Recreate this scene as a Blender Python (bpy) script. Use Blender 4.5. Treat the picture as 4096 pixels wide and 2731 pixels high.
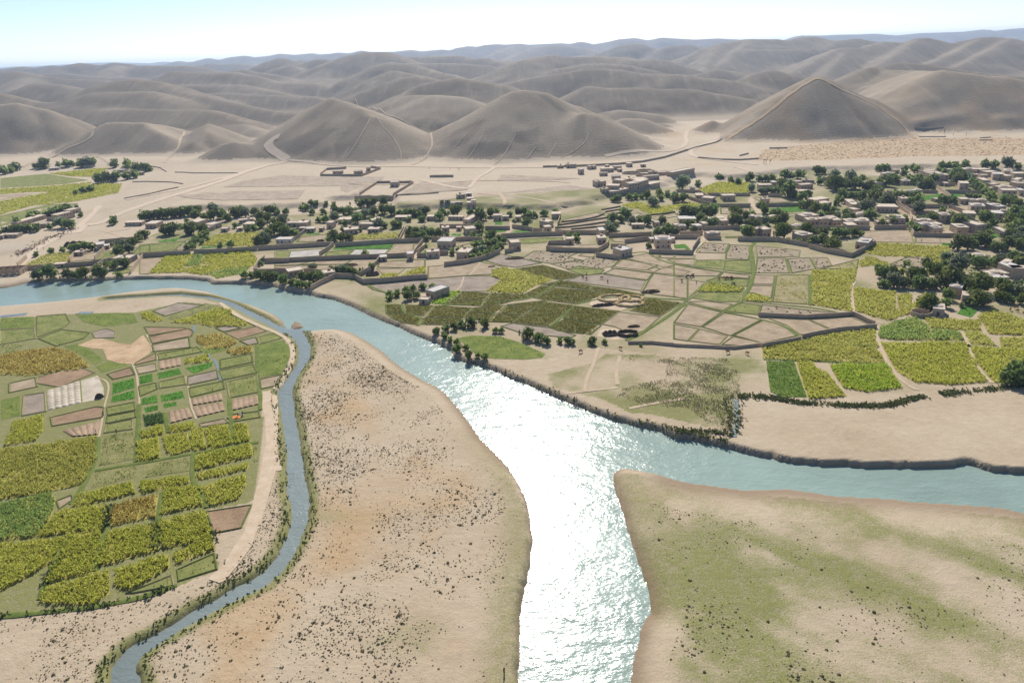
import bpy, bmesh, math, random
import numpy as np
from mathutils import Vector, Matrix
from mathutils.geometry import tessellate_polygon

for o in list(bpy.data.objects):
    bpy.data.objects.remove(o)
S = bpy.context.scene
C = S.collection

# ------------------------------------------------------------------ camera, sky, sun, exposure
CAM_H, PITCH, ROLL = 115.0, math.radians(22.94), math.radians(2.0)
fw = Vector((0, math.cos(PITCH), -math.sin(PITCH)))
u0 = Vector((0, math.sin(PITCH), math.cos(PITCH)))
r0 = Vector((1, 0, 0))
up = u0 * math.cos(ROLL) + r0 * math.sin(ROLL)
rt = r0 * math.cos(ROLL) - u0 * math.sin(ROLL)
cam = bpy.data.cameras.new('camera')
cam.lens, cam.sensor_width, cam.clip_start, cam.clip_end = 24.0, 36.0, 1.0, 40000.0
co = bpy.data.objects.new('camera', cam)
C.objects.link(co)
m = Matrix((rt, up, -fw)).transposed().to_4x4()
m.translation = Vector((0, 0, CAM_H))
co.matrix_world = m
S.camera = co

SUN_EL, SUN_AZ = math.radians(39.5), math.radians(1.0)
wd = bpy.data.worlds.new('World')
S.world = wd
wd.use_nodes = True
wn = wd.node_tree
sky = wn.nodes.new('ShaderNodeTexSky')
sky.sky_type = 'NISHITA'
sky.sun_disc = False
sky.sun_elevation, sky.sun_rotation = SUN_EL, SUN_AZ
sky.altitude, sky.air_density, sky.dust_density, sky.ozone_density = 1500.0, .85, .75, 2.2
wn.nodes['Background'].inputs['Strength'].default_value = 0.075
wn.links.new(sky.outputs[0], wn.nodes['Background'].inputs['Color'])
sl = bpy.data.lights.new('sun', 'SUN')
sl.energy, sl.angle, sl.color = 3.9, math.radians(0.5), (1.0, 0.95, 0.87)
so = bpy.data.objects.new('sun', sl)
C.objects.link(so)
sd = Vector((math.sin(SUN_AZ) * math.cos(SUN_EL), math.cos(SUN_AZ) * math.cos(SUN_EL), math.sin(SUN_EL)))
so.rotation_euler = sd.to_track_quat('Z', 'Y').to_euler()
so.location = sd * 500
S.view_settings.view_transform = 'Standard'
S.view_settings.look = 'None'
S.view_settings.gamma = 1.0
S.view_settings.use_curve_mapping = False
S.view_settings.exposure = 0.74
S.cycles.use_denoising = True
S.cycles.denoiser = 'OPENIMAGEDENOISE'
S.cycles.denoising_input_passes = 'RGB_ALBEDO_NORMAL'
S.cycles.max_bounces = 5
S.cycles.diffuse_bounces = 3
S.cycles.glossy_bounces = 2
S.cycles.transmission_bounces = 4
S.cycles.volume_bounces = 0
S.cycles.sample_clamp_indirect = 6.0
S.render.film_transparent = False

# ------------------------------------------------------------------ layout, in metres
RIVER = [
(-330.73,381.15,9),
(-313.43,381.16,9),
(-295.94,380.87,9),
(-291.72,382.31,9),
(-288.11,387.45,9),
(-284.38,389.85,9),
(-280.02,391.35,9),
(-276.6,391.54,1),
(-260.42,391.14,1),
(-245.66,390.04,1),
(-231.6,390.17,1),
(-213.51,389.26,1),
(-190.48,386.92,1),
(-175.07,381.2,1),
(-169.94,374.27,1),
(-155.2,373.99,1),
(-131.5,365.99,1),
(-123.51,358.63,1),
(-108.34,350.73,1),
(-103.27,346.53,1),
(-92.29,340.14,1),
(-83.25,330.5,1),
(-86.48,334.22,1.3),
(-80.74,328.69,1.3),
(-69.15,314.7,1.3),
(-59.55,304.73,1.3),
(-52.13,297.32,1.3),
(-44,287.44,1.3),
(-36.52,280.15,1.3),
(-35.06,278.66,1.6),
(-26.48,268.88,1.6),
(-23.96,259.38,1.6),
(-18.77,254.51,1.6),
(-13.82,252.65,1.6),
(-8.9,247.99,1.6),
(-1.8,239.93,1.6),
(6.58,231.54,1.6),
(13.45,224.29,1.6),
(18.95,218.06,1.6),
(24.27,212.64,1.6),
(28.93,208,1.6),
(34.86,202.9,1.6),
(40.33,199.51,1.6),
(44.87,197.22,1.6),
(48.35,194.95,1.6),
(51.37,190.79,0.6),
(55.88,189.56,0.6),
(60.13,187.55,0.6),
(64.29,185.48,0.6),
(66.67,184,0.6),
(71.96,180.19,0.6),
(77.33,177.15,0.6),
(78.66,178.07,0.6),
(79.25,176.2,0.6),
(83.55,174.46,0.6),
(91.69,172.49,0.6),
(104.2,170.75,0.6),
(116.82,169.57,0.6),
(127.42,168.91,0.6),
(129.99,170.25,0.6),
(134.1,170.47,0.6),
(136.14,168.84,0.6),
(137.81,166.72,0.6),
(142.72,165.65,0.6),
(146.43,164.66,0.6),
(155.38,162.39,0.6),
(168.97,158.28,0.6),
(238.27,140.67,0.6),
(195.56,107.22,22),
(153.17,139.36,22),
(142.12,144.81,22),
(134.31,147.45,22),
(129.98,149.96,22),
(122.86,151.35,22),
(113.67,152.87,22),
(108.12,153.86,22),
(102.87,155.53,22),
(93.17,156.78,22),
(87.41,157.81,22),
(83.93,159.42,22),
(76.4,161.65,22),
(69.99,161.53,22),
(63.8,162.04,22),
(59.89,163.14,22),
(55.21,164.74,22),
(49.98,166.17,22),
(46.14,168.28,22),
(41.85,171.01,7),
(37.76,172.83,7),
(33.14,174.55,7),
(30.84,174.21,7),
(29.24,172.56,7),
(28.24,170.29,7),
(27.78,165.79,7),
(27.98,161.43,7),
(28.36,155.88,7),
(28.53,150.62,7),
(28.48,144.43,7),
(28.73,140.31,7),
(28.79,136.38,10),
(29.18,131.43,10),
(29.39,126.83,10),
(29.68,122.94,10),
(28.94,118.35,10),
(28.75,116.58,10),
(27.1,114.92,10),
(25.65,112.44,10),
(24.66,108.8,10),
(23.09,105.36,10),
(22.04,102.04,10),
(21.18,98.78,10),
(19.8,94.16,10),
(18.34,87.93,10),
(16.52,76.95,10),
(-2.51,77.61,2.2),
(-1.65,88.69,2.2),
(-1.09,94.99,2.2),
(-0.92,99.69,2.2),
(-1.06,102.64,2.2),
(-0.67,106.38,2.2),
(-0.45,111.53,2.2),
(-0.28,115.73,2.2),
(0.17,120.15,2.2),
(0.81,124.32,2.2),
(1.68,129.2,2.2),
(2.59,134.35,2.2),
(3.18,139.84,2.2),
(3.48,144.48,2.2),
(3.41,150.63,2.2),
(3,155.86,2.2),
(2.54,160.68,2.2),
(1.59,164.29,2.2),
(-0.23,170.35,2.2),
(-2.37,177.57,9),
(-4.65,182.04,9),
(-8,188.35,9),
(-11.54,195.01,9),
(-14.86,204.04,9),
(-18.37,212.67,9),
(-21.44,219.56,9),
(-25.32,228.07,9),
(-29.81,234.61,9),
(-34.24,238.82,9),
(-37.61,243.05,9),
(-41.09,247.41,9),
(-44.67,251.91,9),
(-49.31,258.83,9),
(-54.42,267.66,9),
(-60.34,276.23,9),
(-66.44,284.39,9),
(-73.36,292.11,9),
(-78.36,296.24,9),
(-81.32,297.07,6),
(-86.16,297.52,6),
(-90.82,296.66,6),
(-95.36,295.42,6),
(-100.76,297.39,6),
(-105.25,299.68,6),
(-107.1,302.88,6),
(-111.08,311.07,6),
(-117.39,319.87,6),
(-127.16,329.42,6),
(-135.83,337.02,6),
(-145.24,343.78,6),
(-155.46,352.06,6),
(-166.98,360.79,6),
(-177.3,365.77,6),
(-187.26,369.49,6),
(-195.48,369.07,6),
(-203.03,367.27,6),
(-210.52,365.49,6),
(-217.24,362.38,6),
(-223.87,359.32,6),
(-230.69,356.82,6),
(-241.14,353.77,6),
(-251.75,351.27,6),
(-262.71,349.56,6),
(-273.41,347.62,6),
(-287.58,345.13,6),
(-302.31,343.66,6)]
ISLAND = [
(-105.26,304.63),
(-105.95,309.58),
(-104.5,310.84),
(-101.6,308.18),
(-98.17,302.04),
(-98.73,300.2),
(-101.54,298.96),
(-103.76,300.1)]
CANAL = [
(-218.42,349.25,1.2),
(-211.01,350.38,1.2),
(-199.7,351.86,1.2),
(-188.08,352.83,1.2),
(-180.05,352.71,1.2),
(-170.72,349.53,1.2),
(-161.32,345.91,1.2),
(-152,340.03,1.2),
(-143.29,332.12,1.2),
(-134.04,322.04,1.2),
(-123.05,311.25,1.2),
(-114.31,301.82,1.2),
(-107.97,294.84,1.2),
(-103.57,291.67,1.2),
(-100.88,289.2,1.2),
(-95.68,280.12,1.2),
(-91.49,270.01,1.2),
(-89.17,259.16,1.2),
(-89.22,253.43,1.2),
(-89.36,246.48,1.2),
(-89.4,238.55,1.2),
(-89.78,233.41,1.2),
(-86.89,224.67,1.2),
(-83.31,215.36,1.2),
(-78.79,203.56,1.2),
(-74.49,191.86,1.2),
(-71.2,181.23,1.2),
(-68.98,173.86,1.2),
(-66.64,166.16,1.2),
(-64.53,161.77,1.2),
(-62.75,156.92,1.2),
(-61.65,152.99,1.2),
(-61.36,149.9,1.2),
(-61.33,145.67,1.2),
(-61.44,142.76,1.2),
(-61.59,138.86,1.2),
(-62.46,135.72,1.2),
(-63.24,133.73,1.2),
(-65.1,130.85,1.2),
(-67.35,129.26,1.2),
(-69.58,127.34,1.2),
(-70.91,125.24,1.2),
(-72.95,123.52,1.2),
(-75.04,121.75,1.2),
(-76.87,119.56,1.2),
(-78.65,117.45,1.2),
(-80.12,115.62,1.2),
(-82.09,113.67,1.2),
(-84.06,112.32,1.2),
(-85.33,110.62,1.2),
(-85.97,108.55,1.2),
(-86.09,106.49,1.2),
(-85.38,104.45,1.2),
(-84.15,102.13,1.2),
(-81.96,97.93,1.2),
(-78.85,92.28,1.2),
(-72.47,92.55,1),
(-75.66,98.2,1),
(-78.55,102.89,1),
(-80.27,104.8,1),
(-81.26,106.2,1),
(-81.36,107.53,1),
(-81.21,108.88,1),
(-80.07,110.33,1),
(-79.09,112.25,1),
(-77.24,113.78,1),
(-75.49,115.81,1),
(-73.04,117.84,1),
(-71.08,119.76,1),
(-69.12,121.7,1),
(-67.01,123.45,1),
(-64.96,125.47,1),
(-62.69,127.04,1),
(-60.63,128.77,1),
(-59.24,131.61,1),
(-58.32,134.76,1),
(-57.55,138.55,1),
(-57.15,141.96,1),
(-57.15,145.5,1),
(-57.12,149.77,1),
(-57.6,154.94,1),
(-58.6,159.73,1),
(-60.37,165.47,1),
(-63.27,173.1,1),
(-66.15,181.29,1),
(-69.25,190.1,1),
(-71.81,197.65,1),
(-74.8,205.71,1),
(-78.3,215.42,1),
(-81.45,224.67,1),
(-83.8,231.99,1),
(-85.19,240.93,1),
(-85.36,248.99,1),
(-85.46,256.08,1),
(-85.57,263.59,1),
(-88.23,275.74,1),
(-91.5,283.67,1),
(-96.76,293.94,1),
(-99.34,296.38,1),
(-102.17,296.3,1),
(-105.83,297.66,1),
(-113.22,305.92,1),
(-122.19,316,1),
(-133.08,326.36,1),
(-141.87,336.13,1),
(-151.29,343.63,1),
(-161.56,349.52,1),
(-171.02,352.98,1),
(-181.12,356.55,1),
(-189.2,356.16,1),
(-200.82,354.92,1),
(-212.21,353.43,1),
(-219.68,352.26,1)]
PLATEAU = [
(-719.3,847.9),
(-674.6,860.5),
(-619.4,859.9),
(-571,870.1),
(-497.3,870.2),
(-410.7,823),
(-405.2,752.6),
(-383.5,694.3),
(-369.3,626.8),
(-337.1,571.8),
(-324.3,543.6),
(-311.2,545.8),
(-303,560.8),
(-295.2,575.5),
(-281.3,580.9),
(-269.6,583.1),
(-253.9,581.7),
(-238.9,575.6),
(-225.8,574.1),
(-207.5,575.2),
(-175.7,573.5),
(-151.2,575.4),
(-152.5,602.2),
(-135.6,602.5),
(-100,591.6),
(-91.2,557),
(-72.6,553.8),
(-53,550.6),
(-26.3,545),
(1,540.4),
(18.5,533),
(39.4,531.8),
(54.9,547.4),
(70,553.7),
(86.6,575.8),
(95.6,577.4),
(116.9,590.3),
(141.4,614.2),
(161.4,641.3),
(183.2,655.9),
(210.6,639.3),
(234.7,645.1),
(279.8,667.6),
(298.7,668),
(360.1,661.6),
(401.2,658.8),
(475.7,633.1),
(524.8,601.3),
(14000,900),
(14000,13500),
(-14000,13500),
(-14000,900)]
HILLS = [
('A',0.56,14,[(-817.7,1070,65.3),(-777.1,1085,67.5),(-755.3,1092,67.4),(-735.6,1100,68.4),(-699.2,1105,57.8),(-674.6,1115,45.4),(-661.3,1130,32.5),(-658.1,1140,21.8)]),
('B',0.5,10,[(-600.9,1050,24.3),(-571.2,1035,40.4),(-542.8,1026,41.2),(-518.9,1032,37.9),(-505.1,1060,32.7),(-500.5,1100,23.4),(-504.6,1130,16)]),
('B2',0.5,8,[(-518.9,1032,37.9),(-484.7,996,30.1),(-470.3,985,25.8)]),
('C',0.5,9,[(-463.2,1040,19.7),(-420.9,1020,33.7),(-401.2,1020,26.5),(-372.2,1020,10.6),(-362.3,1020,6.7)]),
('C2',0.5,7,[(-420.9,1020,33.7),(-413.2,990,28.3),(-418.3,955,18.6)]),
('D',0.48,9,[(-386.5,875,2.6),(-366.8,882,12.7),(-352.6,888,20.9),(-339.8,890,23.5),(-326.2,892,20.1),(-306.5,890,11.1),(-292.9,885,-0.7)]),
('E',0.42,22,[(-846.5,1400,39.3),(-749.8,1360,41),(-637.2,1300,41.6),(-566.2,1260,42.1),(-498.6,1220,41.6),(-467,1200,36.2),(-433.2,1170,27),(-397.4,1130,17),(-365.9,1100,7.8),(-354.2,1090,4.3)]),
('F',0.42,30,[(-898.4,1480,22.7),(-898,1520,41),(-877.2,1550,64.3),(-846.4,1560,81.5),(-813.5,1560,86.7),(-778.2,1560,88.8),(-741.7,1560,83.1),(-717.5,1550,72.4),(-673.8,1530,60.1),(-622.6,1500,52.7),(-567.3,1470,42.6),(-495.5,1430,31.6),(-443.5,1400,23.8),(-395.3,1380,19.6),(-370.3,1370,16.9)]),
('F2',0.4,30,[(-831.8,1480,65.6),(-761.7,1450,67),(-697.9,1440,66.8),(-684.3,1440,62.2)]),
('G',0.4,35,[(-972.8,2050,63.4),(-934.5,2050,85.4),(-907.2,2050,96.1),(-797.7,2000,89.9),(-729.1,2000,89.6),(-671.8,1980,78.9),(-632.1,1960,63.3),(-582.8,1940,60.6),(-499.4,1920,56.8),(-473.2,1900,42.2),(-443.9,1880,24.1)]),
('G2',0.4,30,[(-729.5,1760,46.3),(-671.7,1750,47.3),(-559.5,1730,39.7),(-446.4,1700,34.3),(-417.2,1690,27.3),(-408.9,1680,19.5)]),
('G3',0.4,30,[(-856.5,1900,62),(-755.8,1880,62.5),(-665.1,1860,60.3),(-611.3,1840,49.5),(-527.2,1800,34.8)]),
('H',0.42,30,[(-1107.1,1500,70.1),(-1060.4,1500,72.9),(-1030.7,1500,70.5),(-1002.8,1500,62.4),(-966,1500,52.5),(-923.9,1500,49.7),(-894.3,1500,45.8),(-879.3,1490,40.7)]),
('H2',0.4,35,[(-1242.5,1850,55.6),(-1207.2,1850,72.1),(-1170.4,1850,82.2),(-1116,1850,76.2),(-1088.3,1850,68.2),(-1037.8,1850,60.6)]),
('I',0.4,40,[(-1492.8,2300,87.6),(-1426.5,2300,91.9),(-1337,2300,80.3),(-1250,2300,75.3),(-1218.6,2300,70.8)]),
('I2',0.4,40,[(-1679.6,2300,98),(-1608,2300,104.3),(-1561.1,2300,106.2),(-1513.4,2300,110.7),(-1475.1,2300,100),(-1416.5,2150,77.9),(-1347.7,2000,62.4)]),
('J',0.38,60,[(-2651.2,3500,118.5),(-2440.5,3500,118.2),(-2370.5,3500,117.2),(-2327.1,3500,121),(-2262.1,3500,126.7),(-2229.8,3500,117.8),(-2121.7,3500,126.7),(-2082.8,3500,115.7)]),
('J2',0.38,50,[(-1859.4,3100,108),(-1876.1,3200,124.3),(-1816.2,3200,131.8),(-1773.3,3200,124.5),(-1744,3200,114),(-1716.3,3200,121.5),(-1669.6,3200,128.3),(-1613.7,3200,121.1),(-1578.2,3200,108.6)]),
('J3',0.38,50,[(-1491.8,3000,108.3),(-1454.3,3000,113.8),(-1353,3000,108.9),(-1269,3000,106.7),(-1216.7,3000,97.2),(-1189.4,3000,82.8)]),
('J4',0.38,45,[(-1677.3,2700,97.1),(-1617,2700,98.7),(-1564.6,2700,91.9),(-1512.3,2700,84.1),(-1405.2,2700,76.6),(-1274.4,2650,67.9)]),
('J5',0.38,40,[(-1519.4,2750,78.7),(-1548.7,2900,102.2),(-1581.8,3050,117.1)]),
('K',0.34,90,[(-2943.5,6500,105.7),(-2832.3,6500,136),(-2758,6500,117.9),(-2636.3,6500,138.1),(-2568.6,6500,150.3),(-2467.9,6500,132.6),(-2359.6,6500,153.2),(-2254,6500,160.6),(-2179,6500,143.8),(-2047.3,6500,151.6),(-1940.7,6500,166.2),(-1812.5,6500,153.6),(-1668.2,6500,161),(-1566.5,6500,143.3),(-1434.1,6500,159.4),(-1328.5,6500,150),(-1137.1,6500,137.9)]),
('K0',0.3,150,[(-8154.8,10500,151.5),(-7103.4,10500,146.7),(-6470,10500,151.6),(-6215.7,10500,157.1),(-5834.8,10500,164.2),(-5519.2,10500,163.8),(-5207.4,10500,147.9),(-4791.9,10500,122.7),(-4371.5,10500,116.9)]),
('K1',0.36,60,[(-1725.9,4200,103.3),(-1648,4200,112.5),(-1582,4200,104.9),(-1497.1,4200,107.6),(-1398.4,4200,92.7)]),
('L',0.42,35,[(-935.5,2800,81.9),(-897.7,2800,104.2),(-850,2800,120.4),(-832.7,2800,123),(-811.3,2800,116),(-775.4,2800,94)]),
('L2',0.42,35,[(-721.2,2600,87.8),(-676.4,2600,106.7),(-649.3,2600,113.6),(-628.5,2600,112.9),(-610,2600,95.3)]),
('L3',0.4,40,[(-994.8,3500,105.3),(-951.5,3500,112.3),(-917.2,3500,106.7)]),
('L4',0.4,35,[(-842.5,2300,88.9),(-805,2300,91.1),(-751.1,2300,80.8),(-690.6,2250,73.7),(-646.6,2200,59.1)]),
('L5',0.42,30,[(-796.3,2500,77.1),(-758.4,2500,92.3),(-722.2,2500,98.2),(-670.6,2450,83.5),(-630.6,2400,65.2)]),
('M0',0.42,35,[(-572.3,2150,50.3),(-558.2,2250,75.8),(-531.3,2350,105.4),(-512.2,2400,116.6),(-481.9,2420,121.4)]),
('M1',0.42,35,[(-547.5,2420,109.6),(-504,2400,112.4),(-483.5,2400,122.8),(-444,2400,130.9),(-376.9,2400,128.7),(-345,2400,111.3)]),
('SK',0.34,70,[(-1351,5600,145.6),(-1238.4,5600,148.2),(-1137.6,5600,147),(-1057.4,5600,161),(-980.4,5600,148.2),(-812.4,5600,144.9),(-688.1,5600,154.3),(-610.7,5600,141.5),(-453,5600,148.8),(-375.2,5600,138),(-306.5,5600,159.5),(-250,5600,166),(-183.1,5600,159.7),(-115.4,5600,170.9),(-36.8,5600,173.5),(30.1,5600,167.3),(131.1,5600,171.2),(209.3,5600,161.5),(444.7,5600,164.3),(511.9,5600,157),(590.3,5600,168.9),(691.4,5600,148.2),(758.6,5600,156.3),(892.5,5600,177.6),(993.1,5600,182.6),(1049.9,5600,162.4),(1117,5600,165.4),(1205.9,5600,178.9),(1341.1,5600,166.4),(1453.8,5600,156.6),(1621.8,5600,159.5),(1791.3,5600,145.9)]),
('M2',0.42,35,[(-408.2,2650,104.4),(-349,2650,110.3),(-215.9,2650,110),(-152,2650,109.4),(-107.9,2600,98),(-66,2600,99.6),(-24.2,2550,86.7),(0.9,2500,71.5),(15.4,2450,61.3)]),
('M3',0.42,30,[(-281.6,2300,90.6),(-188.8,2300,90.6),(-119.5,2300,86.2),(-51.2,2350,78.8)]),
('M4',0.36,50,[(-83.3,4300,84.7),(-22.4,4500,117.1),(76.7,5000,154.6)]),
('M5',0.36,50,[(10.5,4000,69),(125.3,4300,113.8),(222,4500,142.4),(357.3,4500,145.5),(526,4400,115.7),(566.1,4300,99.7)]),
('M6',0.42,40,[(421.5,3300,86.5),(493.9,3300,113.5),(546.5,3300,130.1),(599.2,3300,134.5),(646.2,3300,117.8),(693.6,3300,98)]),
('M7',0.42,40,[(609.1,3100,71.5),(672.7,3200,97.3),(723.1,3200,116.4),(801.2,3200,120.9),(865.2,3200,107.1),(910.9,3200,99.7)]),
('M',0.42,30,[(-27.9,1900,42.2),(8.2,1980,64.2),(33.3,2000,87.4),(57.8,2000,94),(80,2050,99.3),(145.5,2100,103.9),(166.6,2100,97.4),(259.7,2100,96.4),(344.7,2050,91.6),(344.6,2000,84.8),(385,2000,85.3),(433.6,2000,83),(462,1980,71.9),(492.1,1950,61.4)]),
('M8',0.42,28,[(101.2,1780,62.3),(141.1,1780,75.1),(195.2,1780,82.7),(249.2,1780,82.3),(303.5,1780,76.5),(354.1,1760,65.3),(381,1750,57.3)]),
('N0',0.42,28,[(-20,1560,49.1),(61.6,1600,62.5),(126.8,1600,68.3),(175.5,1600,75.7),(211.2,1600,76.4),(253.6,1580,72.4),(298.3,1560,64),(341.7,1540,61.7),(384.6,1520,58.8)]),
('N1',0.42,26,[(356.3,1520,60.9),(398,1500,55.3),(438.4,1480,51.2),(462.8,1460,47.1),(471.8,1440,42),(497,1380,23.9),(516,1360,17.7)]),
('N2',0.42,24,[(165.8,1380,50.7),(191.3,1360,47.6),(245.3,1350,46.8),(298.7,1340,42.9),(338.2,1330,40.8)]),
('N3',0.42,22,[(313.3,1330,41.9),(351.8,1320,40.6),(387.3,1300,33.8),(426.4,1270,26.7),(441.2,1250,20),(453,1230,13.2)]),
('N',0.42,24,[(-182.5,1300,49.3),(-166.9,1330,56.1),(-140.8,1350,67.2),(-112.9,1350,71.4),(-85.3,1350,74.4),(-58.1,1350,69.7),(-30.6,1340,65.3),(-3.4,1330,61),(25.6,1300,52)]),
('N4',0.42,24,[(-303.2,1500,36.4),(-279.9,1500,51.6),(-235.4,1520,66.6),(-203.8,1520,74.2),(-179,1520,75.4),(-149.6,1500,70.2),(-127,1480,65.1)]),
('N5',0.42,30,[(-389.4,1900,35.8),(-338.7,1950,80),(-318,1980,97.1),(-297.7,1980,100.2),(-246.6,1950,95.3),(-202.9,1900,83.9),(-173,1860,74.9),(-132.8,1820,69.5),(-94.4,1780,60.2)]),
('N6',0.42,25,[(-276.1,1750,79.3),(-257.9,1750,83.7),(-232.3,1740,78.2),(-191.9,1720,71.5)]),
('N7',0.42,24,[(-175.6,1250,50.6),(-146.3,1200,54.8),(-109.6,1150,56.3),(-73.1,1130,54)]),
('O',0.5,12,[(-34.5,865,36.1),(-29.1,872,41.4),(-18,882,48.9),(-3,893,59.8),(14.1,903,70.5),(29.1,910,70.5),(49.9,915,67),(69,920,57.5),(92.3,925,48.9),(121.8,930,37.5),(141.4,930,26.6),(161.3,930,15.1),(180.1,925,9),(207.5,915,1.7)]),
('O2',0.48,10,[(68.6,915,54.3),(80.5,880,43.1),(94.5,858,45.7),(106,850,43.8),(117.9,845,36.7),(131.4,850,22.6)]),
('P',0.46,12,[(-294,905,12.5),(-278.2,925,28.2),(-260.6,940,42.9),(-242.2,952,56.2),(-227.4,962,66.6),(-211.4,950,63.1),(-199.7,940,59.7)]),
('P2',0.46,9,[(-204.3,940,59.5),(-182.6,915,55.1),(-167.2,893,48.6),(-159.5,885,47.2),(-146.7,880,38.5),(-128.1,872,30.7),(-109.7,865,23),(-91.1,855,15.6)]),
('Q',0.44,14,[(163.9,1160,21.3),(184,1150,24.6),(220.4,1140,20.3),(240.1,1120,17.8),(251.2,1100,9.9)]),
('Q2',0.44,12,[(154.2,1000,17.3),(170.3,1010,23.7),(193.7,1000,23),(213,990,13.3),(232.3,980,-0.3),(243.8,975,-5.5)]),
('Q3',0.44,10,[(219,1060,10.2),(232.3,1050,11.5),(239.2,1030,4.5),(249.9,1010,-2.5),(256.2,1000,-5.7)]),
('QC',0.5,6,[(264.5,985,4.1),(283.6,990,15.7),(289.6,990,18.7),(296.2,990,14.5),(312.2,985,3.7)]),
('SK2',0.32,110,[(2908.5,7200,172.3),(3111.3,7200,165.8),(3255.2,7200,167.8),(3471.9,7200,164.8),(3616,7200,165.5),(3836.6,7200,142.7),(4050.6,7200,155.6),(4267,7200,155.3),(4483.5,7200,155),(4667.8,7200,168.8),(4772.7,7200,152.4),(4956.8,7200,166.2),(5059.8,7200,169.5),(5564.2,7200,160)]),
('R',0.42,35,[(582.6,2450,56.7),(661,2550,86),(724.6,2600,107.9),(775.8,2600,120.6),(869.5,2650,130.4),(933.4,2650,128.3),(981.4,2650,126.8),(1019.4,2650,120.7),(1111.6,2750,131.8),(1155.6,2750,131.9),(1174.2,2700,120),(1201.1,2650,114.9),(1269.4,2650,120),(1315.6,2600,107.2)]),
('R2',0.42,22,[(887.7,2640,127.2),(752.9,2400,87.9),(676.5,2250,61.1)]),
('R3',0.42,22,[(772.9,2590,119.6),(679.9,2380,81.4),(595,2180,44.2)]),
('R4',0.42,35,[(826.9,2450,96.9),(965.4,2450,94.7),(1104.3,2450,90.2)]),
('S',0.42,30,[(772.4,1950,36.5),(855.1,2050,54.3),(924.4,2120,72.9),(1013.4,2200,95.3),(1067.2,2200,92.4),(1101.1,2200,101.5),(1161.1,2250,108.3),(1230.2,2250,102),(1264.2,2250,113.3),(1286.5,2250,114.7),(1319.7,2250,107.4),(1320.1,2200,92.8)]),
('S2',0.42,30,[(1324.6,2200,92.3),(1406.7,2250,102.6),(1450.4,2250,109.4),(1495.3,2250,110.9),(1507.9,2200,104.7),(1520.7,2150,93.5),(1639.3,2100,71.5)]),
('S3',0.42,18,[(1258.7,2240,112.5),(1142.7,2100,87.5),(979.1,1900,52.7)]),
('S4',0.42,18,[(1448.7,2240,108.5),(1267.3,2050,75.6),(1081.5,1850,53.7)]),
('S5',0.42,18,[(1512.6,2200,103.7),(1358.4,2050,76.5),(1132.7,1820,45.6)]),
('S6',0.42,14,[(1031.2,2190,93.5),(944.9,2050,66.8),(816.9,1850,34.2)]),
('T',0.42,22,[(512.8,1850,51.2),(542.2,1850,60),(584.3,1850,52.3),(613.5,1800,44.7)]),
('T2',0.44,18,[(491.4,1500,40.2),(524.2,1520,56.3),(548.3,1520,62.7),(566.9,1520,62.1),(587.8,1500,56.2),(608.6,1480,46.2)]),
('U',0.6,38,[(273.2,882,3.4),(288.7,892,10.8),(310.9,905,19.6),(333.3,918,30.5),(355.4,930,43.5),(377.7,942,56.6),(397.3,955,65.9),(415,962,72.4),(430.9,965,67.2),(452.6,965,54.9),(480.7,962,44.8),(496,958,37),(512.8,952,25.6),(527.7,946,14.2),(536.1,940,5)]),
('V',0.5,24,[(615.1,1020,70.9),(630.1,1010,69.7),(646.9,1003,67.4),(664.9,998,64.1),(684.4,990,62.8),(709.1,985,57.4),(751.5,970,45.3),(820.2,950,29.1)]),
('VB',0.46,16,[(597.3,1300,45),(620,1290,57),(634.5,1270,69.2),(639.4,1260,71.6),(653,1240,66.9),(662.8,1180,66.7),(639.3,1090,68.9),(615.1,1020,70.9)]),
('W',0.44,16,[(760.4,1480,62.4),(792.2,1480,69.7),(813.2,1480,69.9),(853.6,1470,65.1),(866.4,1460,62.1),(903.4,1450,55.6),(945.7,1430,47.2),(1020.4,1400,38.1)])]
FARM_L = [
(-293.1,322.5),
(-256.2,323),
(-221.5,327.6),
(-190.8,326.7),
(-170.2,340.3),
(-149.4,332.9),
(-123.3,305.2),
(-104.8,288.6),
(-95.6,271.7),
(-92.1,256.1),
(-91.1,233.1),
(-95.7,231.6),
(-87.6,210),
(-79.6,181.4),
(-75.5,165.6),
(-75.4,161.4),
(-86.6,158.3),
(-73.9,134.1),
(-82.1,128.6),
(-101.1,122.5),
(-119.4,121.1),
(-135.3,119.7)]
FARM_R = [
(-303.9,418.3),
(-269.4,444.9),
(-257.8,518.9),
(-129.7,562.3),
(148.7,610.2),
(211,640.1),
(292.5,669.9),
(476.7,633.9),
(504.8,576.2),
(362.6,335.4),
(251.9,219.6),
(230.8,197.5),
(189.8,215.6),
(169.5,217.2),
(142.8,213.4),
(118.8,211.5),
(90,212.8),
(99.3,244.4),
(70.3,249.3),
(32.8,262.1),
(13.4,251.6),
(-8.9,253.5),
(-34,282.6),
(-59.5,305.5),
(-90.4,338.9),
(-108,356.8),
(-173.1,386),
(-217.6,398.6),
(-254.2,399.9)]
SPIT = [
(-90.5,288.2),
(-77.9,292.4),
(-74.8,287.1),
(-58.9,268.8),
(-43.8,246.7),
(-33,233.3),
(-24.2,222.2),
(-14.6,199),
(-2.3,173.5),
(0.5,161.9),
(3,150.3),
(3.1,141.2),
(1.3,126.3),
(-0.2,116.2),
(-1.1,98.2),
(-1.8,84.5),
(-69,87),
(-78.8,103.6),
(-80.7,106.3),
(-79,109.3),
(-74.3,114.6),
(-66.3,122.4),
(-59.8,127.8),
(-56.9,136.4),
(-56.6,147.9),
(-56.2,147.2),
(-59.3,161.1),
(-69,189.3),
(-82.9,230),
(-84.8,254),
(-87.1,272.6)]
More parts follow.
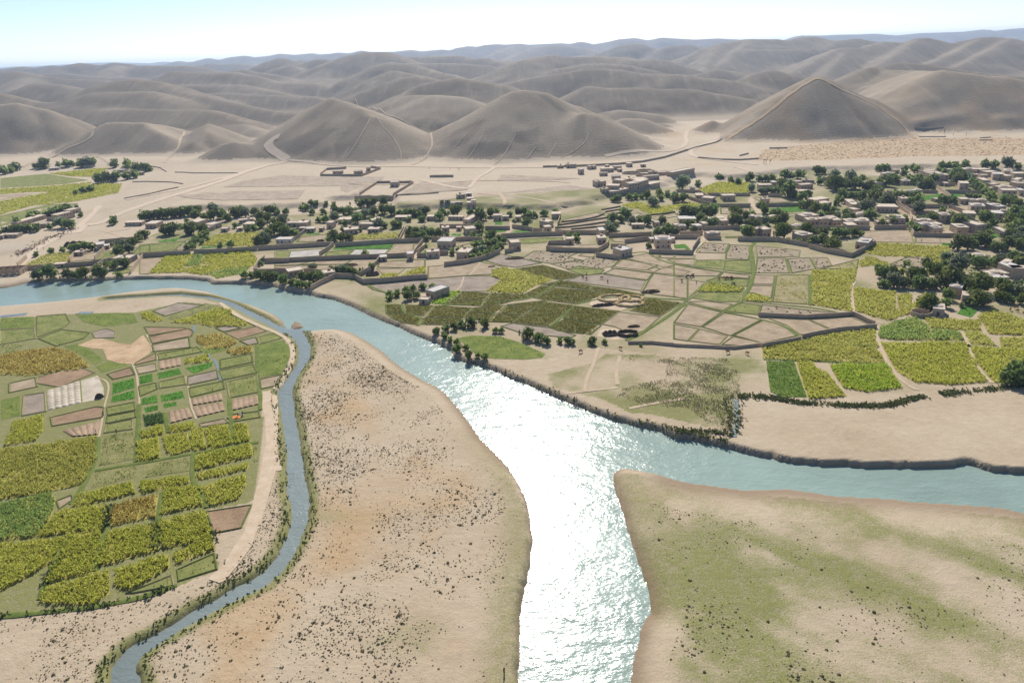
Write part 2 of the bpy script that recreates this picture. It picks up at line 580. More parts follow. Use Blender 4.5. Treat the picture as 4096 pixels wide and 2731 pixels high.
BAR_R = [
(29.2,170),
(33.3,170.9),
(45.3,165.2),
(54.2,161.6),
(68.6,158.2),
(85.7,154.4),
(106,150.6),
(131.7,144.3),
(213.2,102.7),
(141.8,53),
(99.2,75.4),
(50.1,77.1),
(17.7,78.3),
(21.6,97.3),
(26.2,110.7),
(28.7,115.3),
(29,128.9),
(29,145.7),
(28.6,166.1),
(28.5,170.6)]
STRIP = [
(-86.9,230.3),
(-77.7,199.2),
(-68.5,172.7),
(-66.1,164.4),
(-61.5,152.6),
(-61.4,141.7),
(-63.4,133.6),
(-69.1,127.3),
(-74.6,121.6),
(-81.6,113.5),
(-85.8,108.8),
(-83.9,101.7),
(-112.6,98),
(-127,117.6),
(-100.6,121.7),
(-82.1,127.9),
(-71.9,130.9),
(-70.3,147.5),
(-72.8,172.2)]
CEMETERY = [
(330,816.6),
(416.7,842),
(495.6,849.1),
(608.7,822.5),
(671.2,781.7),
(575.6,664.4),
(518.3,694.3),
(430.7,710.8),
(323.9,710.3),
(258.7,715.4),
(290.9,794.1)]
TILLED = [
[(-182.3,805.9),(-178.6,887.5),(-165.2,886.4),(-171.6,816.7),(-183.9,794.4)],
[(-203.4,837.4),(-179.1,891.1),(-168.8,885.7),(-181.7,825.1),(-193.5,800.3)],
[(9.5,812),(39.4,829),(37.7,799.2),(9.1,797)],
[(78.8,805.8),(84.8,849.3),(94.2,854.9),(97.1,840.9),(92.7,800.6)],
[(41.8,904.3),(53,905.9),(79.9,873.6),(65.7,877.1)],
[(-136.5,909.9),(-103.4,1058.6),(-87.9,1058.9),(-108.5,1033.1)],
[(-281.8,867.6),(-239.8,883.8),(-218.3,880.8),(-203.2,869.7),(-229.7,843.1),(-246.8,835.8)],
[(-373.1,852.3),(-350.6,881.9),(-338.3,885.1),(-324.7,887),(-286.4,848.1),(-299,830)],
[(-42,804.4),(-30,808.8),(9.1,797),(3.7,784.2),(-21.3,767),(-50.5,761.3)],
[(-86.8,847.6),(-76.3,853.9),(-28.6,855.4),(-21.4,852.9),(-42.2,815.3),(-60,820.6)],
[(-539.7,971),(-530.4,1020.5),(-510.6,1027.5),(-518.2,978)],
[(-254,852.6),(-225.7,899.3),(-216.6,902.4),(-231.6,852.9)]]
SCRUBLAND = [
(38.1,255.8),
(70.6,250.7),
(85.5,246.6),
(99,244.4),
(90.6,214.5),
(79.4,214.2),
(70.2,193),
(61.9,194.5),
(46.1,203.8),
(39.3,205.4),
(31.5,215.8),
(14.7,226.4),
(12.6,238.1),
(30.9,246.2)]
FIELDS = [
('cornY',[(-9.5,379.9),(-0.5,380.3),(11.9,367.3),(23.4,357),(21.9,354),(13.5,346),(6,334.6),(-3.2,336.3),(-12.2,340.1),(-8,350.9),(-3.9,358.3),(-9.8,365.7)],(17,0,3,0)),
('olive',[(-25.5,341.6),(-10.2,336.3),(-13.4,325.8),(-29.4,329.1)],(11,0,0,0)),
('olive',[(-29.7,328.4),(-13.6,325.1),(-14.9,318),(-33.4,321.7)],(11,4,3,33)),
('olive',[(-9.8,336.3),(6.7,332.2),(9.2,327.3),(1.3,324.3),(-13,325.1)],(11,1,2,0)),
('olive',[(-13.3,324.5),(0.9,323.6),(-7.7,317.3),(-14.4,317.6)],(11,3,3,33)),
('olive',[(17.6,348),(27.5,353.4),(43.2,342.7),(41,337.3),(20.6,345.9)],(11,1,1,0)),
('olive',[(7.2,333.3),(16.6,345.6),(23.5,342.4),(11.9,327.7),(9.3,328.4)],(11,0,2,0)),
('olive',[(12.2,327),(23.9,341.6),(40.8,335.6),(51.9,327.3),(44.9,325.8),(31.9,316),(17.7,323)],(11,0,0,2)),
('olive',[(40.8,335.6),(43.9,341.9),(56.8,334.6),(67.5,325.7),(65.7,324.3),(52.8,327.9)],(11,0,3,2)),
('olive',[(-62.8,324.2),(-55.6,323.9),(-52.7,313),(-60.6,312.7)],(11,0,2,5)),
('olive',[(-53.3,323.3),(-38.1,320.4),(-41.8,306.8),(-50.8,309.7)],(11,1,2,5)),
('olive',[(-37.3,320.3),(-18.6,315.4),(-22.4,302.9),(-40.8,304.1)],(11,2,3,33)),
('olive',[(-18.2,315.4),(-2.5,317.4),(-6.1,307.3),(-19.8,309.7)],(11,1,3,33)),
('olive',[(-2.1,317.4),(10.4,309.8),(5.9,303.5),(-5.4,306.6)],(11,1,1,33)),
('olive',[(-1.4,318.4),(17.6,322.6),(18.2,319.6),(10.5,310.8)],(11,2,2,0)),
('olive',[(10.8,309.7),(18.9,319.6),(30.9,313.4),(26.4,303.1),(12.9,302),(6.6,303.4)],(11,1,3,1)),
('olive',[(-42.8,302.9),(-22.3,301.9),(-23.5,297.2),(-32.2,294.2),(-42.4,295.8)],(11,0,0,33)),
('olive',[(-20.5,309.4),(-8.3,306.5),(-10.9,296),(-22.4,302.9)],(11,0,3,33)),
('olive',[(-7.6,306),(5.2,303.2),(0.1,294),(-10.2,295.9)],(11,0,1,33)),
('olive',[(5.9,303.1),(26.3,302.5),(22.5,298.5),(16.9,287.7),(0.8,293.9)],(11,1,0,1)),
('olive',[(-60.4,311.7),(-52.5,311.9),(-42.2,303.8),(-43.4,295.3),(-50.8,298.7),(-56.6,305.2)],(11,2,2,5)),
('olive',[(31.2,312.9),(47.2,305),(51.2,303.6),(40.6,288.2),(24.5,297.3)],(11,0,3,1)),
('olive',[(67.9,320.4),(82.9,311.9),(69.4,295.9),(56.9,304.1)],(11,0,1,2)),
('olive',[(3.8,378.3),(19.5,383.9),(39.7,361.3),(27.7,354.7),(11.9,367.3)],(11,0,1,0)),
('olive',[(16.9,286.8),(25.1,296.3),(40.4,286.4),(34.5,276.3),(28.2,278.6),(20.6,282)],(11,0,0,1)),
('floor',[(38.3,314.3),(41.8,325),(55.6,326.9),(65.6,323.6),(60.8,309.9),(52.1,304.6),(42.8,309.6)],(21,0,0,2)),
('floor',[(36.9,274.4),(39.8,282),(46.6,283.1),(51.3,275.6),(48.5,270),(43.3,269.6)],(21,0,2,1)),
('lime',[(-37.1,334.5),(-35,343.1),(-25.9,341.6),(-28.3,330.5)],(6,1,1,5)),
('lime',[(-41.4,324.2),(-36.9,332.8),(-29.1,330.6),(-33.7,321.3)],(6,0,1,5)),
('bare',[(-47.9,389),(-17.3,395.5),(-1.3,381.3),(-9.9,378.5),(-9.4,369.8),(-25.7,368.9),(-45.6,365.7)],(2,0,2,3)),
('bare',[(52.4,364),(59.5,372.3),(79.1,360.9),(73.6,349.5),(60.5,357.6)],(2,4,2,10)),
('bare',[(69.3,393.3),(83.8,401.3),(87.8,386.2),(95.9,376.1),(84.9,368.6),(77.6,382.9)],(2,0,2,10)),
('bare',[(57.9,373.3),(67.7,391.3),(79.7,380.5),(84.4,368.1),(79.4,362.2),(62.7,371.3)],(2,2,2,10)),
('bare',[(74.2,348.1),(79.5,360.8),(95.6,350.3),(87.5,317.9),(67,329.2)],(2,0,1,2)),
('bare',[(41.3,287.8),(51,302.6),(68.7,294.6),(58.4,278.5),(52.5,274.7),(46.8,284)],(2,0,1,1)),
('grey',[(-79.2,358.8),(-46.3,365),(-25.7,368.1),(-9.4,367),(-3.9,358.3),(-11.8,340.1),(-65.3,343),(-73.5,349.3)],(16,0,3,5)),
('grey',[(-13.8,397.3),(-4.8,411),(9.5,397.6),(18.9,388.5),(3.9,381.3),(-4.8,386.8)],(16,0,2,3)),
('grey',[(30.7,353),(39.7,361.3),(51.4,362.7),(72.6,348.3),(67.3,332.7),(54.4,339),(44.3,345.1)],(16,0,3,2)),
('grey',[(-4.7,289.8),(0.8,293),(16.8,285.9),(27.9,276.1),(25.7,273.4),(5.2,279.9)],(16,0,0,1)),
('dots',[(7.8,399.4),(15.7,415.2),(42.9,408.2),(35.7,399.2),(43,391.8),(24.9,386.3),(17.3,391.9)],(15,0,3,0)),
('dots',[(24.9,385.4),(42.8,390.3),(49.9,397.4),(64.9,390.7),(59.4,377.5),(51.1,372.7),(32.7,374.9)],(15,0,0,10)),
('green',[(33,373.4),(40,379.9),(53.4,371),(50.8,364.2),(44.7,362.1),(39.9,363.2)],(10,0,2,10)),
('meadow',[(-24.3,277.4),(-17.9,280.3),(-5.3,278.3),(3.3,270.8),(13.8,257.2),(12.3,253.6),(4.4,252.1),(-10.8,254.9),(-15.1,258.2),(-18.6,266.2)],(3,0,2,33)),
('lush',[(-115.9,442.5),(-76,444.5),(-76.4,432.5),(-100.9,434.9),(-115.1,435.2)],(5,0,2,29)),
('lush',[(-144.2,479.2),(-144.5,483.9),(-134.8,483.4),(-134.1,478.6)],(5,0,3,30)),
('green',[(-116.8,430.1),(-101.1,434.2),(-103.1,420),(-116.8,421.5)],(10,0,1,30)),
('green',[(-153.1,437.1),(-143.4,436.6),(-139.1,417.3),(-147.4,418.3)],(10,0,0,30)),
('wet',[(-101.6,420.6),(-100.3,434.1),(-77.1,431.8),(-78.7,421.4),(-87.2,418.7)],(18,0,2,29)),
('wet',[(-142.7,435.7),(-117.6,438.7),(-119.4,422.1),(-132.4,419.4),(-139.3,419.5)],(18,0,2,30)),
('bare',[(-77.9,421.3),(-76,433.2),(-74.7,444),(-58.1,443.7),(-59.7,418.2),(-76.4,416.9)],(2,1,2,29)),
('bare',[(-144.5,408.8),(-120,411.8),(-119.5,403.7),(-142.5,402.4)],(2,0,2,30)),
('bare',[(-128.6,402.7),(-119.3,412),(-96.5,411.3),(-100.2,400.6)],(2,1,2,30)),
('bare',[(-142.1,401),(-100.8,399.7),(-102.8,394.9),(-107.1,390.2),(-140,394.1)],(2,0,3,4)),
('bare',[(-99.4,400.5),(-96.1,411.2),(-80.2,410.6),(-80.6,398.9),(-86.1,381.4),(-94,391.3)],(2,1,3,4)),
('bare',[(-78.9,402.8),(-61.2,404),(-51.4,404.2),(-49.8,388.5),(-61.1,388.3),(-78.2,391.7)],(2,1,3,5)),
('bare',[(-78.1,388.7),(-61.3,387.3),(-63.4,377.5),(-73,378)],(2,0,3,5)),
('bare',[(-108.3,459),(-77,460.2),(-77.8,456.8),(-106.5,454.4)],(2,0,2,29)),
('bare',[(-145.9,472.1),(-132.9,477.5),(-126.4,474.8),(-127.2,465.1),(-131.7,458.4),(-145.1,460.9)],(2,0,3,30)),
('cornY',[(-74.2,367.9),(-71.9,377.9),(-63.9,376.3),(-62.7,372.6),(-67.3,367.2)],(17,0,3,5)),
('cornY',[(-59.6,379.5),(-49.9,389.8),(-48.4,375.7),(-53.5,371.5),(-62.1,368.3)],(17,1,3,5)),
('wheat',[(-109.2,467.9),(-104,475.3),(-76.4,475),(-75.7,463.2),(-90.2,460.8),(-107.7,462.3)],(14,0,2,29)),
('corn',[(-215.9,395.4),(-223.6,436.9),(-207.5,436.4),(-198.7,405.1),(-202,395)],(0,0,0,27)),
('corn',[(-191.5,412.5),(-198.1,436),(-184.9,435),(-181.2,424),(-181.9,411.3)],(0,0,3,27)),
('corn',[(-181.3,410.5),(-180.9,425.5),(-186,441.4),(-178.7,443.6),(-169.5,440),(-159.4,419.9),(-155.3,403.9),(-165.5,399.8),(-172.3,399.3)],(0,0,1,27)),
('corn',[(-201.6,395),(-197.6,404.3),(-189.9,407.5),(-181,409.8),(-173.1,399.4),(-179.6,392.4),(-181.2,388.8),(-195.4,395.5)],(0,0,2,27)),
('cornG',[(-199.5,407.9),(-206.7,435.5),(-199.1,435.3),(-190.2,408.2)],(4,0,0,27)),
('cornG',[(-180.4,388.7),(-171.4,397.9),(-161.4,401.3),(-156.8,400.1),(-157.3,387.2),(-162.2,385.3),(-169.1,380),(-173.4,385.4)],(4,0,1,27)),
('bare',[(-237.7,428.9),(-222.6,431.9),(-215.8,394.3),(-220.8,394.4)],(2,0,0,27)),
('cornY',[(-210.3,460.9),(-210.7,473.1),(-211.7,489.7),(-200.2,489.9),(-179,494.5),(-174.6,480.7),(-172.4,452.5),(-184.8,453.3),(-192.4,457.7),(-208,457.2)],(17,0,0,28)),
('lush',[(-208,449.8),(-208,455.2),(-191.1,455.3),(-190.3,451.9)],(5,0,2,28)),
('lush',[(-248.7,476.5),(-235.5,484.6),(-233.9,473.6),(-245.1,471.6)],(5,0,0,28)),
('green',[(-256.3,467.1),(-227.4,472.2),(-225.1,448.9),(-232.2,446.6),(-245.6,445.2)],(10,0,0,28)),
('dots',[(-224.3,448),(-227.6,473.6),(-225.3,483.2),(-218.5,455.3),(-217,447.8)],(15,0,0,28)),
('wheat',[(-307.6,422.9),(-311.1,445.5),(-305.5,451),(-294.5,452.8),(-283.7,430),(-288.5,424.8),(-310.6,421.8)],(14,0,3,26)),
('bare',[(-283.7,428.5),(-287.9,443.3),(-274,452.6),(-268.2,432.5),(-281.5,428.3)],(2,1,1,26)),
('bare',[(-286.2,407.3),(-285.9,412.6),(-258,418.2),(-255.2,401.7),(-281.1,399.6)],(2,0,1,26)),
('green',[(-266.9,431.6),(-273.1,452.4),(-266.6,454),(-257.4,435.6)],(10,0,1,26)),
('green',[(-238.1,396.4),(-241.8,408),(-233.8,413.2),(-228.5,397.9)],(10,0,0,27)),
('green',[(-254.3,460.6),(-249.2,466.7),(-236.8,440.6),(-249,442.2)],(10,1,0,28)),
('lush',[(-17,471.1),(-0.4,473),(-2.2,467.1),(-16.5,467.7)],(5,1,3,3)),
('lush',[(1.2,459.4),(4.5,469.8),(12.5,469.2),(15.4,463.7),(24.4,459.7),(17.4,458)],(5,0,0,6)),
('lush',[(-40.5,462.7),(-38.2,467.7),(-31.9,465.9),(-32.9,459.8)],(5,0,3,3)),
('lush',[(-54.9,419.8),(-53.7,428),(-45.1,428.4),(-45,423),(-49.1,419)],(5,0,0,3)),
('lush',[(-9.6,497.3),(-3.5,499.4),(-4,488.4),(-10,489.3)],(5,1,0,6)),
('green',[(-0.3,435.8),(0.2,444.8),(21.1,446.2),(36.1,445.8),(35.4,437.5),(14.2,433.9)],(10,0,1,3)),
('bare',[(-36,440.7),(-25.7,445.9),(-24.7,440.8),(-33.9,432.7)],(2,0,3,3)),
('bare',[(-62.6,441),(-57.2,441.9),(-57.8,424.7),(-60.8,419.1)],(2,2,2,29)),
('lush',[(103.6,418.7),(111.6,419.9),(111.9,407),(110.5,403),(108.6,403.3),(108.4,408.9),(102.2,409)],(5,0,1,9)),
('bare',[(26.4,425.9),(62.4,426.1),(60.1,418.3),(54.4,414.2),(26.1,420.5)],(2,1,0,10)),
('bare',[(67.7,439.7),(94.4,440.7),(91.2,435.1),(75.1,428.8),(68.5,431.3)],(2,0,3,9)),
('bare',[(33.8,473.1),(41,497.8),(68.6,518.4),(74.5,502),(71.5,483.9),(65.3,459.2),(39.9,463.8)],(2,0,1,6)),
('bare',[(71.8,524.7),(89.1,536.8),(96,521.4),(100.4,511),(78.3,511.2),(72.1,518.9)],(2,0,3,6)),
('bare',[(94.6,497.8),(100.4,508.8),(106.3,504.6),(107.2,501.8),(97.7,496.9)],(2,1,1,6)),
('bare',[(103.8,494.3),(125.1,507.7),(126,497.1),(108.9,487.7)],(2,1,2,11)),
('bare',[(42.2,400.8),(45.6,406.8),(52.7,404.5),(51.1,397.6),(49.1,397.1)],(2,0,0,10)),
('bare',[(85.5,398.8),(90,398.2),(89.4,391.4),(85.6,393.2)],(2,0,1,10)),
('bare',[(90.8,398.1),(99.4,396.3),(97,388.4),(89.6,390.7)],(2,0,2,9)),
('bare',[(99.6,395.6),(110.7,393.5),(108.5,386.3),(97.6,387.9)],(2,1,2,9)),
('bare',[(92.9,386.9),(108,385.6),(108.9,382.2),(104.9,372.4),(96.8,376.5)],(2,3,2,9)),
('bare',[(60,377.8),(64.7,389),(67.5,390),(85,376.1),(76.3,367.1),(61.4,374.5)],(2,1,2,10)),
('bare',[(77.5,367.6),(85,374.2),(99.7,362),(93.9,355.6),(80.9,361.8)],(2,3,2,10)),
('corn',[(90.4,541.9),(104.2,550.8),(111.5,540.8),(109.2,531.5),(97.5,527.5),(93.9,535.2)],(0,2,0,11)),
('corn',[(100.7,525.8),(111.1,533.5),(123.2,531.5),(126.3,514.7),(112.5,504.7),(106.3,506.7)],(0,1,0,11)),
('corn',[(123.9,532.6),(145.9,542.4),(150.8,531.7),(130.1,518.6),(126.4,523.9)],(0,0,0,11)),
('corn',[(166.1,594.6),(191.2,625.9),(218,617.3),(202.3,570.5),(168.4,573.1),(165,584.5)],(0,0,3,12)),
('bare',[(162.7,517.5),(184.2,514.4),(177.4,494),(157.8,499.3)],(2,0,2,11)),
('lush',[(112.7,439.1),(118.8,439.9),(117.8,437.5),(112.7,437.4)],(5,0,3,9)),
('dots',[(116.2,407.2),(123.9,420.4),(138.1,415.9),(129.1,395.4),(113.1,399.1)],(15,0,1,9)),
('dots',[(138.3,413.8),(150.4,409.6),(138.4,380.5),(126.3,383.6),(130.4,396.2)],(15,1,1,9)),
('dots',[(152.5,409.4),(174.5,396.2),(168.6,383),(145.3,385.3)],(15,1,0,15)),
('dots',[(144.4,382.9),(160,380.9),(151.4,352.9),(133.8,355)],(15,3,0,15)),
('dots',[(160.6,379.3),(173.9,380.4),(168.4,359.2),(152.9,353.1)],(15,2,0,15)),
('dots',[(175.2,380.3),(183.5,379.2),(179.3,364.2),(169.3,359.4)],(15,0,0,15)),
('dots',[(210.7,362.1),(226.5,374.4),(235.2,370.3),(225.7,355.1),(216.6,356.2)],(15,0,3,21)),
('dots',[(119.9,305.5),(148.4,291.4),(137.5,289.8),(114.5,293.8)],(15,0,0,22)),
('green',[(108.9,383),(124.8,381.6),(118.6,363.2),(104.8,370.6)],(10,0,2,9)),
('green',[(124.9,380.1),(139,379.2),(134.9,365.5),(131,355.3),(118.5,362.4)],(10,1,2,9)),
('green',[(104.5,344.7),(111.6,349.8),(127,344.2),(121.8,333.2),(105.2,342)],(10,2,2,9)),
('green',[(89.8,318.8),(95.5,326.1),(113,326.6),(118.9,329),(111.8,311.4),(101.1,311.7)],(10,0,1,2)),
('green',[(99.8,299.8),(111.2,309.6),(119.1,305.6),(113.4,292.9),(104.9,296.5)],(10,1,1,2)),
('green',[(141,433.2),(156.1,433.8),(154.7,429.3),(140.6,430.5)],(10,0,1,9)),
('bare',[(99.2,397),(109,394.1),(109.3,385.1),(104.5,372.7),(95,379.2)],(2,2,2,9)),
('bare',[(94.3,376.3),(103.9,367.2),(116.3,358.7),(112.1,352.2),(89.4,354.8)],(2,4,2,9)),
('bare',[(112.3,350.3),(117.4,358.6),(129.2,350.7),(127.3,346.2),(115.4,349.9)],(2,5,2,9)),
('bare',[(88.5,351.2),(103.1,342.3),(87.7,316.1),(81.7,321.9)],(2,1,1,2)),
('bare',[(132.2,352),(142.4,349.7),(136.3,335.3),(125.5,336.5)],(2,6,2,9)),
('bare',[(124.3,334.4),(135.6,333.2),(127.5,314.1),(122.5,322.5),(119.1,324.1)],(2,5,1,2)),
('bare',[(85.5,313.3),(95,313.4),(106.3,308),(99.8,300.2),(87.1,311)],(2,3,1,2)),
('bare',[(73.6,286.9),(85.6,310.1),(98.3,297.9),(84,280.8)],(2,2,1,2)),
('bare',[(84.8,280.4),(99.3,297),(113.1,286.8),(93.8,269.5)],(2,4,1,2)),
('bare',[(75,265.3),(82.9,278.3),(92.2,269.2),(86.1,260.5)],(2,2,1,1)),
('bare',[(87.4,260.4),(94.6,268.6),(103.1,261.8),(103,259.8),(95.3,258.4)],(2,3,1,1)),
('bare',[(95.3,269.7),(114,286.4),(120.1,278.5),(121.6,267),(104.1,260.5)],(2,4,1,1)),
('bare',[(116.3,289),(132.7,285.5),(137.6,272.3),(123.2,267.9),(121.8,278.7)],(2,1,0,22)),
('bare',[(133.8,285.4),(153.5,286.6),(157.2,275.3),(138.7,272.2)],(2,0,0,22)),
('bare',[(73.1,284.8),(82.7,278.5),(74.3,265.5),(69.2,268.1)],(2,1,1,1)),
('bare',[(229.9,435.5),(262.2,434.9),(247.2,404.4),(226.2,409),(224.9,423.3)],(2,0,0,16)),
('bare',[(254.6,415.3),(293.7,409.1),(279.5,394.8),(248.4,404.2)],(2,0,1,16)),
('cornL',[(95.5,328.5),(102.9,340.5),(119.7,331.5),(116.7,325.5),(107.3,325.3)],(19,0,1,2)),
('cornL',[(116.2,318.2),(121.8,321.7),(127.1,313.5),(125.4,309),(114.4,312.2)],(19,1,1,2)),
('sparse',[(143.5,350.1),(159.8,348.2),(141.9,304.1),(126.2,308.9)],(12,0,0,22)),
('sparse',[(179.1,363),(198.6,373.3),(189.8,356.7),(170.1,357.6)],(12,0,2,15)),
('cornY',[(164.9,355.7),(189.3,355.6),(178.8,336.2),(171.3,324.9),(156.8,292.9),(142.9,304)],(17,3,0,22)),
('cornY',[(173.2,325.4),(189.7,316.7),(177,294),(178.2,286.5),(167.3,280.5),(159,293.2)],(17,2,0,22)),
('cornY',[(189.9,314.4),(195.6,312.7),(188.4,301),(178.7,294.2)],(17,1,0,22)),
('cornY',[(177.8,292.5),(188.6,299.5),(202.9,314.1),(197.9,304.2),(187.7,293.3),(178.6,286.5)],(17,0,0,22)),
('cornY',[(122.6,262.8),(138.8,267.3),(156.6,271.4),(148.4,252.8),(133.6,255.7),(123.7,261.1)],(17,4,0,22)),
('cornO',[(102.8,254.8),(121,260.7),(146.8,250.7),(144,237.2),(110.2,242.8),(99.6,245.8)],(13,0,1,1)),
('grass',[(99.4,243.4),(110.5,241.8),(103.2,211.5),(94.3,212.8),(91.6,217)],(1,0,1,1)),
('corn',[(111.4,241.7),(116.7,240.5),(115.9,234.5),(118,229.3),(117.2,224.4),(116.7,212),(103.5,211),(106.7,225.2)],(0,0,1,1)),
('corn',[(151.6,255.9),(184.8,253.8),(178,239.2),(170.7,219.2),(157.1,217.8),(145.9,220.5),(144.3,229.8),(147.9,243.1)],(0,1,2,23)),
('corn',[(184.5,250),(202.4,244.7),(183.9,218.5),(178.5,218.9),(173.3,218.7),(178.5,237.7)],(0,0,2,23)),
('cornL2',[(122.6,238),(142.9,234.9),(141.7,227.4),(138.7,216.9),(125.5,214.6),(118.9,218.4),(120.5,229.1)],(9,0,2,22)),
('cornG',[(153.6,262.4),(160.4,273.3),(181.1,283.9),(179.4,271.8),(173.8,258),(158.7,259.1)],(4,0,2,22)),
('cornG',[(174.1,257.7),(180,268.8),(189.7,264.6),(185.9,256.6)],(4,0,2,23)),
('cornY',[(184.1,281.8),(204.7,276.1),(198.3,265.3),(180.5,270)],(17,0,0,23)),
('cornY',[(191.1,264.4),(197.4,263.9),(194.7,249.7),(186.2,252.7)],(17,1,2,23)),
('cornY',[(205.1,274.3),(207.7,281.3),(218.5,287.9),(224.5,276),(212.5,259),(200.1,261.8)],(17,0,2,23)),
('cornY',[(200.7,256.3),(211,256.9),(204.2,247.3),(196.3,248.8)],(17,2,2,23)),
('lush',[(200.6,285.8),(209.6,295.3),(214.5,290.2),(204.2,280.2)],(5,0,0,23)),
('lush',[(258.5,395.2),(263.7,402.5),(272.1,397.5),(268.5,392.8)],(5,0,2,16)),
('cornO',[(208.1,386.8),(223.7,404.4),(233.9,403),(261.8,392.4),(253.7,377.8),(238.2,359.9),(237.6,374.2),(227.1,375.6),(214.4,378.7)],(13,0,1,15)),
('cornO',[(229.6,359.2),(239.2,366.8),(237.3,358.3),(232.3,351.6)],(13,0,3,21)),
('cornO',[(198.3,370.9),(206.3,378.2),(211,364.3),(206.7,354.1),(214.9,353.1),(225.1,352.7),(228.9,348.1),(219,340.6),(209.6,352.3),(200.7,361.9),(192.1,358.6)],(13,1,3,21)),
('lush',[(194.5,511.1),(204.2,513),(221.5,515.2),(221.1,497.1),(204.8,496.5)],(5,0,2,13)),
('lush',[(204.3,527.6),(225.2,526.7),(224.2,522.5),(203.8,524.8)],(5,0,3,13)),
('lush',[(322.3,536),(345.4,542.4),(341.1,525.5),(317.7,520.2)],(5,0,2,18)),
('lush',[(349.4,540.3),(359.9,539.7),(350.5,518.9),(345.8,522.2)],(5,0,1,18)),
('lush',[(307,423.7),(319.8,428.6),(302.5,408.7),(297.2,409.4)],(5,0,2,17)),
('bare',[(292.8,495.5),(320.1,491),(317.2,475.2),(292.2,483.4)],(2,0,1,17)),
('bare',[(358.6,536.5),(371.5,535.5),(365,516.3),(352.4,521)],(2,0,0,19)),
('bare',[(198.9,552.9),(220.2,551.7),(222.7,531.8),(200.9,533.1)],(2,0,3,13)),
('bare',[(201.3,491.3),(219.7,490.9),(220.5,485),(199.9,484.1)],(2,0,2,13)),
('grey',[(-181.3,327.3),(-173.5,338.8),(-158.2,333.8),(-171.6,319.3)],(16,0,0,4)),
('grey',[(-121.7,283.1),(-115.7,286.6),(-112.2,279.7),(-116.1,277.9)],(16,1,2,4)),
('grey',[(-187.6,235.3),(-180.8,237.2),(-170.7,221.6),(-177.5,218.7)],(16,3,2,4)),
('grey',[(-129.7,246.9),(-120.2,252.4),(-116.5,244.4),(-126.5,239.3)],(16,2,2,4)),
('grey',[(-138.9,300),(-134.2,303.9),(-127,298.9),(-133.6,295.2)],(16,0,2,4)),
('grey',[(-197.4,300.4),(-192.6,304.6),(-185.9,299.7),(-182.9,292.5),(-191.6,292.4)],(16,0,2,27)),
('corn',[(-186,324.5),(-183.5,327.1),(-169.8,313.6),(-173.8,311.4),(-182,317.9)],(0,0,0,4)),
('corn',[(-164.6,310.1),(-154.9,320),(-147.9,329),(-139.7,322.7),(-137.4,316),(-146,308.7),(-152.6,307.4)],(0,0,2,4)),
('corn',[(-137.7,264.4),(-130,268),(-125.8,261.9),(-136.4,260.1)],(0,1,2,4)),
('corn',[(-177.6,214.2),(-169.8,218.3),(-162.8,207),(-161.8,200.7),(-169.9,198),(-174,207.8)],(0,2,2,4)),
('cornY',[(-149.3,306.3),(-137,315.1),(-122.4,302.2),(-129,301.3),(-142.1,302.6)],(17,0,2,4)),
('rust',[(-143.7,289.5),(-134.5,293.7),(-122.4,282.3),(-122.9,276),(-133.9,275.4),(-140,282.2)],(25,0,2,4)),
('rust',[(-224.4,276.1),(-213.9,280),(-204.3,281.7),(-193.9,277.5),(-183.7,268.3),(-176.1,260.4),(-181.3,257.9),(-197.2,253.8),(-210.8,256.1)],(25,2,2,4)),
('rust',[(-114.9,162.1),(-104.4,166.4),(-100.5,156.3),(-110.5,153)],(25,0,2,33)),
('rust',[(-123.7,272.2),(-114.3,276.3),(-111.5,269.9),(-118.9,267.7)],(25,1,2,4)),
('brown',[(-174.9,304.9),(-153.9,301.9),(-154.2,299.5),(-167.4,293.8)],(8,1,2,4)),
('brown',[(-166.6,292.1),(-152,300.8),(-148.5,297.1),(-146.6,291),(-161.3,283.6)],(8,2,2,4)),
('brown',[(-132.4,293.8),(-119.6,300.6),(-113.4,293.9),(-123.2,285.3)],(8,0,2,4)),
('brown',[(-158.5,263.1),(-154.3,272.5),(-150.9,265),(-157.7,260.4)],(8,3,2,4)),
('brown',[(-164.5,252.1),(-158.2,258.4),(-152.9,251.1),(-159.5,247.1)],(8,4,2,4)),
('brown',[(-192.4,251.2),(-182.4,261.8),(-170.7,254),(-177.7,241.6),(-189.8,246.2)],(8,5,2,4)),
('brown',[(-165.9,216.6),(-153.5,223.8),(-150.3,223),(-146.8,215.5),(-161.4,210.2)],(8,6,2,4)),
('bare',[(-160.5,282),(-147.3,289.5),(-141.7,277.7),(-156.1,274.1)],(2,0,2,4)),
('bare',[(-156,258.2),(-149.1,261.3),(-145.5,254.3),(-151.4,251.3)],(2,1,2,4)),
('bare',[(-200.7,246.5),(-193.3,251.3),(-187.2,242.7),(-195.1,238.2)],(2,2,2,4)),
('bare',[(-99.5,242.5),(-91.8,246),(-90.6,236.5),(-96.3,233.8)],(2,0,0,33)),
('bare',[(-109.1,208.2),(-101.7,211.3),(-99.1,208.2),(-107.7,205.9)],(2,1,0,33)),
('bare',[(-133,165.4),(-130.3,168.1),(-128.6,165.8),(-130,161.7)],(2,0,2,33)),
('tan',[(-195.3,284.6),(-191,293.8),(-177.1,285.5),(-170.6,283.2),(-170.7,294.6),(-161.4,282.4),(-157,273),(-158.5,261.6),(-165.4,262.9),(-172.7,267.3),(-181,279.2),(-186.3,280.4)],(26,0,2,4)),
('stub',[(-232.4,287.9),(-221.4,289.8),(-219.8,280.1),(-225.5,277.8)],(24,0,2,27)),
('stub',[(-158.9,337.3),(-150.2,333),(-156.8,322.7),(-165.5,312.2),(-170.2,317.7)],(24,0,0,4)),
('meadow',[(-257.7,325.3),(-240.7,325.7),(-230.4,310.5),(-246.1,308.1)],(3,1,2,27)),
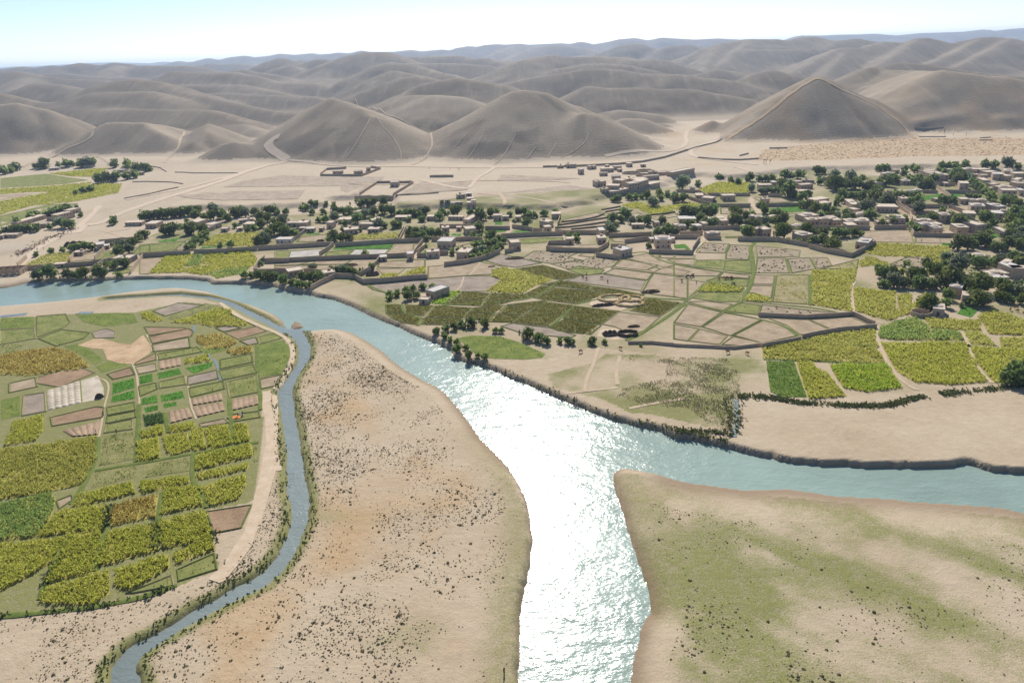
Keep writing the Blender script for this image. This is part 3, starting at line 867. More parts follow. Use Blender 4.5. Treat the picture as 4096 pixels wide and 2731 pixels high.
('meadow',[(-221.8,328.1),(-190.5,326.1),(-181.2,311.7),(-189,308.5),(-195.4,307.2),(-209.5,314.4)],(3,0,2,27)),
('meadow',[(-137.3,275.3),(-137.4,278.6),(-122.2,274.8),(-123.9,272.6),(-130,268.3)],(3,0,2,4)),
('olive',[(-147.7,328.3),(-137,315.5),(-123.3,303.3),(-120.5,301.1),(-133.2,313.1)],(11,0,2,4)),
('green',[(-114.8,286.5),(-109.2,291.3),(-103.1,284.9),(-111.5,278.3)],(10,0,2,4)),
('green',[(-153,271.6),(-138.4,277.6),(-134.2,271.9),(-149.3,264.9)],(10,1,2,4)),
('green',[(-122.7,262.8),(-111.5,268),(-107.9,259.2),(-119.2,253.6)],(10,2,2,4)),
('green',[(-139.2,243),(-131.5,247.8),(-127.6,240),(-136.3,237.5)],(10,3,2,4)),
('green',[(-119,251.6),(-107.2,257.1),(-102.6,248.7),(-113.9,242.9)],(10,0,2,5)),
('green',[(-124.8,236.7),(-113.7,241.7),(-110.6,234.9),(-120.9,228.9)],(10,2,2,5)),
('green',[(-112,240.9),(-102,246.8),(-96.3,231.3),(-105.8,227.2)],(10,1,2,5)),
('green',[(-149,222.9),(-140.8,226.4),(-137.5,220.3),(-145.6,217)],(10,5,2,4)),
('green',[(-145.3,216),(-137,219.2),(-134.4,214.6),(-142.9,210.9)],(10,6,2,4)),
('green',[(-142.3,210),(-135,213.1),(-131.5,206.1),(-140,204.1)],(10,7,2,4)),
('green',[(-100.4,213.9),(-91.3,215.9),(-89.2,211.4),(-98,208.8)],(10,0,2,33)),
('green',[(-145.7,239.6),(-140.3,242.4),(-137.2,236.9),(-141,231.3)],(10,4,2,4)),
('green',[(-245.4,307.1),(-229.9,308.5),(-220.4,294.7),(-233,288.8)],(10,2,2,27)),
('green',[(-239.1,325.5),(-225.9,327.4),(-216.5,315.1),(-215.4,307.2),(-220.9,296.5)],(10,0,2,27)),
('green',[(-218.9,294.5),(-214.2,305.1),(-198.5,299.9),(-197.2,292.5),(-204.7,284.6)],(10,1,2,27)),
('meadow',[(-113.7,277),(-101.9,282.7),(-96.3,273.4),(-92.9,260.6),(-92.4,246.5),(-99.8,244.4)],(3,0,2,5)),
('meadow',[(-194.6,232.1),(-188.9,235.4),(-177.9,218.7),(-183.6,215.9)],(3,3,2,4)),
('meadow',[(-201.9,284.3),(-196.9,287.3),(-182.6,276),(-174.1,267.4),(-174.6,261.5),(-185.3,271.5)],(3,1,2,4)),
('meadow',[(-173.8,259.9),(-171.9,265.7),(-160.6,263.3),(-160.3,260.3),(-167.9,253.7)],(3,2,2,4)),
('lush',[(-144.3,251.5),(-136.8,255.9),(-132.9,249.8),(-141,245.7)],(5,1,2,4)),
('lush',[(-135,255.7),(-124.9,261.5),(-123.4,256.1),(-128.4,249.4)],(5,0,2,4)),
('lush',[(-150.4,249.3),(-145.8,251.7),(-141.8,243.7),(-146.6,241.5)],(5,2,2,4)),
('lush',[(-158,243.2),(-151.5,248),(-146.5,238.9),(-153,233.1)],(5,3,2,4)),
('lush',[(-152.4,232),(-145.8,237.1),(-141.7,229.3),(-150,226.9)],(5,5,2,4)),
('lush',[(-139.8,229.2),(-135.1,232.5),(-131.3,225.5),(-137.1,223.7)],(5,6,2,4)),
('lush',[(-133.7,231.2),(-126.6,235),(-122.6,228.4),(-130.5,225.5)],(5,4,2,4)),
('lush',[(-135.4,221.9),(-130.5,223.9),(-128.6,219.6),(-132.8,217.7)],(5,8,2,4)),
('lush',[(-129.5,224.4),(-124.8,225.8),(-122.9,222.6),(-127.2,220.7)],(5,7,2,4)),
('ridged',[(-149,263.5),(-140.8,265.9),(-137.4,258.7),(-144.7,255)],(20,0,2,4)),
('ridged',[(-119.9,227.2),(-110.3,231.3),(-107.6,225.5),(-117.6,222.2)],(20,0,2,5)),
('ridged',[(-116.9,220.6),(-107,223.9),(-103.7,217.3),(-112.2,213)],(20,1,0,33)),
('ridged',[(-104.3,225.4),(-95.3,228.3),(-92.8,221.5),(-101.3,217.1)],(20,0,0,33)),
('ridged',[(-155.5,206.3),(-145.9,212.8),(-141.8,203.3),(-150.1,202.4)],(20,1,2,4)),
('ridged',[(-124.3,217.8),(-118,220.1),(-113.5,213.1),(-120,209.3)],(20,2,0,33)),
('beds',[(-180.9,238.5),(-172.7,246.6),(-161.2,227.5),(-170.3,222.1)],(7,1,2,4)),
('beds',[(-172.3,246.9),(-168,251.4),(-159.3,239.6),(-154.2,230.2),(-160.8,227.7)],(7,0,2,4)),
('dark',[(-132.3,215.1),(-125.6,217.9),(-121.8,209.5),(-128.3,207.4)],(22,0,2,4)),
('corn',[(-127.8,203.6),(-122.7,208.1),(-118.7,202),(-125.7,199.8)],(0,1,0,33)),
('corn',[(-119.4,206.8),(-111.7,208.9),(-109.8,205.6),(-116.4,202.5)],(0,0,0,33)),
('corn',[(-125.1,196.5),(-119.7,199.5),(-113.3,187.1),(-119.3,185.3)],(0,7,2,33)),
('corn',[(-118,199.8),(-111.2,202.3),(-105.2,191),(-109.8,188.6),(-113.2,191.5)],(0,4,2,33)),
('corn',[(-110.1,203.2),(-106.8,204.5),(-100.4,191.6),(-103.8,190.4)],(0,2,2,33)),
('corn',[(-105.6,203.9),(-98.9,206.4),(-92.8,193.8),(-98.8,191)],(0,1,2,33)),
('corn',[(-96.7,205.8),(-92.4,207),(-87.4,195.3),(-91.7,194.2)],(0,0,2,33)),
('corn',[(-101.9,186.9),(-86.2,193),(-83.3,186),(-98.3,179.4)],(0,3,2,33)),
('corn',[(-97.6,177),(-83,181),(-82.6,178.5),(-95.5,173.7)],(0,5,2,33)),
('corn',[(-112.3,172.9),(-100.1,175.6),(-97.7,172.7),(-109.2,167.7)],(0,8,2,33)),
('corn',[(-128.3,167.8),(-115.5,173.1),(-111.8,167.9),(-125.6,162.3),(-127.2,163.6)],(0,11,2,33)),
('corn',[(-93.3,169.5),(-82.3,174.9),(-80.1,171.1),(-79.9,163.2),(-86.5,160.8),(-89.2,163.6)],(0,6,2,33)),
('corn',[(-103.4,169.3),(-95.2,170.3),(-88.8,160.9),(-99.2,157.4)],(0,9,2,33)),
('stub',[(-139.5,202.2),(-129.7,204.5),(-120.7,186.7),(-130.9,183.1)],(24,0,0,33)),
('stub',[(-116.8,183.6),(-103.8,186.6),(-99.6,178.7),(-113.4,175.6)],(24,1,2,33)),
('stub',[(-129.9,180.2),(-118.5,183.7),(-114.9,176.4),(-126.6,171)],(24,2,2,33)),
('stub',[(-85.6,191.8),(-83.7,192.6),(-80.4,183.1),(-81.9,182)],(24,0,2,33)),
('cornO',[(-169.3,194.8),(-141.2,201.4),(-134.1,188.4),(-129.9,173.5),(-140.7,169.6),(-150.7,167.3)],(13,0,2,4)),
('cornG',[(-149,164.8),(-136.6,169.1),(-133.6,165.4),(-129.4,155.8),(-129.1,149.5),(-137.7,148.2)],(4,0,2,33)),
('corn',[(-128.6,150.1),(-129.4,160.2),(-117,162.6),(-114.7,158.2),(-112.1,151.1),(-120.5,151.2),(-127.3,149.4)],(0,14,2,33)),
('corn',[(-97.7,153.8),(-87.5,157.8),(-82.8,150),(-80.9,146.3),(-91.3,142.8),(-93.5,145.1)],(0,10,2,33)),
('corn',[(-109.3,150.7),(-98.8,152.6),(-93.2,142.3),(-105.9,136.4),(-108.9,144.7)],(0,13,2,33)),
('corn',[(-120.6,149.4),(-112.2,150.5),(-108.7,144.7),(-108.7,141.4),(-117.6,141),(-119.6,146.5)],(0,15,2,33)),
('corn',[(-117.3,139.4),(-108.7,141.2),(-106,136.3),(-105.5,134.7),(-114.4,131.5),(-116.3,135.1)],(0,17,2,33)),
('corn',[(-99.8,134.7),(-89.5,140.2),(-87,135.4),(-92.9,128.1),(-97.8,130.1)],(0,16,2,33)),
('corn',[(-88.1,140.7),(-81.2,146.1),(-78.2,141.4),(-85.8,137.2)],(0,12,2,33)),
('corn',[(-114.5,129.3),(-102.2,134.9),(-97.6,126.8),(-99.7,123.7),(-104.9,124.3),(-112.2,125.1)],(0,19,2,33)),
('corn',[(-136.3,146.1),(-120.8,148.2),(-118.4,139.1),(-122.4,132.5),(-124.8,129.2)],(0,18,2,33)),
('green',[(-84.6,134.5),(-77.7,140.1),(-74.8,134.2),(-82.5,130.5)],(10,1,2,33)),
('green',[(-93.3,127),(-85.2,132.5),(-83.1,129),(-91.6,127)],(10,2,2,33)),
('brown',[(-86.5,157.8),(-75,160.2),(-74.4,150.1),(-81.1,148.2)],(8,0,2,33)),
('corn',[(-541.6,830.3),(-502.5,858.7),(-487.8,861.3),(-464.9,790.2),(-498.9,802.4)],(0,0,3,34)),
('green',[(-584.7,808),(-545.7,831.2),(-492.9,792),(-460.8,770.8),(-473.3,747.3),(-535.1,734.7)],(10,0,3,34)),
('green',[(-434,585.4),(-419.6,630.8),(-393.4,630.3),(-390.7,611.6),(-404.2,584.8),(-405.4,543.2)],(10,0,3,24)),
('cornL',[(-530.4,727.8),(-470.9,740.6),(-448.3,754.2),(-436,699.4),(-483.1,702.5),(-509.6,697.1)],(19,0,2,34)),
('cornL',[(-481.6,655.8),(-466.2,687.7),(-439.1,743.3),(-406.7,736),(-382.5,681.6),(-402.5,641.3),(-434.8,626.7),(-437.1,590)],(19,1,2,34)),
('bare',[(-507.2,693.6),(-472.3,695),(-475.2,671.9),(-486.5,663)],(2,0,2,34)),
('scrubfield',[(43.9,253.8),(70.4,249.7),(85.5,246.6),(86.7,232.1),(74.6,197.7),(69.7,188.5),(65.2,192.5),(59.7,207.1),(47.3,209.6),(40.1,210.1),(36.4,216.5),(39.3,224.6),(56.5,230.7),(60.5,243.7),(43.1,248.3)],(27,0,2,1)),
('plot',[(-6.1,592.2),(56.5,617.2),(72.8,596.8),(75,564.2),(49.5,540.5),(39.8,537.7),(-0.1,543.9)],(23,0,3,6)),
('plot',[(-157.8,657.4),(-124.7,654.1),(-130.2,609.5),(-146.6,605.8)],(23,0,0,8)),
('plot',[(-81.6,660),(-33,651.1),(-35.3,611.5),(-58.8,607.4),(-93.6,602.8)],(23,0,1,8)),
('plot',[(-4.9,687.7),(70.8,650.4),(42.4,645.6),(-7.7,655.8)],(23,0,0,32)),
('plot',[(-168.9,708.6),(-122.1,700.7),(-123.7,665.1),(-159.2,664.1)],(23,0,3,8)),
('plot',[(-331.8,657.7),(-186.4,638.5),(-181.9,597.3),(-248.6,602.4),(-279.8,614.5)],(23,0,3,31)),
('plot',[(-274.8,672.1),(-149.6,653.5),(-160.1,704.1),(-234.6,731.6),(-265.5,707.9)],(23,1,3,31))]
RIBBONS = [
('road',9,[(-258.1,830),(-276,813.1),(-285.6,765.9),(-290.2,712.9),(-299.2,661.1),(-315.8,606.1),(-325.8,564.3),(-324.5,538.7),(-337.3,540.7),(-326.8,510)]),
('road',5,[(-258.1,830),(-281.1,807.5),(-295.7,727.5),(-314.7,664.1),(-348.6,631.6)]),
('road',11,[(-258.6,831.9),(-272.3,847.8),(-288.2,867),(-294.7,881.4),(-288.9,889.4),(-281,889.2)]),
('road',4,[(-257,831.4),(-219.7,808.6),(-188.3,782.3),(-106,763.3),(-12.8,732),(49.2,723.1)]),
('road',4,[(-12.8,732),(-20,700),(-28.1,675),(-31.2,642.8),(-35.3,611.5),(-83.1,673.5)]),
('path',2.2,[(-104,773.6),(-89,828.8),(-86.6,855.6),(-112.4,1026.6),(-149.3,1069.9),(-197.7,1153.3),(-298.7,1462.6)]),
('path',2.5,[(-162.2,664.6),(-91.3,646.8),(-33.3,659.3),(-7.7,654.1),(43.4,639.8),(57.7,630.7)]),
('path',3,[(-7.5,597.9),(-1.2,558),(-2.5,544.6)]),
('path',2.5,[(-25.5,594.4),(19.8,566.6),(36.7,542.5),(45.3,532.4)]),
('path',1.2,[(-118.8,799.8),(-121.6,819.5),(-131.6,842.5),(-147.8,863.2),(-156.4,882.7)]),
('path',1.2,[(-183.1,800.4),(-173.3,828.3),(-164.2,879.5)]),
('path',1.2,[(-58.2,818.2),(-39.3,844.2),(-24.1,858.3)]),
('path',1.2,[(-43.3,785.2),(-31.7,807),(-23.1,828.5)]),
('path',1.2,[(-13,752.6),(2,784.3),(12.9,812)]),
('path',1.2,[(22.9,769.5),(33.9,791.1)]),
('path',1.2,[(61,774.6),(89.3,793.2),(96.3,810.4)]),
('path',1.2,[(46.1,774.1),(58.3,803.9)]),
('road',5,[(251.3,693.9),(228.7,722.6),(207.9,754.9),(205.8,784.9),(220.5,826),(252.4,874.5),(271.8,884.3)]),
('road',4,[(226.5,686),(235.3,646.7)]),
('road',5,[(258.2,1000.8),(240.5,943.2),(228.4,881.4),(201.6,817.6),(162.5,788),(109.5,767.9)]),
('path',4,[(-583.5,1016),(-577,1000.4),(-584.5,987.1),(-615.4,978.8),(-614.5,916.4),(-606.4,882.2)]),
('path',3,[(-477.2,1065.5),(-450.8,989),(-441.8,961.3),(-437.1,913.6),(-423.2,870.2)]),
('path',3,[(-551.2,950),(-537.1,903.9)]),
('path',3,[(-551.2,950),(-524.3,921.5),(-505.2,894)]),
('track',3.4,[(-93,231.8),(-90.4,221.1),(-85.2,209.8),(-81.4,199.5),(-78.9,190),(-77,181.2),(-74.3,169.2),(-72.5,158.5),(-71.1,149.3)]),
('track',1.8,[(-89.5,228.7),(-84.6,214.4),(-80.9,201.4),(-78.4,191.8),(-75.7,184.5),(-72.1,177.1)]),
('track',3.6,[(-76.3,182),(-73.7,170),(-71.9,157.8),(-71.1,148.1),(-71.3,139.9),(-72.2,133.5),(-73.7,130)]),
('track',2,[(-151,336.9),(-139.4,322),(-129.5,310.7),(-118.1,300.3),(-108.8,292.7),(-98.6,281.2),(-93.1,266.7),(-91,256.1),(-90.4,241.1),(-90.7,233.4)]),
('path',0.7,[(-168.1,249.6),(-161.6,246.4),(-156.3,238.1),(-150.4,223.3),(-146,214.1),(-140.4,201.5)]),
('path',0.7,[(-159.5,262.4),(-152,251.1),(-144.7,237.2),(-137.9,224.6),(-130,206.8),(-123.6,192.9)]),
('path',0.7,[(-169.4,295.4),(-161.7,284.1),(-157.2,274.6)]),
('path',0.7,[(-154,272.8),(-150.6,265.5)]),
('path',0.7,[(-130.6,247.3),(-124.5,235.7),(-118.7,223.2),(-111.7,211.7)]),
('bund',1.6,[(-140.2,200.5),(-134.2,189.1),(-129.3,172.5),(-127.7,163.7)]),
('bund',1.6,[(-138.2,224.7),(-127.7,202.6),(-119.7,184.8)]),
('bund',1.6,[(-103.3,188.9),(-99.4,178.5),(-96.1,171.7),(-88,161.4),(-87.5,159.6)]),
('bund',1.6,[(-125.1,216.9),(-117.7,202.9)]),
('bund',1.6,[(-105.8,226.9),(-96.5,204.4),(-92.4,194.5)]),
('bund',1.6,[(-112.2,278.1),(-104.3,254.2),(-95.8,231),(-90.9,216.7)]),
('bund',1.6,[(-130.4,180.8),(-115.7,184.9),(-103.3,188.9),(-84.1,194.4)]),
('bund',1.6,[(-119.3,121),(-110.7,121.5),(-101.1,122.6),(-94.8,123.7),(-87.6,126),(-82.3,129.1)]),
('bund',1.6,[(-114.5,142.2),(-109,141.9),(-110.3,150.2),(-115.9,162.3)]),
('bund',1.6,[(-94.1,142.8),(-97.9,152.7),(-103.7,168)]),
('bund',1.6,[(-105.3,135.1),(-108.2,144.7)]),
('bund',1.6,[(-113.2,126),(-116.1,133.6),(-120.4,148.3)]),
('path',1.5,[(179,336.2),(171.5,324.9),(168.6,318.3),(158.6,294.9),(156.9,286.3),(163.1,277.4)]),
('path',1.5,[(160.1,274.7),(152.7,262.2),(147.4,245.8),(143.5,234.9),(141.8,225.3),(142.2,216.1),(144,214.6)]),
('path',1.5,[(190.4,264),(184.9,251.7),(177.8,237.8),(173.2,226.2),(172.2,218)]),
('bund',2.2,[(154.9,417.3),(147.3,404.8),(142.3,385.7),(135.8,362.6),(125.6,337.2),(116.2,319.3),(112.9,312.6)]),
('bund',1.5,[(76.9,301.1),(88.1,317.8),(101.5,339.9)]),
('bund',1.5,[(86.8,312.5),(99.4,298.8),(113.3,286.8),(120.4,278.8),(121.8,265.8)]),
('bund',1.5,[(112.7,312),(127.6,305.1),(142.9,299.5),(154.7,287.5)]),
('bund',1.5,[(99.4,298.8),(112.7,312)]),
('bund',1.5,[(94.7,377.7),(116.6,359.2),(131,353.4)]),
('bund',1.5,[(120.8,263.5),(148,251.6)]),
('bund',1.5,[(99.2,244.8),(143.7,236.2)]),
('bund',1.5,[(160.9,348.6),(141.8,302.6)]),
('bund',1.8,[(62.2,402.4),(69.3,401.4),(85.6,406.1),(85.7,392.8),(92.9,377.9),(100.8,371.1)]),
('bund',1.8,[(-54.9,323.9),(-52.7,313),(-42.2,303.8),(-43.3,294.3)]),
('bund',1.8,[(-65.3,343),(-80.3,360.3),(-86.7,371.8)]),
('bund',1.8,[(-34.4,320.7),(1.3,323.6),(12.7,328.1),(27.5,353.4)]),
('bund',1.8,[(30.9,313.4),(17.6,287.6)]),
('bund',1.8,[(48.8,268.3),(58.1,276.7),(84.8,310.6)]),
('bund',1.8,[(31.9,316),(52.5,326.1),(86.9,315.8)]),
('path',0.9,[(-14.3,318.6),(-10.1,335.1)]),
('path',0.9,[(-40.9,304.7),(-37.3,319.9)]),
('path',0.9,[(-22.4,302.9),(-18.6,315.4)]),
('path',0.9,[(-10.2,295.9),(-2.5,317.4)]),
('path',0.9,[(0.1,294),(10.4,310.4),(18.2,319.6)]),
('path',0.9,[(-7.6,306.4),(-2.5,317.4)]),
('path',0.9,[(16.9,287.7),(22.5,297.9),(30.5,313)]),
('path',0.9,[(40.6,288.2),(51.1,303)]),
('path',0.9,[(12.7,328.1),(23.5,342.4)]),
('path',0.9,[(67.4,331.5),(79.7,361.4)]),
('path',0.9,[(-25.7,368.9),(-26.3,349.1),(-29.1,342)]),
('path',0.9,[(-17.2,393),(-23.1,367.3)]),
('path',0.9,[(39.7,286.5),(31.1,274.9)]),
('path',1.4,[(36.2,262.1),(34.3,254.6),(32.3,246),(28.5,235.5),(26,223.2)]),
('path',1.4,[(43.7,252.3),(39.8,238.6),(38.7,227)]),
('path',1.4,[(17,221),(28.1,223),(38.2,224.6)]),
('path',1.4,[(39.8,208.5),(47.6,211.2),(61.6,214.6)]),
('path',4,[(199.9,555.9),(193.9,541.3),(189.8,524.8),(188.1,511.1),(184.8,496.1)]),
('path',4,[(270.7,448.8),(279.9,464.5),(284.6,477.9),(288.1,494.5),(291.8,512.2)]),
('path',3.5,[(132.7,449.2),(126.9,431.2),(120.8,419.3),(115,407.8),(110,394.4)]),
('path',3,[(-2.7,457.3),(1.4,470.3),(2.9,483.4),(2.6,497.5)]),
('path',3,[(-58.6,407.2),(-57.5,418.6),(-56.7,437),(-57.1,448.5)]),
('path',3,[(-73.3,452.4),(-74.1,481.2),(-75.2,493)]),
('road',5,[(-310,420.4),(-319.6,443.5),(-326.7,463.5),(-331.3,488.4),(-335.7,519.9),(-337.6,536.9),(-355.4,591.6),(-366.2,617.4)]),
('path',2,[(-311.8,516.4),(-301,509.8),(-287.2,497.2),(-276.6,490.1),(-270.1,491),(-277.2,507.4),(-283,516.3)]),
('path',2,[(-300.5,510.8),(-294.5,515.9),(-288.9,519.2)]),
('ditch',1.5,[(78.1,212.6),(75.2,202.6),(72,192.8),(69.7,187.4)]),
('ditch',1,[(-130.6,270),(-128.1,264.3),(-124.6,262.5),(-120.4,254.1),(-115.1,242.7)]),
('ditch',1,[(-151.6,305),(-147.2,295.2)]),
('ditch',3,[(-259.2,327.5),(-253.7,328.2),(-247.1,329.7)]),
('ditch',3,[(-219.8,328.5),(-212.5,327.8)]),
('trail',4.5,[(274.6,874.9),(288.6,888.7),(310.3,900.2),(330.9,908.6),(352.5,919.7),(375.8,934.6),(395,946.7),(411.4,953),(421.3,943),(435.1,927),(465,930.7),(479.3,925.9),(490.4,910.3),(497.1,892.2),(502.1,881.4),(495.2,848.4)])]
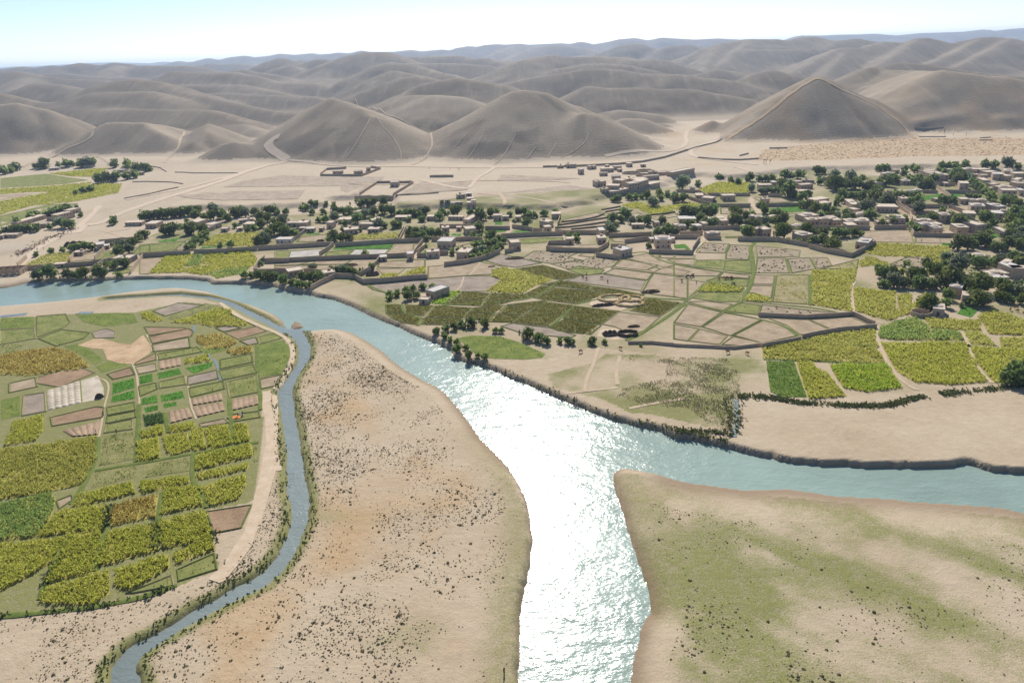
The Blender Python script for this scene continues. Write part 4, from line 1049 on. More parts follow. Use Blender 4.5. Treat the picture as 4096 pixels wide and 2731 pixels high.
WALLS = [
('mud',2.8,[(-155.2,443.7),(-127.7,445.7),(-117.4,447.1)],(28,0,3,30)),
('mud',2.8,[(-115,443.2),(-96.1,445.2),(-89.6,446.8),(-76.1,448.3),(-64.6,448.4),(-56.1,449.7)],(28,0,2,29)),
('mud',2.8,[(-144.8,409.9),(-119.6,411.7),(-93.9,412.1),(-79.6,411.7),(-77.3,412.1),(-63,412.5)],(28,1,1,30)),
('mud',2.8,[(-120,421.5),(-117.2,437.1),(-116.5,445.3)],(28,0,1,30)),
('mud',2.8,[(-80.5,360.9),(-66.5,362.2),(-47.5,366.6)],(28,0,3,5)),
('mud',2.8,[(-80.5,360.9),(-87.9,371.6)],(28,1,1,4)),
('mud',2.8,[(-107.6,352.8),(-104.2,363),(-98.9,374.1),(-88.3,371.9)],(28,0,1,4)),
('mud',2.8,[(-138.7,389.9),(-130.6,387.9)],(28,1,3,4)),
('mud',2.8,[(-120.1,385.4),(-109.7,382.7)],(28,0,3,4)),
('mud',2.8,[(-80.6,390.3),(-79.1,406.3)],(28,3,1,4)),
('mud',2.8,[(-85.7,375.2),(-81.3,385.6)],(28,2,1,4)),
('mud',2.8,[(-147.8,462.7),(-146.3,488.8)],(28,1,3,30)),
('mud',2.8,[(-75.2,459.6),(-74.9,484.2)],(28,0,1,29)),
('mud',2.8,[(-73.1,452.4),(-73.6,487.9)],(28,1,1,29)),
('mud',2.8,[(-59.7,417.4),(-57.1,446)],(28,4,0,3)),
('mud',2.8,[(-57.6,417.2),(-54.3,432.7)],(28,3,0,3)),
('mud',2.8,[(-56.9,411.3),(-52,409.9)],(28,2,0,3)),
('mud',3,[(-239.5,432.6),(-222.7,435),(-207.8,436.1)],(28,0,0,27)),
('mud',3,[(-206.3,437.5),(-185.2,437.1),(-166.2,441.6)],(28,0,3,27)),
('mud',3,[(-166,442.2),(-145.2,443.6)],(28,0,0,30)),
('mud',3,[(-151,410),(-135.4,409.5)],(28,0,2,30)),
('mud',3,[(-151.2,390.3),(-153.4,405.1),(-153.4,417.4)],(28,1,2,30)),
('mud',3,[(-150.6,388.7),(-142,386.5),(-129.1,387.5)],(28,0,0,4)),
('mud',2.8,[(-301.1,412.8),(-284.5,415.6)],(28,0,1,26)),
('mud',2.8,[(-278.1,416.2),(-264.7,418.8),(-254.6,422.5),(-239.9,429.7)],(28,2,1,26)),
('mud',2.8,[(-255.2,400.4),(-256.7,426.4)],(28,3,1,26)),
('mud',2.8,[(-227,395.8),(-231.4,410.9),(-237.6,434.6)],(28,1,0,27)),
('mud',2.8,[(-282.2,428.1),(-288.4,443.8)],(28,1,3,26)),
('mud',2.8,[(-268,431.4),(-274.3,454.7)],(28,1,1,26)),
('mud',2.8,[(-311.2,420.9),(-317.2,439.8)],(28,0,3,26)),
('mud',2.8,[(-288.9,475.2),(-279.2,477.4),(-267.2,480.5)],(28,0,1,25)),
('mud',2.8,[(-378.6,561.1),(-364.4,556.6)],(28,0,1,24)),
('mud',2.8,[(-364.2,558.8),(-360.7,570.1)],(28,1,1,24)),
('mud',2.8,[(-49.2,486.8),(-24.6,483.2)],(28,2,1,29)),
('mud',2.8,[(-51.6,449.1),(-27.1,447.4),(-17.2,444.4)],(28,0,3,3)),
('mud',2.8,[(-16.2,476.2),(1.4,473.7)],(28,2,3,3)),
('mud',2.8,[(-4.9,452),(17.2,453.3),(36.7,453.1)],(28,1,3,3)),
('mud',2.8,[(2.8,479.1),(16.9,467.7)],(28,2,0,6)),
('mud',2.8,[(17.2,464.9),(23.7,463)],(28,1,0,6)),
('mud',2.8,[(-56.7,410.9),(-51.1,410.2)],(28,1,0,3)),
('mud',2.8,[(-43.1,414.3),(-37.9,414.4)],(28,0,0,3)),
('mud',2.8,[(-38.4,389.1),(-26.1,392.9),(-16,399.8),(-5.6,413.4)],(28,0,2,3)),
('mud',2.8,[(23.6,416.8),(33.5,414)],(28,1,1,3)),
('mud',2.8,[(23.6,416.8),(25.6,429.2),(34.7,429.2)],(28,2,1,3)),
('mud',2.8,[(-54.3,365.1),(-46.2,365.7),(-48.2,389.6)],(28,1,3,5)),
('mud',2.8,[(-2.5,413),(1.9,414.7),(7.4,424.5)],(28,0,1,3)),
('mud',2.8,[(25.6,413.5),(54.3,407.6),(62.5,420.8),(64.6,429.9)],(28,1,0,10)),
('mud',2.8,[(66.5,442.9),(94.9,443.2)],(28,1,3,9)),
('mud',2.8,[(74.4,427),(91.4,431.9)],(28,0,0,9)),
('mud',2.8,[(52.4,398.5),(64.9,390.1)],(28,0,0,10)),
('mud',2.8,[(84.9,401.5),(109.3,395.5),(111.4,402.6),(122.2,426.4)],(28,0,1,9)),
('mud',2.8,[(63.9,416.7),(73.6,414.7)],(28,0,3,10)),
('mud',2.8,[(95.4,435.5),(124,431.5)],(28,0,3,9)),
('mud',2.8,[(26.7,429.5),(37.3,428.8)],(28,2,0,10)),
('mud',2.8,[(113.1,439.7),(126.6,441.2)],(28,2,3,9)),
('mud',2.8,[(32.2,460),(39.2,455.4),(66,451.6)],(28,3,2,6)),
('mud',2.8,[(35.5,480.5),(39.7,508.6)],(28,0,0,6)),
('mud',2.6,[(148.2,556.6),(155.3,535),(162.7,524.1),(185.8,519.1)],(28,0,2,11)),
('mud',2.6,[(163.3,584.2),(164.3,556.4),(165.1,535.8)],(28,0,3,11)),
('mud',2.6,[(166.6,566.7),(199.7,560.8)],(28,0,2,12)),
('mud',2.6,[(145.6,587.5),(162.2,580.1)],(28,1,3,11)),
('mud',2.6,[(128.3,428.6),(136.3,426.7)],(28,1,1,9)),
('mud',2.6,[(113.7,443.2),(128.4,441.1)],(28,3,3,9)),
('mud',2.6,[(132,452.9),(158.4,454.5)],(28,2,1,9)),
('mud',2.8,[(168.8,418.7),(177,409.8),(190.1,394.8),(196.3,383.4)],(28,0,0,15)),
('mud',2.8,[(190,519.5),(222.1,516.5)],(28,0,3,13)),
('mud',2.8,[(176.7,520.6),(186.3,520.1)],(28,0,0,13)),
('mud',2.8,[(189.1,446),(237.6,438.9)],(28,0,2,14)),
('mud',2.8,[(145.6,423),(168.5,419)],(28,1,0,15)),
('mud',2.8,[(212.5,555),(221.8,550.6)],(28,1,3,13)),
('mud',2.8,[(225.9,521.1),(222.4,500.9),(223.5,487.7)],(28,0,1,13)),
('mud',2.8,[(181.9,401.3),(186.2,391.3),(197.1,378.7),(212.6,392.8),(223.7,404.4),(225.7,410.2)],(28,0,3,15)),
('mud',2.8,[(240.7,439.3),(261,437.3)],(28,0,3,16)),
('mud',2.8,[(293.1,497.7),(321.3,493)],(28,1,1,17)),
('mud',2.8,[(322,492.9),(321.9,471.6)],(28,2,1,17)),
('mud',2.8,[(289.6,478.8),(314.3,463.7)],(28,0,1,17)),
('mud',2.8,[(290,509.7),(283.2,473.6),(273.2,454)],(28,0,2,17)),
('mud',2.8,[(293.3,513.1),(286.7,473.5)],(28,0,3,17)),
('mud',2.8,[(255.3,419.5),(293,408.6)],(28,1,1,16)),
('mud',2.8,[(350.3,545.5),(374.5,537)],(28,0,0,19)),
('mud',2.8,[(334.6,548.4),(344.5,545.2)],(28,0,3,18)),
('mud',2.8,[(355.8,565.4),(342.9,524.7)],(28,0,1,18)),
('mud',2.8,[(262.2,437.1),(256.4,421)],(28,0,1,16)),
('mud',2.8,[(358.7,576.6),(376,573.2)],(28,0,3,19)),
('mud',2.8,[(295.3,411),(288.3,396.6)],(28,2,1,16)),
('mud',2,[(113.2,291.4),(132.8,286.6),(155.1,288.2),(158.9,275.7)],(28,0,0,22)),
('mud',2,[(102.5,256.1),(111.5,258.7),(121,262.3)],(28,1,1,1)),
('mud',2,[(122.5,264.5),(140.3,270.5),(158,272.5)],(28,1,0,22)),
('mud',1.3,[(67.5,260.9),(90.9,255.9),(103.3,258.3)],(30,0,1,1)),
('mud',1.3,[(49,265.1),(58.9,264.2),(67.6,261.2)],(30,0,2,1)),
('mud',0.9,[(-371.8,785),(-344.3,769.4),(-291,758)],(30,1,1,34)),
('mud',0.9,[(-354.2,638.4),(-337.1,650.9),(-321,678.6)],(30,0,3,24)),
('mud',0.9,[(-398.5,741.8),(-375.9,731.7),(-344.2,714.2),(-325.1,698.3)],(30,0,1,34)),
('mud',0.9,[(-435.2,856.1),(-411.6,836.2),(-387.5,799)],(30,0,3,34)),
('mud',2.2,[(-192.4,720.8),(-147.5,707.8),(-135.1,752.2),(-147.8,765.4)],(28,1,3,8)),
('mud',2.2,[(-193.5,726.7),(-194.8,760.3),(-174.5,764.1)],(28,2,3,8)),
('mud',2.2,[(-129.6,606.5),(-123.4,663.4),(-90,658.4)],(28,0,0,8)),
('mud',2.2,[(-100.1,591.5),(-88.3,656.5)],(28,0,2,8)),
('mud',2.2,[(-75.8,687.5),(-52,684.3)],(28,0,3,8)),
('mud',1,[(-96.8,597.5),(-74.8,598),(-59.6,602)],(30,2,2,8)),
('mud',4,[(-133.4,600.6),(-99.1,593.8)],(28,1,2,8)),
('mud',2,[(38.4,724.5),(72.3,721.9),(119.3,726.4),(144.5,736.2),(173.8,762.2),(211.1,812.6)],(28,0,3,32)),
('mud',1.5,[(188.1,780.9),(227.3,835.1),(271.6,883.8)],(30,2,0,35)),
('mud',1.5,[(302.9,803.9),(322.4,801.2)],(30,0,0,35)),
('mud',1.5,[(207.3,752.8),(224.4,734.3),(243.8,726.4)],(30,0,3,12)),
('mud',1.5,[(243.8,726.4),(265.2,729.8)],(30,1,3,12)),
('mud',1.5,[(253.1,755.2),(267.4,769.2)],(30,1,0,35)),
('mud',1.1,[(505.2,858.1),(533.2,850.2),(555.7,893.3),(522.7,902.8),(505.2,858.1)],(30,0,1,35)),
('mud',1.1,[(548.4,810.8),(560.7,807.2),(576.4,832.3),(561.2,829.3)],(30,1,1,35)),
('terrace',1,[(39,490.5),(54.3,494.3),(65.5,502),(73,511.6)],(29,1,3,6)),
('terrace',1,[(36.4,480.9),(51.2,487.6),(63.5,493.9),(74.2,499.6)],(29,0,3,6)),
('terrace',1,[(33.1,472.8),(43.1,474.2),(57.1,478.8),(71.7,485.5)],(29,0,2,6)),
('terrace',1,[(43.8,467.5),(53.8,469.7),(67.6,472.4)],(29,1,2,6)),
('terrace',1,[(39.7,461.6),(52.7,459.7),(66.5,461.4)],(29,2,2,6)),
('terrace',1,[(78.2,510.8),(85.3,513.4),(95.8,520.8)],(29,0,1,6)),
('terrace',1,[(74.9,518.5),(84.5,523.8),(92.7,528.3)],(29,2,3,6)),
('terrace',1,[(73,526.1),(83.3,532.2),(89,536.1)],(29,3,3,6)),
('terrace',1,[(94.4,496.4),(105.4,502.5),(114.4,504.4),(126.1,509.7)],(29,1,1,6))]
HOUSES = [
(-388.9,541.3,-383.7,568.9,7,3.01,0,0,(31,0,1,24)),
(-369.2,533.1,-362.4,534.2,6,2.58,0,0,(33,2,1,24)),
(-372.4,565.9,-368,578.5,7,3.01,0,0,(32,1,1,24)),
(-372.1,582.4,-368,592.3,8,3.01,0,0,(32,0,3,24)),
(-298,528.9,-284.6,529,6,2.58,0,0,(32,0,2,31)),
(-279.6,455.7,-275.7,457.6,10,3.44,0,2,(33,1,3,26)),
(-275.7,457.6,-272.9,458.9,6,2.15,0,2,(34,2,3,26)),
(-268.8,464.2,-262.7,462.6,8,3.01,0,0,(33,3,3,26)),
(-250.6,420.2,-239.1,419.9,9,3.01,0,0,(32,0,0,27)),
(-284.5,414.9,-277.9,415.5,4,2.32,0,0,(34,0,1,26)),
(-287.9,442.5,-282.2,443.4,6,2.15,0,0,(33,0,3,26)),
(-374.8,498.1,-372.4,498.7,8,2.58,0,0,(34,1,0,25)),
(-374,501.8,-364.4,502.3,6,2.15,0,0,(33,0,0,25)),
(-277,518.4,-268.3,517.5,10,3.44,0,0,(32,1,2,31)),
(-245.6,521.4,-236.6,518.6,10,3.27,0,0,(32,2,2,31)),
(-229.6,503.8,-221.7,500.7,7,2.58,0,0,(33,0,0,28)),
(-221.6,506.6,-217.2,515.1,8,3.01,0,0,(32,4,3,28)),
(-211.4,497.3,-206.3,497.5,5,2.15,0,0,(34,1,3,28)),
(-206.5,521.9,-196.5,525.7,6,2.58,0,0,(33,5,3,28)),
(-198.4,507.3,-189.9,506,8,3.01,0,0,(33,2,3,28)),
(-199.2,497.5,-195.7,498.9,5,2.15,0,0,(34,0,3,28)),
(-158.2,456.4,-147.6,455.8,6,3.01,0,22,(33,0,3,30)),
(-165.3,506.4,-157.9,506.3,6,2.58,0,0,(33,3,3,28)),
(-156.8,501.7,-148.7,501.5,10,3.44,0,0,(32,1,1,28)),
(-152.8,492.3,-146.3,491.3,5,1.72,0,0,(33,0,1,28)),
(-145.2,486.4,-139.7,486.6,5,2.58,0,2,(34,1,3,30)),
(-133.5,497.3,-128.7,496.6,7,3.87,0,0,(33,2,0,29)),
(-128.1,511.1,-117.9,510.6,8,3.01,0,0,(32,4,3,29)),
(-121.8,535.9,-115.9,535.4,7,3.44,0,0,(33,6,3,29)),
(-101.8,505.1,-95.5,506.2,10,3.01,0,0,(33,2,3,29)),
(-85.8,514.8,-74.4,513.5,7,2.58,0,0,(32,3,3,29)),
(-109.1,493.7,-98.1,491.1,6,3.01,0,0,(33,1,3,29)),
(-115.8,475.7,-106.3,478,8,3.01,0,0,(32,0,0,29)),
(-99.5,477,-91.5,476.3,7,3.01,0,0,(33,0,3,29)),
(-136.9,488.1,-133.6,488,4,2.15,0,0,(34,1,0,29)),
(-126.9,377.8,-119.5,381.6,8,3.01,0,0,(33,0,3,4)),
(-105.1,372.4,-99.2,374.4,7,3.01,0,0,(33,0,1,4)),
(-78.5,403.8,-74.5,404.7,5,2.58,0,2,(34,1,1,4)),
(-62.1,403.9,-58.3,404.1,7,3.87,0,2,(34,2,0,3)),
(-130.7,526.1,-127.9,526.7,5,2.58,0,0,(34,5,3,29)),
(-61.1,511,-55.5,510.6,6,3.01,0,0,(33,6,2,7)),
(-44.9,510.6,-33.7,508.1,4,2.58,0,0,(33,5,2,7)),
(-32.7,494.3,-28.2,492.6,18,3.44,0,0,(32,8,2,7)),
(-46.4,472.2,-41.3,472.7,7,3.01,0,0,(33,0,1,29)),
(-36.5,475.4,-33.1,475.3,5,2.15,0,0,(34,2,3,3)),
(-31.1,476.5,-28.4,476.5,4,2.15,0,0,(34,1,3,3)),
(-29.1,462.5,-22.1,464.2,9,3.87,0,0,(33,0,3,3)),
(-46.1,430.5,-36.9,428.5,11,4.3,0,2,(32,0,0,3)),
(-50.4,408,-42.7,409.2,6,3.44,0,0,(33,1,0,3)),
(-32.1,404.3,-24.6,402.3,11,3.87,0,0,(32,0,2,3)),
(-10.4,503.2,-4.5,503.3,7,3.44,0,0,(33,7,2,7)),
(-4.2,503.3,0.8,503,5,2.58,0,0,(34,4,0,6)),
(5.4,498.7,9.7,498.5,7,3.01,0,0,(34,3,0,6)),
(25.5,462.8,30,463.9,5,3.44,0,0,(34,2,0,6)),
(28.1,475.8,32.4,480,8,3.87,0,0,(33,1,0,6)),
(32.6,502.9,39.2,502.3,8,3.44,0,0,(33,0,0,6)),
(1.6,419.6,7.7,420.7,9,4.3,0,0,(33,0,1,3)),
(-54.3,557.2,-51.5,557.8,5,2.26,3.5,0,(34,1,0,7)),
(-50.7,557.7,-46.3,558.2,5,2.26,3.5,0,(34,0,0,7)),
(-45.7,552.1,-41.9,552,6,2.9,1.21,0,(34,2,2,7)),
(-41.5,553.4,-38.8,553.6,5,1.94,2.38,0,(34,1,2,7)),
(-38.7,553.8,-36.4,553.7,4,1.61,2.56,0,(34,0,2,7)),
(-32.7,549.5,-25.5,549.5,8,3.79,0.61,0,(33,4,2,7)),
(-32.3,559.2,-27.1,560.1,6,2.58,3.5,0,(33,0,1,7)),
(-41.5,574,-34.9,575.6,6,2.9,3.5,0,(33,0,3,7)),
(-34.7,582.4,-29.8,583,5,2.26,3.5,2,(34,1,3,7)),
(-29.2,553.4,-25.5,553.3,5,1.94,3.5,0,(34,3,2,7)),
(57.3,427.7,62.7,427.8,7,3.61,0,0,(33,0,3,10)),
(59.6,438.8,63.4,439,8,5.8,0,2,(35,1,3,10)),
(37.4,428.8,41.9,429,5,3.44,0,0,(34,0,0,10)),
(90.8,410.9,100.2,410,10,5.52,0,3,(36,0,2,9)),
(103.2,424.7,105.2,423.9,4,2.58,0,1,(34,0,3,9)),
(90.7,426.4,94,426.7,4,2.15,0,2,(34,1,3,9)),
(67.1,394.5,74.4,399.1,8,3.87,0,2,(33,0,2,10)),
(85.6,465.1,93.8,464.2,4,2.58,0,0,(33,5,3,9)),
(101.8,466.4,105.4,466.8,5,3.01,0,0,(34,6,3,9)),
(113.8,456.3,117.7,457,6,3.01,0,1,(34,3,3,9)),
(115.1,452.9,120.1,452.5,6,3.01,0,3,(37,2,3,9)),
(120.7,475.1,132.3,473.7,9,3.01,0,2,(32,8,3,9)),
(93.7,680.6,105.8,681.9,6,3.44,3.5,0,(33,2,3,32)),
(107.5,691.3,115.2,691.7,7,3.44,3.5,0,(33,4,3,32)),
(123.8,708.2,129.1,709.1,6,3.44,3.5,0,(33,8,3,32)),
(102.7,706.7,105.5,708.2,4,2.58,3.5,0,(34,6,3,32)),
(97.7,637.8,105.6,637.9,5,3.01,3.5,2,(33,0,0,32)),
(93.2,607.6,100.9,601.4,9,5.06,3.5,0,(38,2,2,32)),
(82,604.4,87.7,606.5,8,4.3,3.5,0,(33,5,2,32)),
(85.7,588.6,95.3,585.4,8,3.87,3.5,0,(32,7,2,32)),
(87,576.3,95.9,578.5,6,3.44,0.68,0,(33,9,2,32)),
(96.2,580,104.1,585.2,6,3.44,1.47,0,(33,8,2,32)),
(104.8,587.9,114.4,592,8,5.52,2.64,0,(38,6,2,32)),
(115,593.7,124.8,604.7,8,5.52,3.08,0,(38,4,2,32)),
(114.6,613.8,126.8,621.2,6,3.44,3.5,0,(32,1,2,32)),
(104.6,619.1,116.3,630,5,2.58,3.5,0,(32,0,2,32)),
(125.3,628.2,140.1,631.9,5,3.44,3.5,0,(32,0,1,32)),
(135.5,657.7,143.1,657.9,5,2.58,3.5,0,(33,1,1,32)),
(143.2,652.4,153.2,654,5,2.58,3.5,0,(33,2,1,32)),
(154.4,643.2,180.1,662.2,7,4.3,2.91,0,(31,0,3,12)),
(125.6,602.9,136.3,611,6,3.44,1.01,0,(32,3,2,32)),
(80.2,578.2,86.3,579.2,6,3.44,2.83,0,(33,10,2,32)),
(110.2,680.1,114.2,681.2,4,2.58,3.5,0,(34,1,3,32)),
(136.7,704.5,141.8,704.2,5,2.58,3.5,0,(34,7,3,32)),
(89.4,660.1,96.8,660.4,5,2.58,3.5,0,(33,0,3,32)),
(153.7,555.6,159.6,554.6,9,3.01,0,0,(33,0,3,11)),
(154.4,542.6,161.8,537.6,9,3.44,0,4,(32,0,2,11)),
(157.6,589.7,161.8,588.9,5,2.58,0,2,(34,0,0,12)),
(172.2,544.6,182.3,544.1,8,3.87,0,0,(32,0,1,11)),
(125.4,450.8,130.8,451.8,6,3.44,0,2,(33,4,3,9)),
(132.1,455.6,135.9,456,7,3.44,0,0,(34,7,3,9)),
(140.2,470,148.2,469.1,6,3.44,0,1,(37,9,3,9)),
(145.7,459.7,150.9,459.8,14,4.3,0,1,(37,1,1,9)),
(128,429.1,136.5,429.9,6,3.44,0,1,(37,0,1,9)),
(217.7,591.7,228.6,591.1,6,2.58,0,0,(33,0,1,12)),
(231.4,598.2,235.3,598.1,6,3.44,0,2,(34,1,1,12)),
(250.3,610.3,254.5,610.1,5,2.58,0,2,(34,2,1,12)),
(251.8,600.5,258.1,600.8,6,2.58,0,0,(33,3,1,12)),
(261.3,608.1,270.9,604.6,6,2.58,0,0,(33,5,1,12)),
(249.1,579.8,260.3,582.1,7,3.44,0,0,(32,4,1,12)),
(237.1,554,244.8,551.3,7,3.87,0,0,(33,1,3,13)),
(235.8,521.3,249.2,526.2,8,3.01,0,0,(32,1,1,13)),
(232.9,507.7,244.2,510.4,8,3.01,0,0,(32,0,1,13)),
(198.1,526.5,203.4,526.8,6,3.87,0,0,(33,0,3,13)),
(296.9,634.4,305,632.7,6,2.58,0,0,(33,7,3,18)),
(281.8,617,287.6,615.9,5,2.58,0,0,(34,6,3,18)),
(306.9,577.6,318.1,578.4,8,3.87,0,0,(32,2,3,18)),
(254.1,499.7,259.3,498.8,20,3.44,0,1,(40,1,0,17)),
(245.7,485.9,247.9,483.8,6,2.58,0,1,(34,3,1,14)),
(246.9,481.5,252.2,482.7,8,3.44,0,0,(33,2,0,17)),
(243.5,469.8,250.6,468.7,9,2.58,0,1,(37,2,1,14)),
(204.9,466.9,217.2,469.9,9,3.44,0,1,(40,0,3,14)),
(203.2,455.8,211,455.5,6,3.87,0,1,(37,0,0,14)),
(210.6,454.1,219.2,453.4,6,4.3,0,1,(37,0,2,14)),
(218.6,451.6,224.5,451.6,14,3.87,0,1,(40,1,2,14)),
(226.9,449.5,242.2,449,7,3.44,0,1,(40,0,1,14)),
(237.9,456.2,244.7,455.1,6,2.58,0,1,(37,1,1,14)),
(220.9,435.6,227,435.2,8,4.3,0,0,(33,2,2,14)),
(188.9,439,196.2,441.4,7,3.44,0,1,(37,1,0,14)),
(185.2,424.4,189.3,425.5,7,3.01,0,1,(39,1,3,15)),
(182.5,413.7,190.7,417.3,8,4.3,0,1,(37,0,3,15)),
(164.2,430.7,169.8,431.5,9,4.3,0,0,(33,2,3,15)),
(158.9,434.8,160.8,432.8,7,4.3,0,1,(34,0,0,15)),
(156.2,445.5,159,445.1,5,3.44,0,0,(34,4,0,14)),
(207.8,396.8,213,392.5,12,3.87,0,3,(40,0,1,15)),
(169.7,473.3,173.3,472.7,7,3.44,0,1,(34,0,0,13)),
(172.4,469,177.4,468.2,8,3.44,0,1,(37,3,0,14)),
(182.7,473.3,187.9,468.9,6,3.01,0,1,(37,2,0,14)),
(340.2,621.9,350.9,619.7,8,3.01,0,1,(40,5,3,18)),
(337,583.8,343.6,582.5,8,3.44,0,3,(37,3,3,18)),
(361.8,605.8,367.8,604.5,8,3.44,0,0,(33,4,3,18)),
(378,624.4,390.9,625.2,8,3.44,0,0,(32,2,0,20)),
(376.6,614.4,389.6,615.1,8,3.44,0,0,(32,1,0,20)),
(369.7,596.1,382.3,593.5,9,5.06,0,1,(36,6,3,19)),
(387.8,602.1,390.5,601.5,5,2.58,0,0,(34,0,0,20)),
(369.3,557.1,375.2,554.6,10,5.06,0,0,(35,3,3,19)),
(366,572.2,369.3,571.5,5,2.58,0,1,(34,5,3,19)),
(359.9,638.9,365,639.6,6,2.58,0,1,(37,3,0,20)),
(412.9,624.1,425.1,621.5,8,4.3,0,1,(40,8,3,20)),
(404.4,631.2,414.2,630.9,5,3.01,0,1,(37,9,3,20)),
(427.1,621,437.2,622.4,7,3.87,0,0,(33,7,3,20)),
(424.8,607.8,434.7,609.1,7,3.87,0,0,(33,4,3,20)),
(419.7,592.4,426.3,589.4,8,5.06,0,2,(35,1,3,20)),
(413.4,598.5,419.1,597.3,6,3.01,0,0,(33,3,3,20)),
(410.4,609.1,417.9,607.5,4,2.15,0,1,(37,6,3,20)),
(392.6,564.1,398,563.1,14,5.06,0,0,(38,4,3,19)),
(393.3,555.4,401.8,556.6,7,3.44,0,0,(33,2,3,19)),
(389.4,539.6,401.8,540,8,3.87,0,1,(40,0,3,19)),
(383,546.2,392.1,544.5,4,2.58,0,0,(33,1,3,19)),
(379,520.8,388.5,517.9,9,5.52,0,0,(38,0,2,19)),
(442.2,610.9,447.8,608,14,3.87,0,1,(40,5,3,20)),
(439.6,594.8,447.9,593.1,8,4.3,0,0,(33,2,3,20)),
(425.6,584.8,431.3,585.2,14,4.3,0,0,(32,0,3,20)),
(418.4,567.9,421.3,564.4,14,4.3,0,0,(33,0,2,20)),
(412.7,551.7,418.9,551.9,9,4.3,0,1,(37,1,2,20)),
(396.1,525.3,399.7,524.7,8,4.3,0,2,(34,0,1,19)),
(365.2,485.7,371.5,484.7,9,4.3,0,1,(37,1,2,19)),
(337.2,504,343.2,502.9,8,3.44,0,0,(33,1,2,18)),
(342.1,500.8,354.3,499.9,6,3.01,0,1,(37,2,2,18)),
(326.3,475,334,471.7,10,5.06,0,3,(36,0,1,17)),
(340.5,468.6,347.4,469.5,12,5.06,0,3,(36,3,2,18)),
(339.4,462.7,345.4,462.8,5,3.44,0,1,(39,4,2,18)),
(325.5,451.3,332.1,449.3,9,5.06,0,2,(35,1,1,17)),
(308.2,453.9,314.4,451.1,9,5.06,0,0,(35,3,2,17)),
(290.7,451,296.8,450,8,5.06,0,1,(41,1,2,17)),
(294,460,295.7,459.7,8,4.3,0,0,(34,0,2,17)),
(272.6,446.3,281.8,444.9,6,3.01,0,1,(37,2,2,17)),
(265.5,429.7,274.4,429.3,7,4.3,0,11,(37,0,1,16)),
(277.8,433.1,281.7,433.4,6,3.44,0,0,(34,2,1,16)),
(268.9,421.7,275.1,421.6,9,3.87,0,3,(37,1,1,16)),
(283.3,420.4,290,419.5,10,4.3,0,1,(37,3,1,16)),
(295.4,420.4,302.2,421.9,16,5.06,0,0,(38,4,2,17)),
(304.3,407.8,307.9,407.3,14,3.44,0,1,(33,4,1,16)),
(266.7,487.8,280.2,484.5,10,3.87,0,0,(32,0,0,17)),
(258.5,454,268.1,452.5,9,3.44,0,1,(40,1,3,16)),
(246.6,448.4,254.7,447.1,5,2.58,0,0,(33,0,3,16)),
(296.7,510.9,302,510,8,3.87,0,0,(33,0,3,17)),
(313.2,546.9,323,545.1,6,2.15,0,1,(37,0,0,18)),
(323.8,546.3,327.4,545.6,5,2.58,0,2,(34,1,3,18)),
(327.6,545.6,332,544.8,6,3.01,0,1,(39,0,3,18)),
(324.3,513.3,328.5,513.7,5,2.15,0,0,(34,0,2,18)),
(189,284.6,192.9,282.4,8,3.44,0,1,(37,0,2,22)),
(210.5,298.3,214.2,296.1,7,3.87,0,0,(33,0,3,23)),
(211.3,310,215.2,306.8,6,4.3,0,3,(37,0,1,22)),
(210.8,343,219.1,341.5,6,2.58,0,0,(33,0,3,21)),
(257.2,342.1,259.3,339.6,8,5.52,0,0,(42,4,1,21)),
(257.4,336.5,256.1,331.4,9,5.52,0,0,(35,2,1,21)),
(256.1,331.2,262.2,331.6,10,5.52,0,2,(35,3,1,21)),
(243,324.3,250.5,324.5,6,3.01,0,2,(33,0,1,21)),
(244.1,329.4,254.5,330.3,7,3.01,0,1,(37,1,1,21)),
(263.4,334.7,265.8,334.7,6,2.58,0,3,(34,5,1,21)),
(257.3,362.4,265.6,362.6,7,2.58,0,1,(37,6,1,21)),
(-416.5,791.2,-411.4,795.3,8,3.01,0,0,(33,0,1,34)),
(-455.3,820.4,-446.7,820.7,6,2.58,0,2,(33,1,3,34)),
(-436.5,805.8,-430,806.5,6,2.58,0,0,(33,0,3,34)),
(-557.2,855.9,-547.3,860.6,7,2.58,0,2,(32,3,3,34)),
(-522.9,869.2,-513.9,869.5,6,2.58,0,0,(33,2,3,34)),
(-156.3,717.9,-148.1,720.8,6,3.44,3.5,0,(33,1,3,8)),
(-148.1,740,-143.5,741,6,3.44,3.5,0,(34,2,3,8)),
(-107.7,640,-99.9,640,8,4.3,3.5,0,(33,0,3,8)),
(-180.8,726.8,-171,726.6,6,3.01,3.5,0,(33,3,3,8)),
(62.4,715.2,72.4,715.9,7,3.44,3.5,0,(33,9,3,32)),
(71.1,674.2,75.9,675,6,4.3,3.5,2,(34,3,3,32)),
(79,604.8,83.1,606.2,8,4.3,3.5,0,(33,1,0,32)),
(83.7,700.8,91.5,702.9,6,3.01,3.5,0,(33,5,3,32)),
(53.2,715.3,59.4,715.9,5,2.58,3.5,0,(33,10,3,32)),
(-43.6,334.7,-39,330.5,11,3.61,0,2,(33,0,1,5)),
(-46.1,324.5,-41.5,323.1,4,2.15,0,0,(34,0,2,5))]
